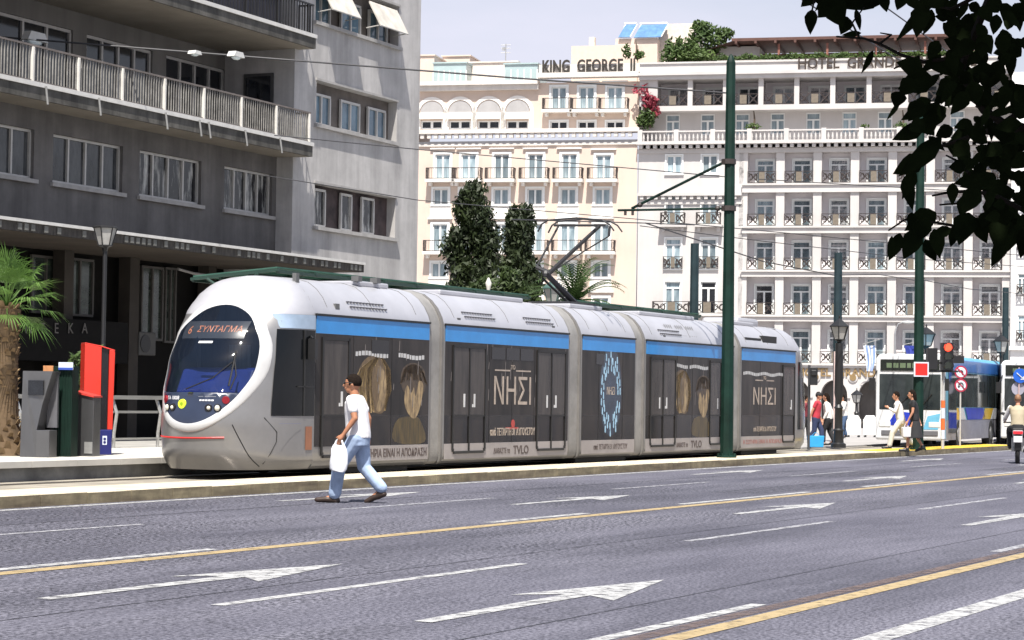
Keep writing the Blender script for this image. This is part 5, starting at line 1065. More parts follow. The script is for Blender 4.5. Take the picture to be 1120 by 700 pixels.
q.build('small_mark', wt, TR)
q = MB(); q.add([on_nose(.16, 2.34, .02), on_nose(-.12, 2.34, .02), on_nose(-.12, 2.375, .02), on_nose(.16, 2.375, .02)], [(0, 1, 2, 3)]); q.build('top_mark', wt, TR)
def lamp(name, y, z, r, mat, rim=None, off=.0):
    x = nx_(y, z); n_ = V((nx_(y, z-.05)-nx_(y, z+.05), 0, 0)); q = MB(); c = V((tx(x)-.012, y, z+TZ)); d_ = V((-1, (nx_(y+.03, z)-nx_(y-.03, z))/.06*1.0, 0)).normalized()
    q.path([c-d_*.02, c+d_*.02], [r, r*.9], 14); return q.build(name, mat, TR, smooth=40)
headw = P('headlamp_white', (.6, .58, .5), .1); hdark = P('headlamp_dark', (.008, .008, .01), .1); rl = P('tail_red', (.22, .012, .02), .2)
for sg in (1, -1):
    lamp('tail_light', sg*.59, 1.385, .07, rl)
    for y, z, a, b in ((.49, 1.25, .07, headw), (.35, 1.25, .062, headw)): lamp('headlight_housing', sg*y, z, .07, hdark); 
    for y, r in ((.49, .052), (.36, .034)):
        x = nx_(sg*y, 1.25); c = V((tx(x)-.03, sg*y, 1.25+TZ)); q = MB(); q.ball(c, .03, r, r); q.build('headlight', headw, TR, smooth=180)
lamp('centre_lamp', .15, 1.31, .085, P('lamp_lime', (.5, .62, .03), .3, emit=.25)); lamp('centre_lamp_core', .15, 1.31, .04, P('lamp_lime2', (.3, .45, .02), .3))
m = MB()                                                     # red line across the bumper
def stroke(pts, r): m.path([V(on_nose(y, z, .004)) for y, z in pts], r, 5)
stroke([(.86-1.45*i/16, .76-.015*sin(pi*i/16)) for i in range(17)], .016); m.build('red_stripe', P('stripe_red', (.45, .02, .02), .4), TR)
def sidey0(x, z, M=2.35): W, L = WZ(z), tab(z, LT); return -W*max(0, 1-(max(0, NX-x)/L)**M)**(1/M)-.002
m = MB(); stroke([(-.70-.22*i/8, .98-.70*i/8) for i in range(9)], .008); m.path([(tx(x_), sidey0(x_, z_), z_+TZ) for x_, z_ in ((-5.25, 1.1), (-4.98, .86), (-4.98, .7), (-5.1, .5), (-5.2, .32))], .008, 4); m.build('panel_joint', seal, TR)
# cab side window
m = MB(); q1 = MB(); nxs = 12
def sidey(x, z, M=2.35): W, L = WZ(z), tab(z, LT); return -W*max(0, 1-(max(0, NX-x)/L)**M)**(1/M)
vs = []
for iz in range(9):
    z = 1.13+(2.60-1.13)*iz/8; x_a = -5.12+.26*(iz/8)**1.5
    for i in range(nxs+1): x = x_a+(-3.96-x_a)*i/nxs; vs.append((tx(x), sidey(x, z)-.010, z+TZ))
m.add(vs, [(r*(nxs+1)+c, r*(nxs+1)+c+1, (r+1)*(nxs+1)+c+1, (r+1)*(nxs+1)+c) for r in range(8) for c in range(nxs)]); m.build('cab_side_window', P('cab_glass', (.004, .005, .006), .12, spec=.3), TR, smooth=180)
m = MB(); vs = []
for z in (2.62, 2.86):
    for i in range(nxs+1): x = -4.80+.85*i/nxs; vs.append((tx(x), sidey(x, z)-.008, z+TZ))
m.add(vs, [(c, c+1, nxs+2+c, nxs+1+c) for c in range(nxs)]); m.build('band_end', P('band_silver_blue', (.30, .38, .48), .35, .3, coat=.2), TR, smooth=180)
q = MB(); q.box(tx(-4.32), tx(-4.27), Y-.012, Y+.01, 1.14+TZ, 2.6+TZ); q.box(tx(-4.5), tx(-3.98), Y-.012, Y+.02, 1.62+TZ, 1.64+TZ); q.build('cab_window_bar', seal, TR)
q = MB(); q.box(tx(-4.22), tx(-4.12), Y-.16, Y-.02, 2.1+TZ, 2.45+TZ); q.path([(tx(-4.1), Y, 2.5+TZ), (tx(-4.17), Y-.09, 2.45+TZ)], .02, 5); q.build('wing_mirror', black, TR)
q = MB(); q.box(tx(-4.22), tx(-4.02), Y-.01, Y-.002, .55+TZ, .95+TZ); q.build('marker_light', P('marker_amber', (.25, .10, .05), .4), TR)
lett('\u2014\u2014\u2014\u2014\u2014', .05, -4.75, .99, .7, P('mark_bluegrey', (.1, .12, .3), .5), name='side_mark')
# cab interior seen through the glass
q = MB(); q.box(tx(-4.0), tx(-3.96), -1.1, 1.1, .5+TZ, 3.1+TZ); q.build('cab_bulkhead', P('cab_dark', (.03, .035, .05), .6, col2=(.07, .08, .1), scale=2, stretch=(1, 4, .4)), TR)
q = MB(); q.box(tx(-4.03), tx(-4.005), .05, .5, 1.5+TZ, 2.35+TZ); q.build('bulkhead_glass', P('bulk_glass', (.10, .14, .18), .2, col2=(.2, .26, .32), scale=2, stretch=(1, 9, .3)), TR)
q = MB(); q.prism([(tx(-5.3), 1.25+TZ), (tx(-5.35), 1.52+TZ), (tx(-5.15), 1.90+TZ), (tx(-4.9), 1.94+TZ), (tx(-4.8), 1.3+TZ)], -.72, .70); 
for v in range(len(q.v)): p = q.v[v]; q.v[v] = (p[0], p[2]*0+p[1], p[2])
q.build('dashboard', P('dash_blue', (.02, .045, .30), .5, var=.2), TR, bevel=.03)
q = MB(); q.box(tx(-4.6), tx(-4.1), -.5, -.02, 1.0+TZ, 1.2+TZ); q.box(tx(-4.2), tx(-4.1), -.5, -.02, 1.2+TZ, 1.9+TZ); q.build('driver_seat', P('seat_navy', (.02, .03, .10), .7), TR, bevel=.04)
q = MB(); w0 = V(on_nose(-.45, 1.55, .03)); w1 = V(on_nose(-.62, 2.15, .04)); q.path([V(on_nose(.1, 1.56, .03)), V(on_nose(-.35, 1.75, .04)), w1*.5+V(on_nose(-.55, 1.9, .04))*.5], .011, 5); q.path([V(on_nose(-.64, 1.56, .03)), V(on_nose(-.68, 1.8, .04)), V(on_nose(-.60, 2.12, .05))], .014, 5); q.path([V(on_nose(-.62, 1.62, .05)), V(on_nose(-.6, 2.2, .05))], .018, 5); q.build('wiper', black, TR)
# rear nose
LTR = [(a, b*.92) for a, b in LT]; m = MB(); nose(m, 22.0, -1, LTR, nt=24, nz_=26)
for i, f in enumerate(m.f):
    if min(m.v[j][2] for j in f) >= 2.8+TZ: m.m[i] = 1
m.build('rear_nose', [silver, silver_up], TR, smooth=180)
m = MB(); vs = []
for iz in range(9):
    z = .75+(2.60-.75)*iz/8; W, L = WZ(z), tab(z, LTR)
    for i in range(9): x = 22.0+1.3*i/8*(.94); vs.append((tx(x), -W*max(0, 1-(min(x-22.0, L*.999)/L)**2.35)**(1/2.35)-.008, z+TZ))
m.add(vs, [(r*9+c, r*9+c+1, (r+1)*9+c+1, (r+1)*9+c) for r in range(8) for c in range(8)]); m.build('rear_side_window', MT['cab_glass'], TR, smooth=180)
# roof: fairings, vents, grilles
q = MB()
for (a, b) in ((-2.9, -.2), (1.6, 3.6), (4.4, 6.2), (11.8, 13.8)):
    n = 12
    for r_ in (0, 1):
        for k in range(n): u = a+.2+k*.115+r_*.05; z = 3.14-.085*r_; y = -(1.105+.05*r_); q.box(tx(u), tx(u+.05), y-.01, y+.03, z+TZ, z+.025+TZ)
q.build('roof_perforations', P('grille_dark', (.06, .06, .07), .6), TR, label='rows of small dark slots on the roof edge')
q = MB(); q.box(tx(18.0), tx(19.2), -1.115, -1.05, 3.10+TZ, 3.16+TZ); q.prism([(tx(19.3), 3.06+TZ), (tx(20.4), 3.06+TZ), (tx(20.4), 3.24+TZ), (tx(19.3), 3.24+TZ)], -1.13, -.95); q.build('roof_grille', P('grille_black', (.015, .015, .015), .6), TR)
for k, u in enumerate((12.6, 13.3, 14.0)):
    q = MB(); 
    for j in range(4): q.add([(tx(u+.13*j), -1.135, 3.05+TZ), (tx(u+.13*j+.07), -1.135, 3.05+TZ), (tx(u+.13*j+.07), -.985, 3.31+TZ), (tx(u+.13*j), -.985, 3.31+TZ)], [(0, 1, 2, 3)])
    q.build('roof_louvre', P('louvre_grey', (.22, .22, .23), .6), TR, recalc=False)
q = MB()
for a, b in ((-1.5, -.3), (1.8, 5.6), (8.0, 9.8), (12.0, 15.6), (18.0, 20.0)): q.box(tx(a), tx(b), -.62, .62, 3.5+TZ, 3.60+TZ)
q.build('roof_box', silver_up, TR, bevel=.03)
q = MB(); q.box(tx(19.0), tx(20.6), -.55, .5, 3.5+TZ, 3.72+TZ); q.build('rear_roof_unit', silver_up, TR, bevel=.08)
for u, z in ((-3.2, 3.0), (-1.6, 3.58), (-.9, 3.58), (1.5, 2.93), (5.9, 2.93), (12.2, 2.93), (21.4, 3.4)): q = MB(); q.box(tx(u), tx(u+.14), -1.16 if z < 3.2 else -.7, -1.06 if z < 3.2 else -.55, z+TZ, z+.1+TZ); q.build('roof_fitting', P('fitting', (.1, .1, .1), .6), TR)
q = MB(); q.box(tx(-3.95), tx(-3.85), -.80, -.72, 3.4+TZ, 3.6+TZ); q.build('roof_fitting', P('fitting', (.1, .1, .1), .6), TR)
q = MB()
for c in (-1.6, 8.9, 19.4):
    q.box(tx(c-1.4), tx(c+1.4), -1.02, 1.02, .12+TZ, .33+TZ)
q.box(tx(-4.6), tx(22.8), -.95, .95, .2+TZ, .4+TZ); q.build('underframe', under, TR)
for c in (-1.6, 8.9, 19.4):
    for dx in (-.85, .85):
        for sy in (-1, 1): q = MB(); q.path([(tx(c+dx), sy*.80, .33), (tx(c+dx), sy*.68, .33)], .31, 18); q.build('wheel', P('wheel_steel', (.05, .045, .04), .6, .5), TR, smooth=40)
# pantograph, raised
pc = V((tx(9.0), 0, 3.55+TZ)); pk_ = P('panto_dark', (.025, .025, .028), .45)
def away_c(px, py, u=0.0):                                   # a pixel onto the plane across the tram through station s
    pass
PS = 8.6
fr_p = Frame(ST.w(PS, TC, 0), SR-pi/2)                       # x across the tram towards the viewer
def pp(px, py, ds=0.0): x, z = fr_p.hit(px, py, 0); return V((tx(PS)+ds, -x, z-.05+0.0))
q = MB(); q.box(tx(8.2), tx(9.7), -.5, .5, 3.56+TZ, 3.66+TZ)
for sx in (8.3, 9.6):
    for sy in (-.45, .45): q.lathe([(.06, 3.5+TZ), (.08, 3.55+TZ), (.05, 3.6+TZ), (.08, 3.66+TZ)], (tx(sx), sy, 0), 8)
q.build('pantograph_base', pk_, TR)
knee = pp(603, 300); kneeL = pp(593, 293); foot = V((tx(9.2), pp(619, 336).y, 3.62+TZ)); q = MB(); q.path([foot, knee+V((-.3, 0, -.0))], [.075, .06], 8); q.path([foot+V((.1, .2, 0)), knee+V((-.2, .12, -.1))], .03, 6); q.path([kneeL+V((-.3, 0, 0)), knee+V((-.3, -.12, .0))], .05, 8); q.ball(knee+V((-.3, 0, 0)), .09, n=8); q.build('lower_arm', pk_, TR)
hl, hr = pp(611, 247), pp(656, 247); q = MB(); q.path([knee+V((-.3, -.1, .02)), hr], [.052, .04], 8); q.path([kneeL+V((-.3, 0, 0)), hl], .024, 6); q.path([knee+V((-.2, 0, -.02)), pp(636, 275, .1), pp(664, 258, .1)], .016, 6); q.path([pp(664, 258, .1), pp(665, 247, .1)], .03, 6); q.build('upper_arm', pk_, TR)
q = MB()
for ds, a, b in ((-.18, 594, 671), (.18, 598, 673)):
    q.path([pp(a-2, 254, ds), pp(a+2, 246, ds), pp(a+9, 241.5, ds), pp(634, 239, ds), pp(b-9, 241.5, ds), pp(b-1, 246, ds), pp(b+4, 253, ds)], .019, 6)
q.path([pp(606, 246.5), pp(662, 246.5)], .028, 6); q.build('pan_head', pk_, TR)
# ------------------------------------------------------------------ people
def chain(mb, pts, rad, n=10):
    """closed tapered tube with round ends through the joints"""
    pts = [V(p) for p in pts]; P_, R_ = [], []
    for i in range(len(pts)-1):
        for k in range(5): f = k/5; P_.append(pts[i].lerp(pts[i+1], f)); R_.append(rad[i]+(rad[i+1]-rad[i])*f)
    P_.append(pts[-1]); R_.append(rad[-1]); mb.path(P_, R_, n)
    for p, r in zip(pts, rad): mb.ball(p, r*.985, n=n)
def rings(mb, rs, n=20):
    """rs: (cx, cy, z, rx, ry) from bottom to top"""
    vs = []
    for cx, cy, z, rx, ry in rs:
        for j in range(n): a = 2*pi*j/n; vs.append((cx+rx*cos(a), cy+ry*sin(a), z))
    k = len(rs); mb.add(vs, [(i*n+j, i*n+(j+1) % n, (i+1)*n+(j+1) % n, (i+1)*n+j) for i in range(k-1) for j in range(n)]+[tuple(reversed(range(n))), tuple(range((k-1)*n, k*n))])
BASE = dict(stride=.30, hip=.90, lean=.06, armL=((-.02, .21, 1.14), (.10, .24, .90)), armR=((-.10, -.22, 1.14), (-.16, -.22, .90)), turn=0.0, rear_lift=.07, leadL=True)
def person(label, g, rz, scale=1.0, top=None, legs=None, shoe=None, hair=None, sleeve=.5, pose=None, skirt=False, skin_=None, long_hair=False, glasses=False, longsleeve=False, vox=.016, seated=False, group=None, belly=1.0, cap=None):
    """faces local +x; left is +y"""
    p = dict(BASE); p.update(pose or {}); t = thing('person', label, 'person', g, rz, group); t.scale = scale if isinstance(scale, tuple) else (scale,)*3
    sk = skin_ or skin_m; ln_ = p['lean']; H = p['hip']; sh = 1.43-(.92-H)
    hipc = V((0, 0, H)); chest = V((ln_*.7, 0, H+.36)); neck = V((ln_*1.05, 0, H+.56)); head = V((ln_*1.35+.015, 0, H+.71))
    lead, rear = (1, -1) if p['leadL'] else (-1, 1); st_ = p['stride']
    J = {}
    if seated:
        for s in (-1, 1): J[s] = [V((0, s*.10, H)), V((.42, s*.2, H-.05)), V((.28, s*.2, H-.47)), V((.46, s*.2, H-.52))]
    else:
        J[lead] = [V((0, lead*.09, H)), V((st_*.62+.05, lead*.09, H*.54)), V((st_, lead*.085, .085)), V((st_+.19, lead*.10, .035))]
        J[rear] = [V((0, rear*.09, H)), V((-st_*.28+.03, rear*.09, H*.53)), V((-st_, rear*.085, .09+p['rear_lift'])), V((-st_+.16, rear*.09, .03))]
    A = {1: [V((ln_*.95, .185, H+.50)), V(p['armL'][0])+V((ln_*.5, 0, H-.92)), V(p['armL'][1])+V((ln_*.3, 0, H-.92))], -1: [V((ln_*.95, -.185, H+.50)), V(p['armR'][0])+V((ln_*.5, 0, H-.92)), V(p['armR'][1])+V((ln_*.3, 0, H-.92))]}
    # body: one continuous skin
    b = MB(); rings(b, [(0, 0, H-.1, .10, .15), (0, 0, H+.02, .115, .165), (ln_*.3, 0, H+.15, .10, .145), (ln_*.7, 0, H+.36, .12, .175), (ln_*.95, 0, H+.48, .10, .17), (ln_*1.0, 0, H+.54, .065, .09)])
    chain(b, [neck-V((0, 0, .05)), head-V((.02, 0, .08))], [.062, .055])
    tr = p['turn']; ct, sn = cos(tr), sin(tr)
    def hd(x, y, z): return head+V((x*ct-y*sn, x*sn+y*ct, z))
    b.ball(hd(0, 0, .02), .098, .078, .118, n=16); b.ball(hd(.03, 0, -.065), .062, .052, .06, n=12); chain(b, [hd(.085, 0, .02), hd(.112, 0, -.018)], [.012, .018], 8)
    for s in (-1, 1): b.ball(hd(-.005, s*.08, -.005), .018, .012, .032, n=8)
    b.ball(hd(.09, 0, -.055), .014, .026, .012, n=8)
    for s in (-1, 1):
        sh_, el, wr = A[s]; chain(b, [sh_, el, wr], [.052, .040, .027]); d_ = (wr-el).normalized(); side = V((0, 1, 0)); side = (side-d_*side.dot(d_)).normalized(); fw = d_.cross(side)
        palm = wr+d_*.055; chain(b, [wr, palm+d_*.02], [.027, .034], 8)
        for i_, (o_, L_, r_) in enumerate(((-.028, .075, .0095), (-.010, .085, .0095), (.009, .08, .0095), (.027, .065, .0088))):
            base = palm+fw*o_+d_*.035; chain(b, [palm+fw*o_*.7, base, base+d_*L_*.5-side*s*.012, base+d_*L_*.85-side*s*.035], [r_*1.2, r_, r_*.95, r_*.8], 6)
        chain(b, [wr+d_*.02+fw*.02, palm+fw*.045, palm+fw*.055+d_*.04], [.013, .011, .009], 6)
    for s in (-1, 1): h_, k_, a_, f_ = J[s]; chain(b, [h_, k_, a_], [.085, .055, .038]); chain(b, [a_, f_], [.036, .026], 8)
    fuse(b, 'body', sk, t, min(vox, .011) if vox < .014 else .014, 2)
    # face
    q = MB()
    for s in (-1, 1): q.ball(hd(.091, s*.032, .022), .006, .012, .007, n=8)
    q.build('eyes', P('eye_dark', (.03, .02, .015), .3), t)
    hc = hair or hair_m; q = MB(); q.ball(hd(-.012, 0, .035), .104, .088, .118, n=16); 
    for i_, v in enumerate(q.v):
        v = V(v)-head; x = v.x*ct+v.y*sn
        if x > .05 and v.z < .075: q.v[i_] = tuple(head+V((v.x*.75, v.y*.75, min(v.z, .07))))
        if v.z < -.03 and not long_hair: q.v[i_] = tuple(head+V((v.x*.82, v.y*.82, -.035)))
    if long_hair: chain(q, [hd(-.06, 0, .02), hd(-.08, 0, -.12), hd(-.075, 0, -.24)], [.075, .065, .035])
    q.build('hair', hc, t, smooth=180)
    if cap: q = MB(); q.ball(hd(-.005, 0, .05), .112, .095, .09, n=14); q.prism([(hd(0,0,0).x+.06, -.07), (hd(0,0,0).x+.19, -.05), (hd(0,0,0).x+.19, .05), (hd(0,0,0).x+.06, .07)], head.z+.055, head.z+.07, 'z'); q.build('cap', cap, t, smooth=60)
    if glasses:
        q = MB()
        for s in (-1, 1): q.ball(hd(.098, s*.036, .022), .008, .028, .02, n=10)
        q.path([hd(.10, -.03, .028), hd(.10, .03, .028)], .004, 5)
        for s in (-1, 1): q.path([hd(.092, s*.06, .028), hd(.03, s*.084, .025), hd(-.01, s*.084, .015)], .005, 5)
        q.build('sunglasses', black, t, smooth=60)
    # shirt
    q = MB(); B_ = belly
    rings(q, [(0, 0, H-.03, .135*B_, .185), (ln_*.2, 0, H+.06, .14*B_, .185), (ln_*.4, 0, H+.18, .135*B_, .175), (ln_*.7, 0, H+.34, .14, .195), (ln_*.95, 0, H+.46, .125, .20), (ln_*1.0, 0, H+.535, .075, .11), (ln_*1.05, 0, H+.57, .058, .064)])
    for s in (-1, 1):
        sh_, el, wr = A[s]
        if longsleeve: chain(q, [sh_, el, wr-(wr-el)*.1], [.068, .054, .040])
        elif sleeve: chain(q, [sh_, sh_.lerp(el, sleeve)], [.070, .064])
    fuse(q, 'shirt', top, t, vox, 2)
    # trousers or skirt
    q = MB()
    if skirt:
        rings(q, [(0, 0, H-.52, .24, .24), (0, 0, H-.3, .2, .21), (0, 0, H-.05, .14, .18), (0, 0, H+.06, .125, .165)])
    else:
        rings(q, [(0, 0, H-.14, .13, .17), (0, 0, H-.03, .138, .18), (0, 0, H+.08, .12, .165)])
        for s in (-1, 1): h_, k_, a_, f_ = J[s]; chain(q, [h_-V((0, 0, .02)), k_, a_+V((.0, 0, .03))], [.108, .086, .080])
    fuse(q, 'skirt' if skirt else 'trousers', legs, t, vox, 2)
    for s in (-1, 1):
        h_, k_, a_, f_ = J[s]; q = MB(); d_ = (f_-a_); d_.z = 0 if abs(a_.z-f_.z) < .07 or seated else d_.z; d_.normalize(); heel = V((a_.x-.03, a_.y, max(.03, a_.z-.055) if not seated else a_.z-.06)); toe = heel+(f_-V((a_.x, a_.y, a_.z-.055)) if False else V((f_.x, f_.y, max(.03, f_.z)))-heel)*1.12
        chain(q, [heel, heel.lerp(toe, .5)+V((0, 0, .012)), toe], [.044, .044, .036], 10); chain(q, [a_, heel.lerp(toe, .3)], [.05, .045], 10); fuse(q, 'shoe', shoe or black, t, .012, 1)
    t['_hand'] = [float(v) for v in (A[1][2]+(A[1][2]-A[1][1]).normalized()*.10)]
    return t
white_sh = P('shirt_white', (.66, .65, .66), .85, var=.06, scale=6, bump=.025, bscale=8); jeans = P('jeans_light', (.32, .41, .57), .85, var=.2, scale=5, bump=.02, bscale=9, grime=(4, .8), stretch=(1, 1, .6)); shoe_b = P('shoe_brown', (.035, .02, .014), .5, var=.3)
tan_skin = P('skin_tanned', (.34, .15, .08), .5, var=.1, scale=8)
gA, gB = G(371, 549), G(412, 551); gm = (gA+gB)/2
man = person('man in a white T-shirt and light jeans striding across the road with a white bag', (gm.x, gm.y, 0), R(168), (1.14, 1.14, 1.0), white_sh, jeans, shoe_b, sleeve=.55, glasses=True, vox=.012, skin_=tan_skin, belly=1.08,
    pose=dict(stride=.27, hip=.93, lean=.055, armL=((-.04, .24, 1.16), (.10, .27, .94)), armR=((-.08, -.23, 1.16), (-.06, -.26, .92)), turn=.12, rear_lift=.09))
h = V(man['_hand']); del man['_hand']; M_ = M4.Translation(man.location) @ M4.Rotation(R(168), 4, 'Z') @ M4.Diagonal((1.14, 1.14, 1, 1)); hw = M_ @ h
bag = thing('plastic_bag', 'white plastic carrier bag hanging from the left hand of the striding man', 'bag', (hw.x, hw.y, hw.z-.42), R(160)); q = MB()
random.seed(2); ws_ = [(-.115, .02), (-.13, .08), (-.125, .2), (-.115, .3), (-.10, .36)]
n = 16; vs = []
for i, (hx_, z_) in enumerate([(.10, .0), (.13, .03), (.135, .12), (.125, .22), (.115, .30), (.09, .355)]):
    for j in range(n): a = 2*pi*j/n; r_ = 1+.06*sin(a*3+z_*20)+random.uniform(-.03, .03); vs.append((hx_*cos(a)*r_, .055*sin(a)*r_*(1 if i < 5 else .4), z_+.012*sin(a*2)))
q.add(vs, [(i*n+j, i*n+(j+1) % n, (i+1)*n+(j+1) % n, (i+1)*n+j) for i in range(5) for j in range(n)]+[tuple(reversed(range(n))), tuple(range(5*n, 6*n))]); q.build('bag_body', P('plastic_white', (.68, .69, .72), .35, var=.05, bump=.01, bscale=12), bag, smooth=60)
q = MB(); 
for s in (-1, 1): q.path([(s*.07, 0, .34), (s*.04, 0, .42), (0, 0, .455)], [.02, .012, .01], 6)
q.build('handles', MT['plastic_white'], bag)
q = MB(); wv = M_.inverted() @ hw; q.path([V(h)-V((0, .032, -.105)), V(h)+V((0, .032, .105))], .001, 4); 
dkb = P('cloth_black', (.012, .012, .014), .8); wtr = P('cloth_white', (.62, .6, .58), .8, var=.08)
def far(label, px, py, rz, z=.1, head=None, **k):
    g = G(px, py, z); t = person(label, (g.x, g.y, z), rz, **k)
    h_ = V(t['_hand']); del t['_hand']; return t, (M4.Translation(g) @ M4.Rotation(rz, 4, 'Z') @ M4.Scale(k.get('scale', 1), 4)) @ h_
def tote(label, hnd, mat, w_=.3, h_=.34, dz=-.42, cat='bag'):
    t = thing('shopping_bag', label, cat, (hnd.x, hnd.y, hnd.z+dz), .3); q = MB(); q.prism([(-w_*.45, 0), (w_*.45, 0), (w_*.5, h_), (-w_*.5, h_)], -.07, .07); q.build('bag_body', mat, t, bevel=.02); q = MB(); q.path([(-w_*.25, 0, h_), (-.02, 0, h_+.1), (.02, 0, h_+.1), (w_*.25, 0, h_)], .008, 5); q.build('handles', mat, t)
a, hd_ = far('person in a red shirt and dark cap walking right, beside the rear of the tram', 892, 487, R(-20), top=P('cloth_red', (.42, .03, .05), .8), legs=P('cloth_navy', (.02, .03, .08), .8), longsleeve=False, sleeve=.5, cap=dkb, pose=dict(stride=.2, armL=((0, .22, 1.12), (.12, .2, .84))))
tote('bright blue shopping bag in the hand of the person in red', G(894, 489, .1)+V((-.1, -.3, .42)), P('bag_blue', (.03, .30, .62), .5), .55, .36)
far('woman in a white blouse and black trousers left of the ornate lamp base', 906, 487, R(160), scale=.98, top=wtr, legs=dkb, long_hair=True, longsleeve=True, pose=dict(stride=.16))
far('slim man in a white shirt and blue jeans right of the ornate lamp', 923, 480, R(200), top=wtr, legs=P('cloth_denim', (.05, .09, .17), .8), sleeve=.9, pose=dict(stride=.12, armL=((.12, .2, 1.16), (.28, .12, 1.28))))
far('person all in white walking left in front of the white bus', 985, 491, R(175), z=.12, top=wtr, legs=P('cloth_cream', (.55, .53, .47), .8), longsleeve=True, pose=dict(stride=.34, lean=.1, armL=((.14, .22, 1.16), (.34, .16, 1.26))))
b_, hb = far('woman in black clothes walking left beside the mast, carrying a white bag', 1000.5, 494, R(175), z=.147, top=dkb, legs=P('cloth_black2', (.018, .018, .02), .8), skirt=True, long_hair=True, sleeve=.4, pose=dict(stride=.22, armL=((.06, .23, 1.13), (.2, .22, .88))))
tote('small white bag held by the woman in black', hb, wtr, .26, .28, -.36)
far('dark-dressed person with a red scarf just behind the rear of the tram', 879, 480, R(0), top=P('cloth_maroon', (.16, .02, .03), .8), legs=dkb, longsleeve=True, pose=dict(stride=.2), scale=.95)
# driver in the cab
drv = thing('person', 'tram driver in a blue shirt seated behind the windscreen', 'person', (0, 0, 0)); bpy.data.objects.remove(drv)
pd_ = TR.matrix_basis @ V((tx(-4.38), -.3, .62+TZ)); dv = person('tram driver in a blue shirt sitting behind the windscreen', pd_, SR+pi, .95, P('cloth_blue', (.05, .10, .4), .8), dkb, seated=True, pose=dict(hip=.6, lean=.05, armL=((.12, .22, 1.15), (.36, .16, 1.08)), armR=((.12, -.22, 1.15), (.36, -.16, 1.08)))); del dv['_hand']
# ------------------------------------------------------------------ buses
def bus(label, g, rz, front_mat, side_mats, W=2.35, L=11.8, H=3.15, group='city buses at the crossing'):
    t = thing('city_bus', label, 'bus', g, rz, group); a = W/2; g0 = .32; gl_ = P('bus_glass', (.012, .016, .018), .06, col2=(.05, .06, .06), scale=.9, spec=.6); roofm, up, lo = side_mats
    m = MB(); m.prism([(-a, g0), (a, g0), (a, H-.14), (a-.12, H), (-a+.12, H), (-a, H-.14)], .12, L, 'x'); m.build('body', up, t, bevel=.05)
    m = MB(); m.prism([(-a-.006, g0-.02), (a+.006, g0-.02), (a+.006, H-.12), (a-.12, H+.01), (-a+.12, H+.01), (-a-.006, H-.12)], -.02, .22, 'x'); m.build('front_shell', front_mat, t, bevel=.07)
    m = MB(); m.box(.3, L+.01, -a-.012, a+.012, 2.62, H-.12); m.build('roof_band', roofm, t, bevel=.02)
    m = MB(); m.box(.3, L+.01, -a-.013, a+.013, g0-.01, .98); m.build('lower_side', lo, t)
    m = MB(); m.box(-.035, .1, -a+.12, a-.12, 1.30, 2.50); m.build('windscreen', gl_, t, bevel=.03)
    m = MB(); m.box(-.045, .1, -a+.16, a-.16, 2.60, 2.98); d = m.build('destination_box', P('blind_black', (.012, .015, .012), .2), t); m = MB(); random.seed(4)
    u = -.8
    while u < .7: w_ = random.uniform(.08, .2); m.box(-.05, -.0455, u, u+w_, 2.70, 2.86); u += w_+.05
    m.build('blind_marks', P('blind_green', (.10, .14, .08), .5), d)
    m = MB(); m.box(-.05, -.0, -a+.2, a-.2, .45, .62); m.build('bumper', P('bumper_grey', (.10, .10, .11), .6), t, bevel=.02)
    for s in (-1, 1): m = MB(); m.box(-.04, .02, s*(a-.32)-.2, s*(a-.32)+.2, .72, .92); m.build('headlight', P('bus_lamp', (.6, .6, .58), .15), t, bevel=.03)
    for s in (-1, 1):
        n = 7
        for k in range(n):
            x0 = .65+(L-1.0)*k/n; x1 = x0+(L-1.0)/n-.09; m = MB(); y = s*(a+.008); m.box(x0, x1, min(y, y+s*.012), max(y, y+s*.012), 1.42 if k != 0 else .55, 2.58); m.build('window' if k else 'door', gl_, t)
        for x in (2.5, L-2.9): m = MB(); m.path([(x, s*(a+.02), .48), (x, s*(a-.25), .48)], .48, 22); w_ = m.build('wheel', rubber, t, smooth=40); m = MB(); m.path([(x, s*(a+.03), .48), (x, s*(a-.0), .48)], .24, 16); m.build('hub', P('hub_grey', (.35, .35, .35), .4, .5), w_, smooth=40)
    for s in (-1, 1): m = MB(); m.box(-.22, -.12, s*(a+.08)-.1, s*(a+.08)+.1, 1.95, 2.35); m.path([(-.15, s*(a+.08), 2.3), (-.05, s*(a-.05), 2.6)], .02, 5); m.build('wing_mirror', black, t)
    m = MB(); m.path([(-.05, .5, 1.32), (-.06, .0, 1.8)], .014, 4); m.path([(-.05, -.3, 1.32), (-.06, -.75, 1.85)], .014, 4); m.build('wiper', black, t)
    return t, a
bw = P('bus_white', (.60, .61, .62), .35, var=.05, coat=.2); bb = P('bus_blue', (.02, .13, .42), .4, var=.1, coat=.2); bb2 = P('bus_skyblue', (.12, .36, .52), .4); by_ = P('bus_yellow', (.55, .36, .03), .5); bgr = P('bus_grey', (.22, .22, .25), .5)
g = D(957.5, 470, 76.5); ang = R(21.5); fx = V((cos(ang), -sin(ang), 0)); W_ = 2.3; c = V((g.x, g.y, 0))+fx*(W_/2)
b1, a = bus('white-fronted city bus with a blue roof and yellow and blue side stripes, facing us', c, pi/2-ang, bw, (bb, bb2, bgr), W_)
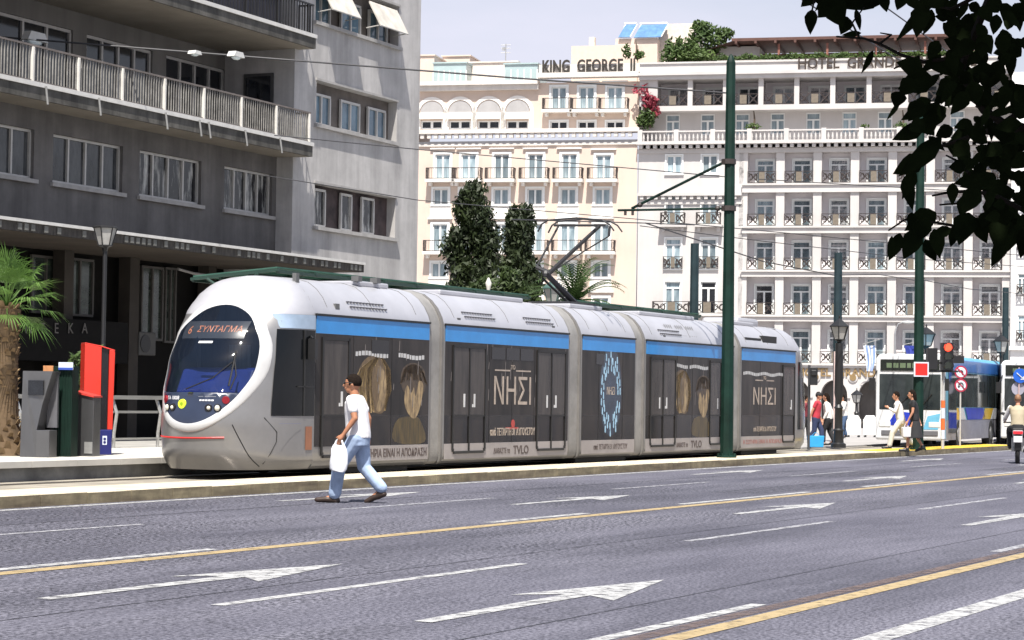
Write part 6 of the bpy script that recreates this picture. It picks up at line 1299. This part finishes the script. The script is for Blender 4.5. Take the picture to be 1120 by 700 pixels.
for s in (-1,):
    for x0, x1, sl, mt in ((.9, 2.4, .5, by_), (2.45, 3.4, .5, P('bus_stripe_white', (.5, .52, .56), .5)), (3.7, 7.3, .5, P('bus_deepblue', (.01, .03, .35), .45)), (7.7, 9.4, -.6, by_), (9.5, 10.6, -.6, P('bus_stripe_white', (.5, .52, .56), .5))):
        q = MB(); y = s*(a+.015); q.prism([(x0, 1.38), (x1, 1.38), (x1+sl, .99), (x0+sl, .99)], min(y, y-.004), max(y, y-.004) ); 
        for v in range(len(q.v)): p = q.v[v]; q.v[v] = (p[0], p[1], 1.39 if p[2] > 1.2 else .99)
        q.build('colour_stripe', mt, b1)
q = MB(); q.prism([(.1, .75), (.75, .8), (.45, 1.26), (-.1, 1.2), (-.35, .95)], -.03, -.024, 'x'); q.build('front_emblem', P('bus_deepblue', (.01, .03, .35), .45), b1); q = MB(); q.prism([(-.95, .66), (-.45, .66), (-.6, 1.1), (-1.02, 1.2)], -.03, -.024, 'x'); q.build('front_emblem', bb2, b1)
g = D(1095, 470, 84); b2, a = bus('second white city bus cut off by the right edge, behind the motorcyclist', V((g.x, g.y, -.0))+fx*1.2, pi/2-R(12), bw, (bw, bw, P('bus_blue2', (.02, .10, .45), .4)), 2.4, 11)
q = MB(); q.prism([(-1.1, .62), (.6, .62), (.8, 1.2), (-1.1, 1.25)], -.03, -.024, 'x'); q.build('front_emblem', P('bus_deepblue', (.01, .03, .35), .45), b2)
# ------------------------------------------------------------------ motorcycle and rider
gm_ = G(1113, 507, 0); mr = R(78)
mo = thing('motorcycle', 'black motorcycle with a red tail light and white number plate, seen from behind', 'motorcycle', (gm_.x, gm_.y, 0), mr)
def wheel(x, name='wheel'):
    m = MB(); m.path([(x+.31*cos(2*pi*k/24), 0, .33+.31*sin(2*pi*k/24)) for k in range(25)], .055, 8, cap=False); w_ = m.build(name, rubber, mo, smooth=60); m = MB(); m.path([(x, -.05, .33), (x, .05, .33)], .06, 12)
    for k in range(5): a_ = 2*pi*k/5; m.path([(x, 0, .33), (x+.27*cos(a_), 0, .33+.27*sin(a_))], .018, 5)
    m.build('rim', steel, w_); return w_
wheel(.0); wheel(1.4)
mb_ = P('moto_black', (.012, .012, .013), .3, coat=.4)
m = MB(); m.ball((.95, 0, .86), .30, .17, .15, n=14); m.build('tank', mb_, mo, smooth=180)
m = MB(); m.prism([(-.25, .80), (.55, .74), (.75, .80), (.5, .86), (-.05, .90), (-.25, .92)], -.14, .14); m.build('seat', P('moto_seat', (.02, .018, .018), .7), mo, bevel=.03)
m = MB(); m.prism([(-.42, .72), (-.1, .66), (.4, .68), (.4, .78), (-.3, .86), (-.45, .84)], -.13, .13); m.build('tail_fairing', P('moto_silver', (.45, .44, .46), .35, .3), mo, bevel=.03)
m = MB(); m.box(.45, .95, -.16, .16, .30, .66); m.path([(1.4, .09, .33), (1.2, .09, .95)], .03, 6); m.path([(1.4, -.09, .33), (1.2, -.09, .95)], .03, 6); m.path([(0, .09, .33), (.5, .1, .42)], .025, 6); m.path([(0, -.09, .33), (.5, -.1, .42)], .025, 6); m.path([(.6, 0, .6), (1.15, 0, .92)], .04, 6); m.build('engine_frame', steel, mo)
m = MB(); m.path([(.6, -.16, .3), (.1, -.18, .34), (-.3, -.19, .42)], [.03, .045, .055], 10); m.build('exhaust', steel, mo, smooth=50)
m = MB(); m.path([(1.05, .36, 1.05), (1.15, .12, 1.05), (1.15, -.12, 1.05), (1.05, -.36, 1.05)], .02, 6); m.path([(1.12, .3, 1.06), (1.1, .36, 1.25)], .01, 5); m.path([(1.12, -.3, 1.06), (1.1, -.36, 1.25)], .01, 5)
for s in (-1, 1): m.ball((1.1, s*.38, 1.28), .03, .07, .04, n=8)
m.build('handlebar', black, mo)
m = MB(); m.box(-.47, -.44, -.12, .12, .76, .84); m.build('tail_light', P('tail_light_red', (.55, .02, .03), .25, emit=.2), mo, bevel=.01)
m = MB(); m.box(-.47, -.455, -.11, .11, .55, .71); m.build('number_plate', P('plate_white', (.62, .6, .62), .4), mo, bevel=.01)
m = MB(); m.prism([(-.38, .35), (-.30, .35), (-.42, .75), (-.46, .75)], -.08, .08); m.build('mudguard', black, mo)
pr = mo.matrix_basis @ V((.25, 0, 0)); rd = person('motorcycle rider in a beige vest over white sleeves, seen from behind', (gm_.x+cos(mr)*.25, gm_.y+sin(mr)*.25, 0), mr, 1.0, P('cloth_beige', (.34, .29, .20), .8), dkb, hair=P('hair_brown', (.20, .10, .05), .6), seated=True, sleeve=.3, pose=dict(hip=.93, lean=.12, armL=((.22, .30, 1.14), (.62, .32, 1.08)), armR=((.22, -.30, 1.14), (.62, -.32, 1.08)))); del rd['_hand']
q = MB(); 
for s in (-1, 1): chain(q, [V((.12, s*.19, 1.43)), V((.25, s*.31, 1.18)), V((.55, s*.33, 1.10))], [.072, .058, .045])
fuse(q, 'sleeves', wtr, rd, .016, 2)
# ------------------------------------------------------------------ signals and signs near the crossing
def disc(mb, c, r, mi=0, y0=-.02, y1=0.0, n=20): mb.path([(c[0], y0, c[1]), (c[0], y1, c[1])], r, n, mi)
red_l = P('signal_red_lit', (.85, .05, .02), .4, emit=1.6); off_l = P('signal_off', (.02, .025, .02), .2)
gs = G(1031, 492, .12); Ys = gs.y
def zof(py, Y=Ys, px=1031): return D(px, py, Y).z-.12
sgp = thing('traffic_light', 'traffic light showing red, on a pole with orange and white bands', 'traffic light', gs, .12)
q = MB(); q.tube((0, 0, 0), (0, 0, zof(404)), .05); q.build('pole', P('pole_pale', (.40, .39, .38), .5), sgp)
q = MB()
for a_, b_, k_ in ((470, 458, 0), (446, 438, 0)): q.path([(0, 0, zof(a_)), (0, 0, zof(b_))], .065, 12)
q.build('orange_band', P('band_orange', (.6, .13, .03), .5), sgp); q = MB()
for a_, b_ in ((457.5, 446.5), (480, 470.5)): q.path([(0, 0, zof(a_)), (0, 0, zof(b_))], .063, 12)
q.build('white_band', P('sign_white', (.6, .6, .6), .5), sgp)
ox = .08; z1, z0 = zof(375), zof(405); q = MB(); q.box(ox-.17, ox+.17, -.2, .05, z0, z1); q.box(-.45, .45, -.05, .0, z0-.06, z0+.0)
dz = (z1-z0)/3
for k in range(3): c_ = z1-dz*(k+.5); q.path([(ox+.14*cos(t), -.34 if sin(t) > -.3 else -.22, c_+.14*sin(t)) for t in [R(-30+24*j) for j in range(11)]], .012, 4)
q.build('signal_box', black, sgp)
for k in range(3): q = MB(); disc(q, (ox, z1-dz*(k+.5)), .125, 0, -.215, -.201); q.build('lens', red_l if k == 0 else off_l, sgp)
q = MB(); q.box(-.52, -.22, -.12, .1, zof(404), zof(381)); q.box(-.35, 0, -.03, .0, zof(398), zof(396)); q.box(.3, .62, -.1, .1, zof(397), zof(389)); q.build('side_signal_box', black, sgp)
gs = G(1050, 489, .1); Ys2 = gs.y
sp2 = thing('prohibition_signs', 'thin pole with two round red-rimmed signs, no left turn above no U-turn', 'road signs', gs, .1)
zo2 = lambda py: D(1050, py, Ys2).z-.1
q = MB(); q.tube((0, 0, 0), (0, 0, zo2(400)), .028); q.build('pole', P('pole_pale', (.4, .4, .4), .5), sp2)
rim = P('rim_red', (.35, .02, .05), .4); wdisc = P('sign_white', (.6, .6, .6), .5)
for k, py in enumerate((407, 421.5)):
    c_ = zo2(py); q = MB(); disc(q, (0, c_), .215, 0, -.05, -.035); s_ = q.build('round_sign', rim, sp2, smooth=40); q = MB(); disc(q, (0, c_), .165, 0, -.055, -.051); q.build('sign_face', wdisc, s_)
    q = MB(); y0, y1 = -.06, -.056
    if k == 0: q.prism([(.03, c_-.1), (.075, c_-.1), (.075, c_+.02), (.03, c_+.065), (-.04, c_+.065), (-.04, c_+.1), (-.12, c_+.04), (-.04, c_-.02), (-.04, c_+.02), (.03, c_+.0)], y0, y1)
    else:
        q.path([(.07, -.058, c_-.1), (.07, -.058, c_+.03), (.03, -.058, c_+.08), (-.03, -.058, c_+.08), (-.07, -.058, c_+.03), (-.07, -.058, c_-.04)], .022, 4); q.prism([(-.12, c_-.03), (-.02, c_-.03), (-.07, c_-.1)], y0, y1)
    q.build('sign_arrow', black, s_); q = MB(); q.prism([(-.14, c_+.11), (-.11, c_+.14), (.14, c_-.11), (.11, c_-.14)], -.064, -.0605); q.build('sign_bar', rim, s_)
gs = G(1114, 488, .05); zo3 = lambda py: D(1114, py, gs.y).z-.05
sp3 = thing('keep_right_sign', 'round blue sign with a white arrow above a grey sign back, at the right edge', 'road sign', gs, .1)
q = MB(); q.tube((0, 0, 0), (0, 0, zo3(402)), .03); q.build('pole', P('pole_pinkish', (.45, .33, .33), .5), sp3); c_ = zo3(411); q = MB(); disc(q, (.03, c_), .26, 0, -.05, -.035); s_ = q.build('round_sign', P('sign_blue2', (.01, .09, .45), .4), sp3, smooth=40)
q = MB(); q.path([(-.1, -.056, c_+.1), (.12, -.056, c_-.09)], .025, 4); q.prism([(.17, c_-.14), (.17, c_+.0), (.03, c_-.14)], -.06, -.052); q.build('sign_arrow', wdisc, s_)
q = MB(); disc(q, (-.02, zo3(425)), .24, 0, .035, .05); q.build('sign_back', P('sign_back_grey', (.33, .32, .38), .5, .2), sp3)
q = MB(); gs = D(889.5, 412, 68); tt = thing('hanging_signal', 'small black pedestrian signal seen from behind, near the rear of the tram', 'traffic light', (gs.x, gs.y, .1)); zc_ = gs.z-.1; q.box(-.12, .12, -.1, .12, zc_-.25, zc_+.28); q.box(-.08, .08, -.14, -.1, zc_+.03, zc_+.2); q.build('signal_box', black, tt, bevel=.02); q = MB(); q.tube((-.1, .15, 0), (-.1, .15, zc_+.35), .04); q.build('pole', P('pole_dark', (.05, .05, .055), .5), tt)
# curved modern street lamp
gs = D(979, 360, 92); tt = thing('curved_street_lamp', 'thin grey street lamp with a curved arm and pale head, left of the sign mast', 'street lamp', (gs.x, gs.y, 0)); zc_ = gs.z; q = MB(); q.path([(0, 0, 0), (0, 0, zc_-.2), (.03, 0, zc_), (.12, 0, zc_+.2), (.32, 0, zc_+.28)], [.06, .045, .035, .03, .03], 6); q.build('pole', P('pole_grey', (.25, .25, .26), .5), tt); q = MB(); q.ball((.52, 0, zc_+.28), .26, .12, .07, n=12); q.build('lamp_head', P('lamp_head', (.5, .5, .5), .3), tt, smooth=180)
# flags
def flag(label, px, y0, y1, Y, mats, w_=.5, rot=.2):
    gs = D(px, y1, Y); h_ = D(px, y0, Y).z-gs.z; tt = thing('flag', label, 'flag', gs, rot); n = 10; q = MB(); vs = []
    for i in range(n+1):
        for j in range(7): u = j/6; v = i/n; vs.append(((u-.5)*w_*(.55+.45*v)+.08*sin(v*4), .10*sin(u*9+v*2), h_*v))
    for i in range(n):
        for j in range(6): q.add([vs[i*7+j], vs[i*7+j+1], vs[(i+1)*7+j+1], vs[(i+1)*7+j]], [(0, 1, 2, 3)], (j % 2) if len(mats) > 1 else 0)
    q.build('cloth', mats, tt, smooth=180, recalc=False); q = MB(); q.path([(-w_*.6, .1, h_*1.05), (w_*.7, -.5, h_*1.25)], .03, 6); q.build('flagpole', steel, tt)
flag('drooping white and blue striped flag on the hotel front above the arcade letters', 951, 378, 406, 191, [P('flag_white', (.65, .66, .7), .8), P('flag_blue', (.22, .32, .55), .8)], 1.0)
flag('dark blue flag on the hotel front just left of the sign mast', 996, 378, 398, 191, [P('flag_navy', (.03, .05, .3), .8)], 1.0)
# white boards by the arcade
for k, (px, w_) in enumerate(((933.5, .95), (951.5, .9), (968, .8))):
    gs = G(px, 479, .05); tt = thing('white_board', ('left', 'middle', 'right')[k]+'most rounded white board standing in a row before the arcade', 'board', (gs.x, gs.y, .05), .1, 'white boards before the arcade'); q = MB(); w_ *= .33; q.prism([(-w_, .1), (w_, .1), (w_, .75), (w_*.6, .95), (-w_*.6, .95), (-w_, .75)], -.04, .04); q.build('panel', white_paint, tt, bevel=.02); q = MB(); [q.box(s*w_*.7-.03, s*w_*.7+.03, -.1, .1, 0, .12) for s in (-1, 1)]; q.build('feet', black, tt)
# ------------------------------------------------------------------ trees
bark = P('bark', (.09, .065, .045), .9, var=.3, scale=6)
cyl = [foliage('leaf_cypress', (.009, .017, .006), (.030, .044, .013), .08, .9)]
def cypress(label, px0, px1, ytop, ybot, Y, seed, lean=0.0):
    random.seed(seed); a = D((px0+px1)/2, ybot, Y); top = D((px0+px1)/2, ytop, Y).z; R0 = (D(px1, 300, Y).x-D(px0, 300, Y).x)/2*1.18; H = top-.1
    t = thing('cypress_tree', label, 'tree', (a.x, a.y, .1)); q = MB(); q.path([(0, 0, 0), (.05, 0, H*.4), (lean*.5, 0, H*.9)], [.22, .14, .03], 8); q.build('trunk', bark, t)
    m = MB(); lobes = []
    for i in range(64):
        f = random.random()**.8; z = H*(.10+.84*f); rr = R0*(1.05-.78*f*f)*random.uniform(.25, .95); an = random.uniform(0, 2*pi); lobes.append((V((rr*cos(an)+lean*f, rr*sin(an)*.8, z)), R0*random.uniform(.34, .6)*(1.1-.45*f), H*random.uniform(.05, .10)))
    lobes.append((V((lean, 0, H*.95)), R0*.3, H*.06))
    for c, r, h in lobes:
        for _ in range(420):
            p = V((random.gauss(0, .5), random.gauss(0, .5), random.gauss(0, .6)))
            if p.length > 1.15: continue
            q_ = c+V((p.x*r, p.y*r, p.z*h)); u = V((random.gauss(0, .6), random.gauss(0, .6), random.gauss(.7, .5))).normalized(); v = u.orthogonal().normalized(); v.rotate(M4.Rotation(random.uniform(0, 6.28), 3, u)); s = random.uniform(.07, .17)
            m.add([q_-u*s, q_+v*s*.4, q_+u*s, q_-v*s*.4], [(0, 1, 2, 3)])
    m.build('crown', cyl, t, recalc=False)
cypress('taller dark cypress in front of the peach hotel, left of the pantograph', 486, 558, 203, 480, 90, 1, -.35)
cypress('slightly smaller dark cypress standing right of the taller one', 544, 596, 226, 480, 86, 2, -.1)
def greens(label, px, py, Y, spec, name='leafy_tree', mat=None, ls=.2, seed=1):
    random.seed(seed); a = D(px, py, Y); t = thing(name, label, 'tree', (a.x, a.y, .1)); m = MB()
    for bx, by, r1, r2, n in spec: p = D(bx, by, Y); leafblob(m, (p.x-a.x, 0, p.z-.1), r1, r1*.7, r2, n, ls)
    m.build('crown', mat or gr, t, recalc=False); q = MB(); q.path([(0, 0, 0), (.1, 0, 1.5), (0, 0, a.z)], [.16, .12, .06], 7); q.build('trunk', bark, t)
greens('low yellow-green bushy tree at the foot of the two cypresses', 540, 325, 82, [(540, 318, 1.1, .7, 500), (520, 322, .9, .5, 300), (575, 322, .8, .6, 320), (557, 305, .6, .6, 200)], mat=[foliage('leaf_mid', (.018, .034, .010), (.050, .075, .022))], ls=.14)
# palms
pm = foliage('palm_leaf', (.045, .10, .02), (.12, .22, .045), .3, 2.0); pm2 = foliage('palm_leaf_dark', (.02, .05, .012), (.07, .12, .03), .2, 2.0)
def date_palm(label, px, py, Y, seed, L=1.9, n=34):
    random.seed(seed); a = D(px, py, Y); t = thing('palm_tree', label, 'palm', (a.x, a.y, .1)); hz_ = a.z-.1; q = MB(); q.path([(0, 0, 0), (.05, 0, hz_*.5), (0, 0, hz_)], [.3, .25, .22], 10); q.build('trunk', bark, t); m = MB()
    for k in range(n):
        an = 2*pi*k/n*2.4+random.uniform(-.2, .2); el = random.uniform(-.1, 1.35); d_ = V((cos(an), sin(an), 0)); p = V((0, 0, hz_)); pts = []
        for i in range(10): f = i/9; ang_ = el-f*f*1.5; pts.append(V(p)); p += (d_*cos(ang_)+V((0, 0, sin(ang_))))*L/9
        m.path(pts, [.03*(1-i/11) for i in range(10)], 4)
        for i in range(1, 10):
            for hh in (0, .5):
                c_ = pts[i-1].lerp(pts[i], hh); tg = (pts[i]-pts[i-1]).normalized(); sd_ = tg.cross(V((0, 0, 1))).normalized()
                for s in (-1, 1): e = c_+(sd_*s*.8+tg*.75-V((0, 0, .12))).normalized()*L*.23*(1-.35*i/9); m.add([c_-tg*.035, c_+tg*.035, e], [(0, 1, 2)])
    m.build('crown', [pm2], t, recalc=False)
date_palm('feathery palm crown rising behind the tram, right of the pantograph foot', 628, 330, 74, 3)
# fan palm at the left edge
random.seed(9); gp = G(4, 498, .37); fp = thing('palm_tree', 'fan palm with a shaggy scaly trunk cut by the left edge of the picture', 'palm', (gp.x, gp.y, .37)); Yp = gp.y; ph_ = D(2, 338, Yp).z-.37
q = MB(); q.lathe([(.42, 0), (.34, .15), (.26, .5), (.22, 1.2), (.21, ph_*.8), (.25, ph_)], n=14); q.build('trunk', P('palm_trunk', (.10, .065, .035), .95, var=.3, scale=6), fp, smooth=60)
q = MB(); zr_ = .04; k = 0
while zr_ < ph_:
    rr = .40-.30*min(1, zr_/.6)**.6+.12
    for j in range(9):
        a_ = 2*pi*(j+.5*(k % 2))/9+random.uniform(-.15, .15); d_ = V((cos(a_), sin(a_), 0)); sd_ = V((-sin(a_), cos(a_), 0)); b_ = d_*(rr-.06)+V((0, 0, zr_)); L_ = random.uniform(.10, .17); w_ = random.uniform(.05, .075); e = b_+d_*random.uniform(.05, .11)+V((0, 0, L_))
        q.add([b_-sd_*w_, b_+sd_*w_, e+sd_*w_*.5, e-sd_*w_*.5, b_-d_*.03-sd_*w_*.8, e-d_*.035], [(0, 1, 2, 3), (3, 2, 5), (0, 3, 5, 4)])
    zr_ += .085; k += 1
q.build('leaf_bases', P('palm_boots', (.28, .19, .10), .9, col2=(.14, .09, .045), scale=5, bump=.004, bscale=40), fp, recalc=False)
m = MB()
for k in range(28):
    an = 2*pi*k*.382; el = R(84)-R(118)*(k/27)**1.1; d_ = V((cos(an), sin(an), 0)); L_ = random.uniform(.45, .65); dirv = (d_*cos(el)+V((0, 0, sin(el)))).normalized(); b_ = V((0, 0, ph_+.05)); hub = b_+dirv*L_; m.path([b_, hub], [.02, .012], 4)
    sd_ = dirv.cross(V((0, 0, 1))); sd_ = sd_.normalized() if sd_.length > .05 else V((1, 0, 0)); nl = 24
    for i in range(nl):
        a_ = R(-75)+R(150)*i/(nl-1); q_ = (dirv*cos(a_)+sd_*sin(a_)).normalized(); Lf = random.uniform(.46, .68)*(.75+.25*cos(a_)); mid = hub+q_*Lf*.6; e = hub+q_*Lf+V((0, 0, -Lf*random.uniform(.1, .4))); w_ = sd_*cos(a_)*.011-dirv*sin(a_)*.011
        m.add([hub, mid+w_, e, mid-w_], [(0, 1, 2, 3)])
m.build('crown', [pm], fp, recalc=False)
# ---- the tree we stand under: trunk to our right, crown overhead, hanging twigs in view
random.seed(21)
fl_ = foliage('leaf_near', (.004, .006, .003), (.012, .018, .007), .10, 6); [setattr(n_.inputs['Specular IOR Level'], 'default_value', .0) for n_ in fl_.node_tree.nodes if n_.type == 'BSDF_PRINCIPLED']  # leaf colour taken almost to black, standing in for deep shade
nt_ = thing('broadleaf_tree', 'dark large-leaved tree whose branches hang into the top right corner', 'tree', (6.4, 3.2, 0))
q = MB(); q.path([(0, 0, -.03), (.05, -.1, .5), (.0, .05, 1.2), (-.15, .1, 2.0), (-.2, .35, 2.9), (-.6, .6, 3.9), (-1.2, 1.0, 5.0), (-2.0, 1.6, 6)], [.30, .24, .21, .19, .17, .14, .11, .07], 14); q.build('trunk', bark, nt_, smooth=60)
def leaf(mb, c, d, nrm, L, W):
    d = d.normalized(); s = d.cross(nrm).normalized(); n_ = s.cross(d)
    prof = [(0, .06), (.12, .62), (.32, 1.0), (.55, .86), (.78, .48), (1.0, .0)]; vs = []
    for f, w_ in prof: cur = n_*(-.22*L*(f-.4)**2); vs += [c+d*L*f+s*W*.5*w_+cur+n_*W*.10*w_, c+d*L*f+cur, c+d*L*f-s*W*.5*w_+cur+n_*W*.10*w_]
    fs = []
    for i in range(5): a = i*3; fs += [(a, a+1, a+4, a+3), (a+1, a+2, a+5, a+4)]
    mb.add(vs, fs)
lm = MB(); tw_ = MB(); oo = V((6.4, 3.2, 0))
def at_(px, py, Y): return D(px, py, Y)-oo
def pleaf(px, py, ang, Lpx, Wpx, Y):                         # ang: degrees in the picture, 0 = right, 90 = down
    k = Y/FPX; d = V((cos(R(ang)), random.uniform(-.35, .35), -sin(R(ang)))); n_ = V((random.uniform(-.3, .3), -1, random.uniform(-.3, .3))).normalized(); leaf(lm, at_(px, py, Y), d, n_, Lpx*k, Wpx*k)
EXPL = [(905, -4, 60, 34, 26), (917, -6, 130, 30, 26), (888, 10, 95, 26, 13), (935, -8, 150, 30, 20), (975, -8, 190, 46, 22), (965, -6, 160, 40, 20), (985, -10, 10, 22, 16), (1010, 4, 100, 34, 20), (1012, 8, 130, 44, 10), (1020, 10, 110, 30, 12),
 (927, 18, 110, 20, 16), (936, 10, 75, 22, 7), (955, 55, 115, 26, 7), (942, 36, 175, 20, 6), (1006, 62, 120, 22, 8), (1010, 80, 200, 30, 24), (1020, 84, 160, 36, 26), (1000, 86, 130, 22, 18), (985, 100, 110, 18, 16), (984, 112, 125, 22, 5), (1008, 110, 120, 24, 20), (1026, 112, 110, 30, 24),
 (1030, 150, 135, 58, 20), (1010, 172, 150, 34, 20), (990, 192, 80, 36, 14), (1000, 185, 110, 32, 14), (997, 232, 90, 20, 10), (1015, 238, 120, 30, 18), (1024, 232, 150, 36, 22), (1005, 250, 115, 34, 20), (985, 255, 110, 30, 14), (976, 258, 100, 22, 7), (1022, 250, 80, 30, 16), (1012, 262, 60, 26, 14), (1046, 245, 100, 24, 12), (1040, 250, 160, 20, 12),
 (1060, 232, 110, 36, 24), (1066, 238, 60, 30, 16), (1100, 258, 115, 34, 16), (1096, 236, 95, 40, 26), (1086, 214, 85, 40, 26), (1112, 232, 100, 40, 24), (1070, 205, 120, 30, 20), (1056, 214, 100, 22, 14), (1122, 250, 100, 30, 20)]
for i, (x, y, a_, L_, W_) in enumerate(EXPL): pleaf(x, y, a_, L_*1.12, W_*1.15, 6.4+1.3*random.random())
reg = [(1030, -10, 1125, 60, 46), (1022, 40, 1125, 100, 34), (1030, 92, 1125, 165, 42), (1040, 150, 1090, 205, 22), (1075, 165, 1128, 240, 34), (1000, 108, 1040, 150, 10), (1028, 60, 1060, 95, 8), (880, -14, 1030, -4, 14)]
for x0, y0, x1, y1, n in reg:
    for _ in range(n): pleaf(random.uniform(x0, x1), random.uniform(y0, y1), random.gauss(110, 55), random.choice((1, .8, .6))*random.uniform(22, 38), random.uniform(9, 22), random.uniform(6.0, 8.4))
def twig(pts, r0=2.2, r1=1.0, Y=7.0):
    k = Y/FPX; n = len(pts); tw_.path([at_(x, y, Y+.1*i) for i, (x, y) in enumerate(pts)], [(r0+(r1-r0)*i/(n-1))*k for i in range(n)], 5)
twig([(1120, 150), (1075, 120), (1050, 80), (1065, 40), (1090, -20)], 5, 5); twig([(1060, 60), (1010, 68), (985, 60), (962, 48), (945, 42), (915, 40)], 2.6, 1.2); twig([(962, 48), (975, 38), (963, 36)], 1.5, .8); twig([(1005, 62), (978, 75)], 2, 1); twig([(940, 42), (932, 25), (945, 8)], 1.4, .8); twig([(888, 12), (893, -10)], 1, 1)
twig([(1060, 190), (1045, 175), (1035, 170)], 2, 1); twig([(1120, 230), (1085, 212), (1060, 209), (1040, 210), (1020, 214)], 3, 1.2); twig([(1070, 212), (1055, 222), (1028, 224)], 1.8, 1); twig([(1064, 88), (1062, 108), (1050, 118)], 2.4, 1.6); twig([(1110, 240), (1080, 250), (1050, 248), (1015, 242), (990, 240), (972, 252)], 2.4, 1)
twig([(1120, 120), (1090, 140), (1060, 150), (1030, 160)], 4, 2); twig([(1100, -20), (1040, 10), (1012, 4)], 3, 1.2); twig([(1030, -20), (985, -12), (920, -14)], 2.2, 1.2)
def limb(pts, r0, r1):
    pts = [V(p) for p in pts]; out = []
    for i in range(len(pts)-1):
        a, b, c, d = pts[max(0, i-1)], pts[i], pts[i+1], pts[min(len(pts)-1, i+2)]
        for k in range(6): t = k/6; out.append(.5*((2*b)+(c-a)*t+(2*a-5*b+4*c-d)*t*t+(3*b-a-3*c+d)*t**3)+V((random.uniform(-.02, .02), random.uniform(-.02, .02), random.uniform(-.02, .02))))
    out.append(pts[-1]); tw_.path(out, [r0+(r1-r0)*i/(len(out)-1) for i in range(len(out))], 7)
limb([at_(1085, -8, 7.4), (-4.2, 4.1, 3.3), (-3.4, 3.4, 4.1), (-2.2, 2.2, 4.5), (-1.2, 1.2, 4.4), (-.7, .65, 4.1)], .016, .075); limb([at_(1120, 150, 7.0), (-4.2, 3.9, 2.7), (-3.5, 3.6, 3.3), (-2.6, 2.6, 3.9), (-1.4, 1.2, 3.8), (-.4, .45, 3.2)], .014, .07)
limb([(-4.8, 2.6, 5.6), (-3.6, 2.2, 5.9), (-2.0, 1.6, 5.9)], .02, .07); limb([(1.6, 2.0, 5.6), (.4, 1.5, 5.2), (-.6, .7, 4.0)], .02, .08); limb([(-3.8, -.8, 5.0), (-2.4, 0, 4.9), (-1.0, .8, 4.6)], .02, .08)
# crown overhead (out of the picture, it shades the hanging twigs)
for _ in range(18000):
    x = random.uniform(-6.1, 1.2); y = random.uniform(-2.4, 4.7); z = random.uniform(3.3, 6.4)
    wy = oo.y+y
    if z < CH+wy*.178+1.0 or z > 7.2: continue
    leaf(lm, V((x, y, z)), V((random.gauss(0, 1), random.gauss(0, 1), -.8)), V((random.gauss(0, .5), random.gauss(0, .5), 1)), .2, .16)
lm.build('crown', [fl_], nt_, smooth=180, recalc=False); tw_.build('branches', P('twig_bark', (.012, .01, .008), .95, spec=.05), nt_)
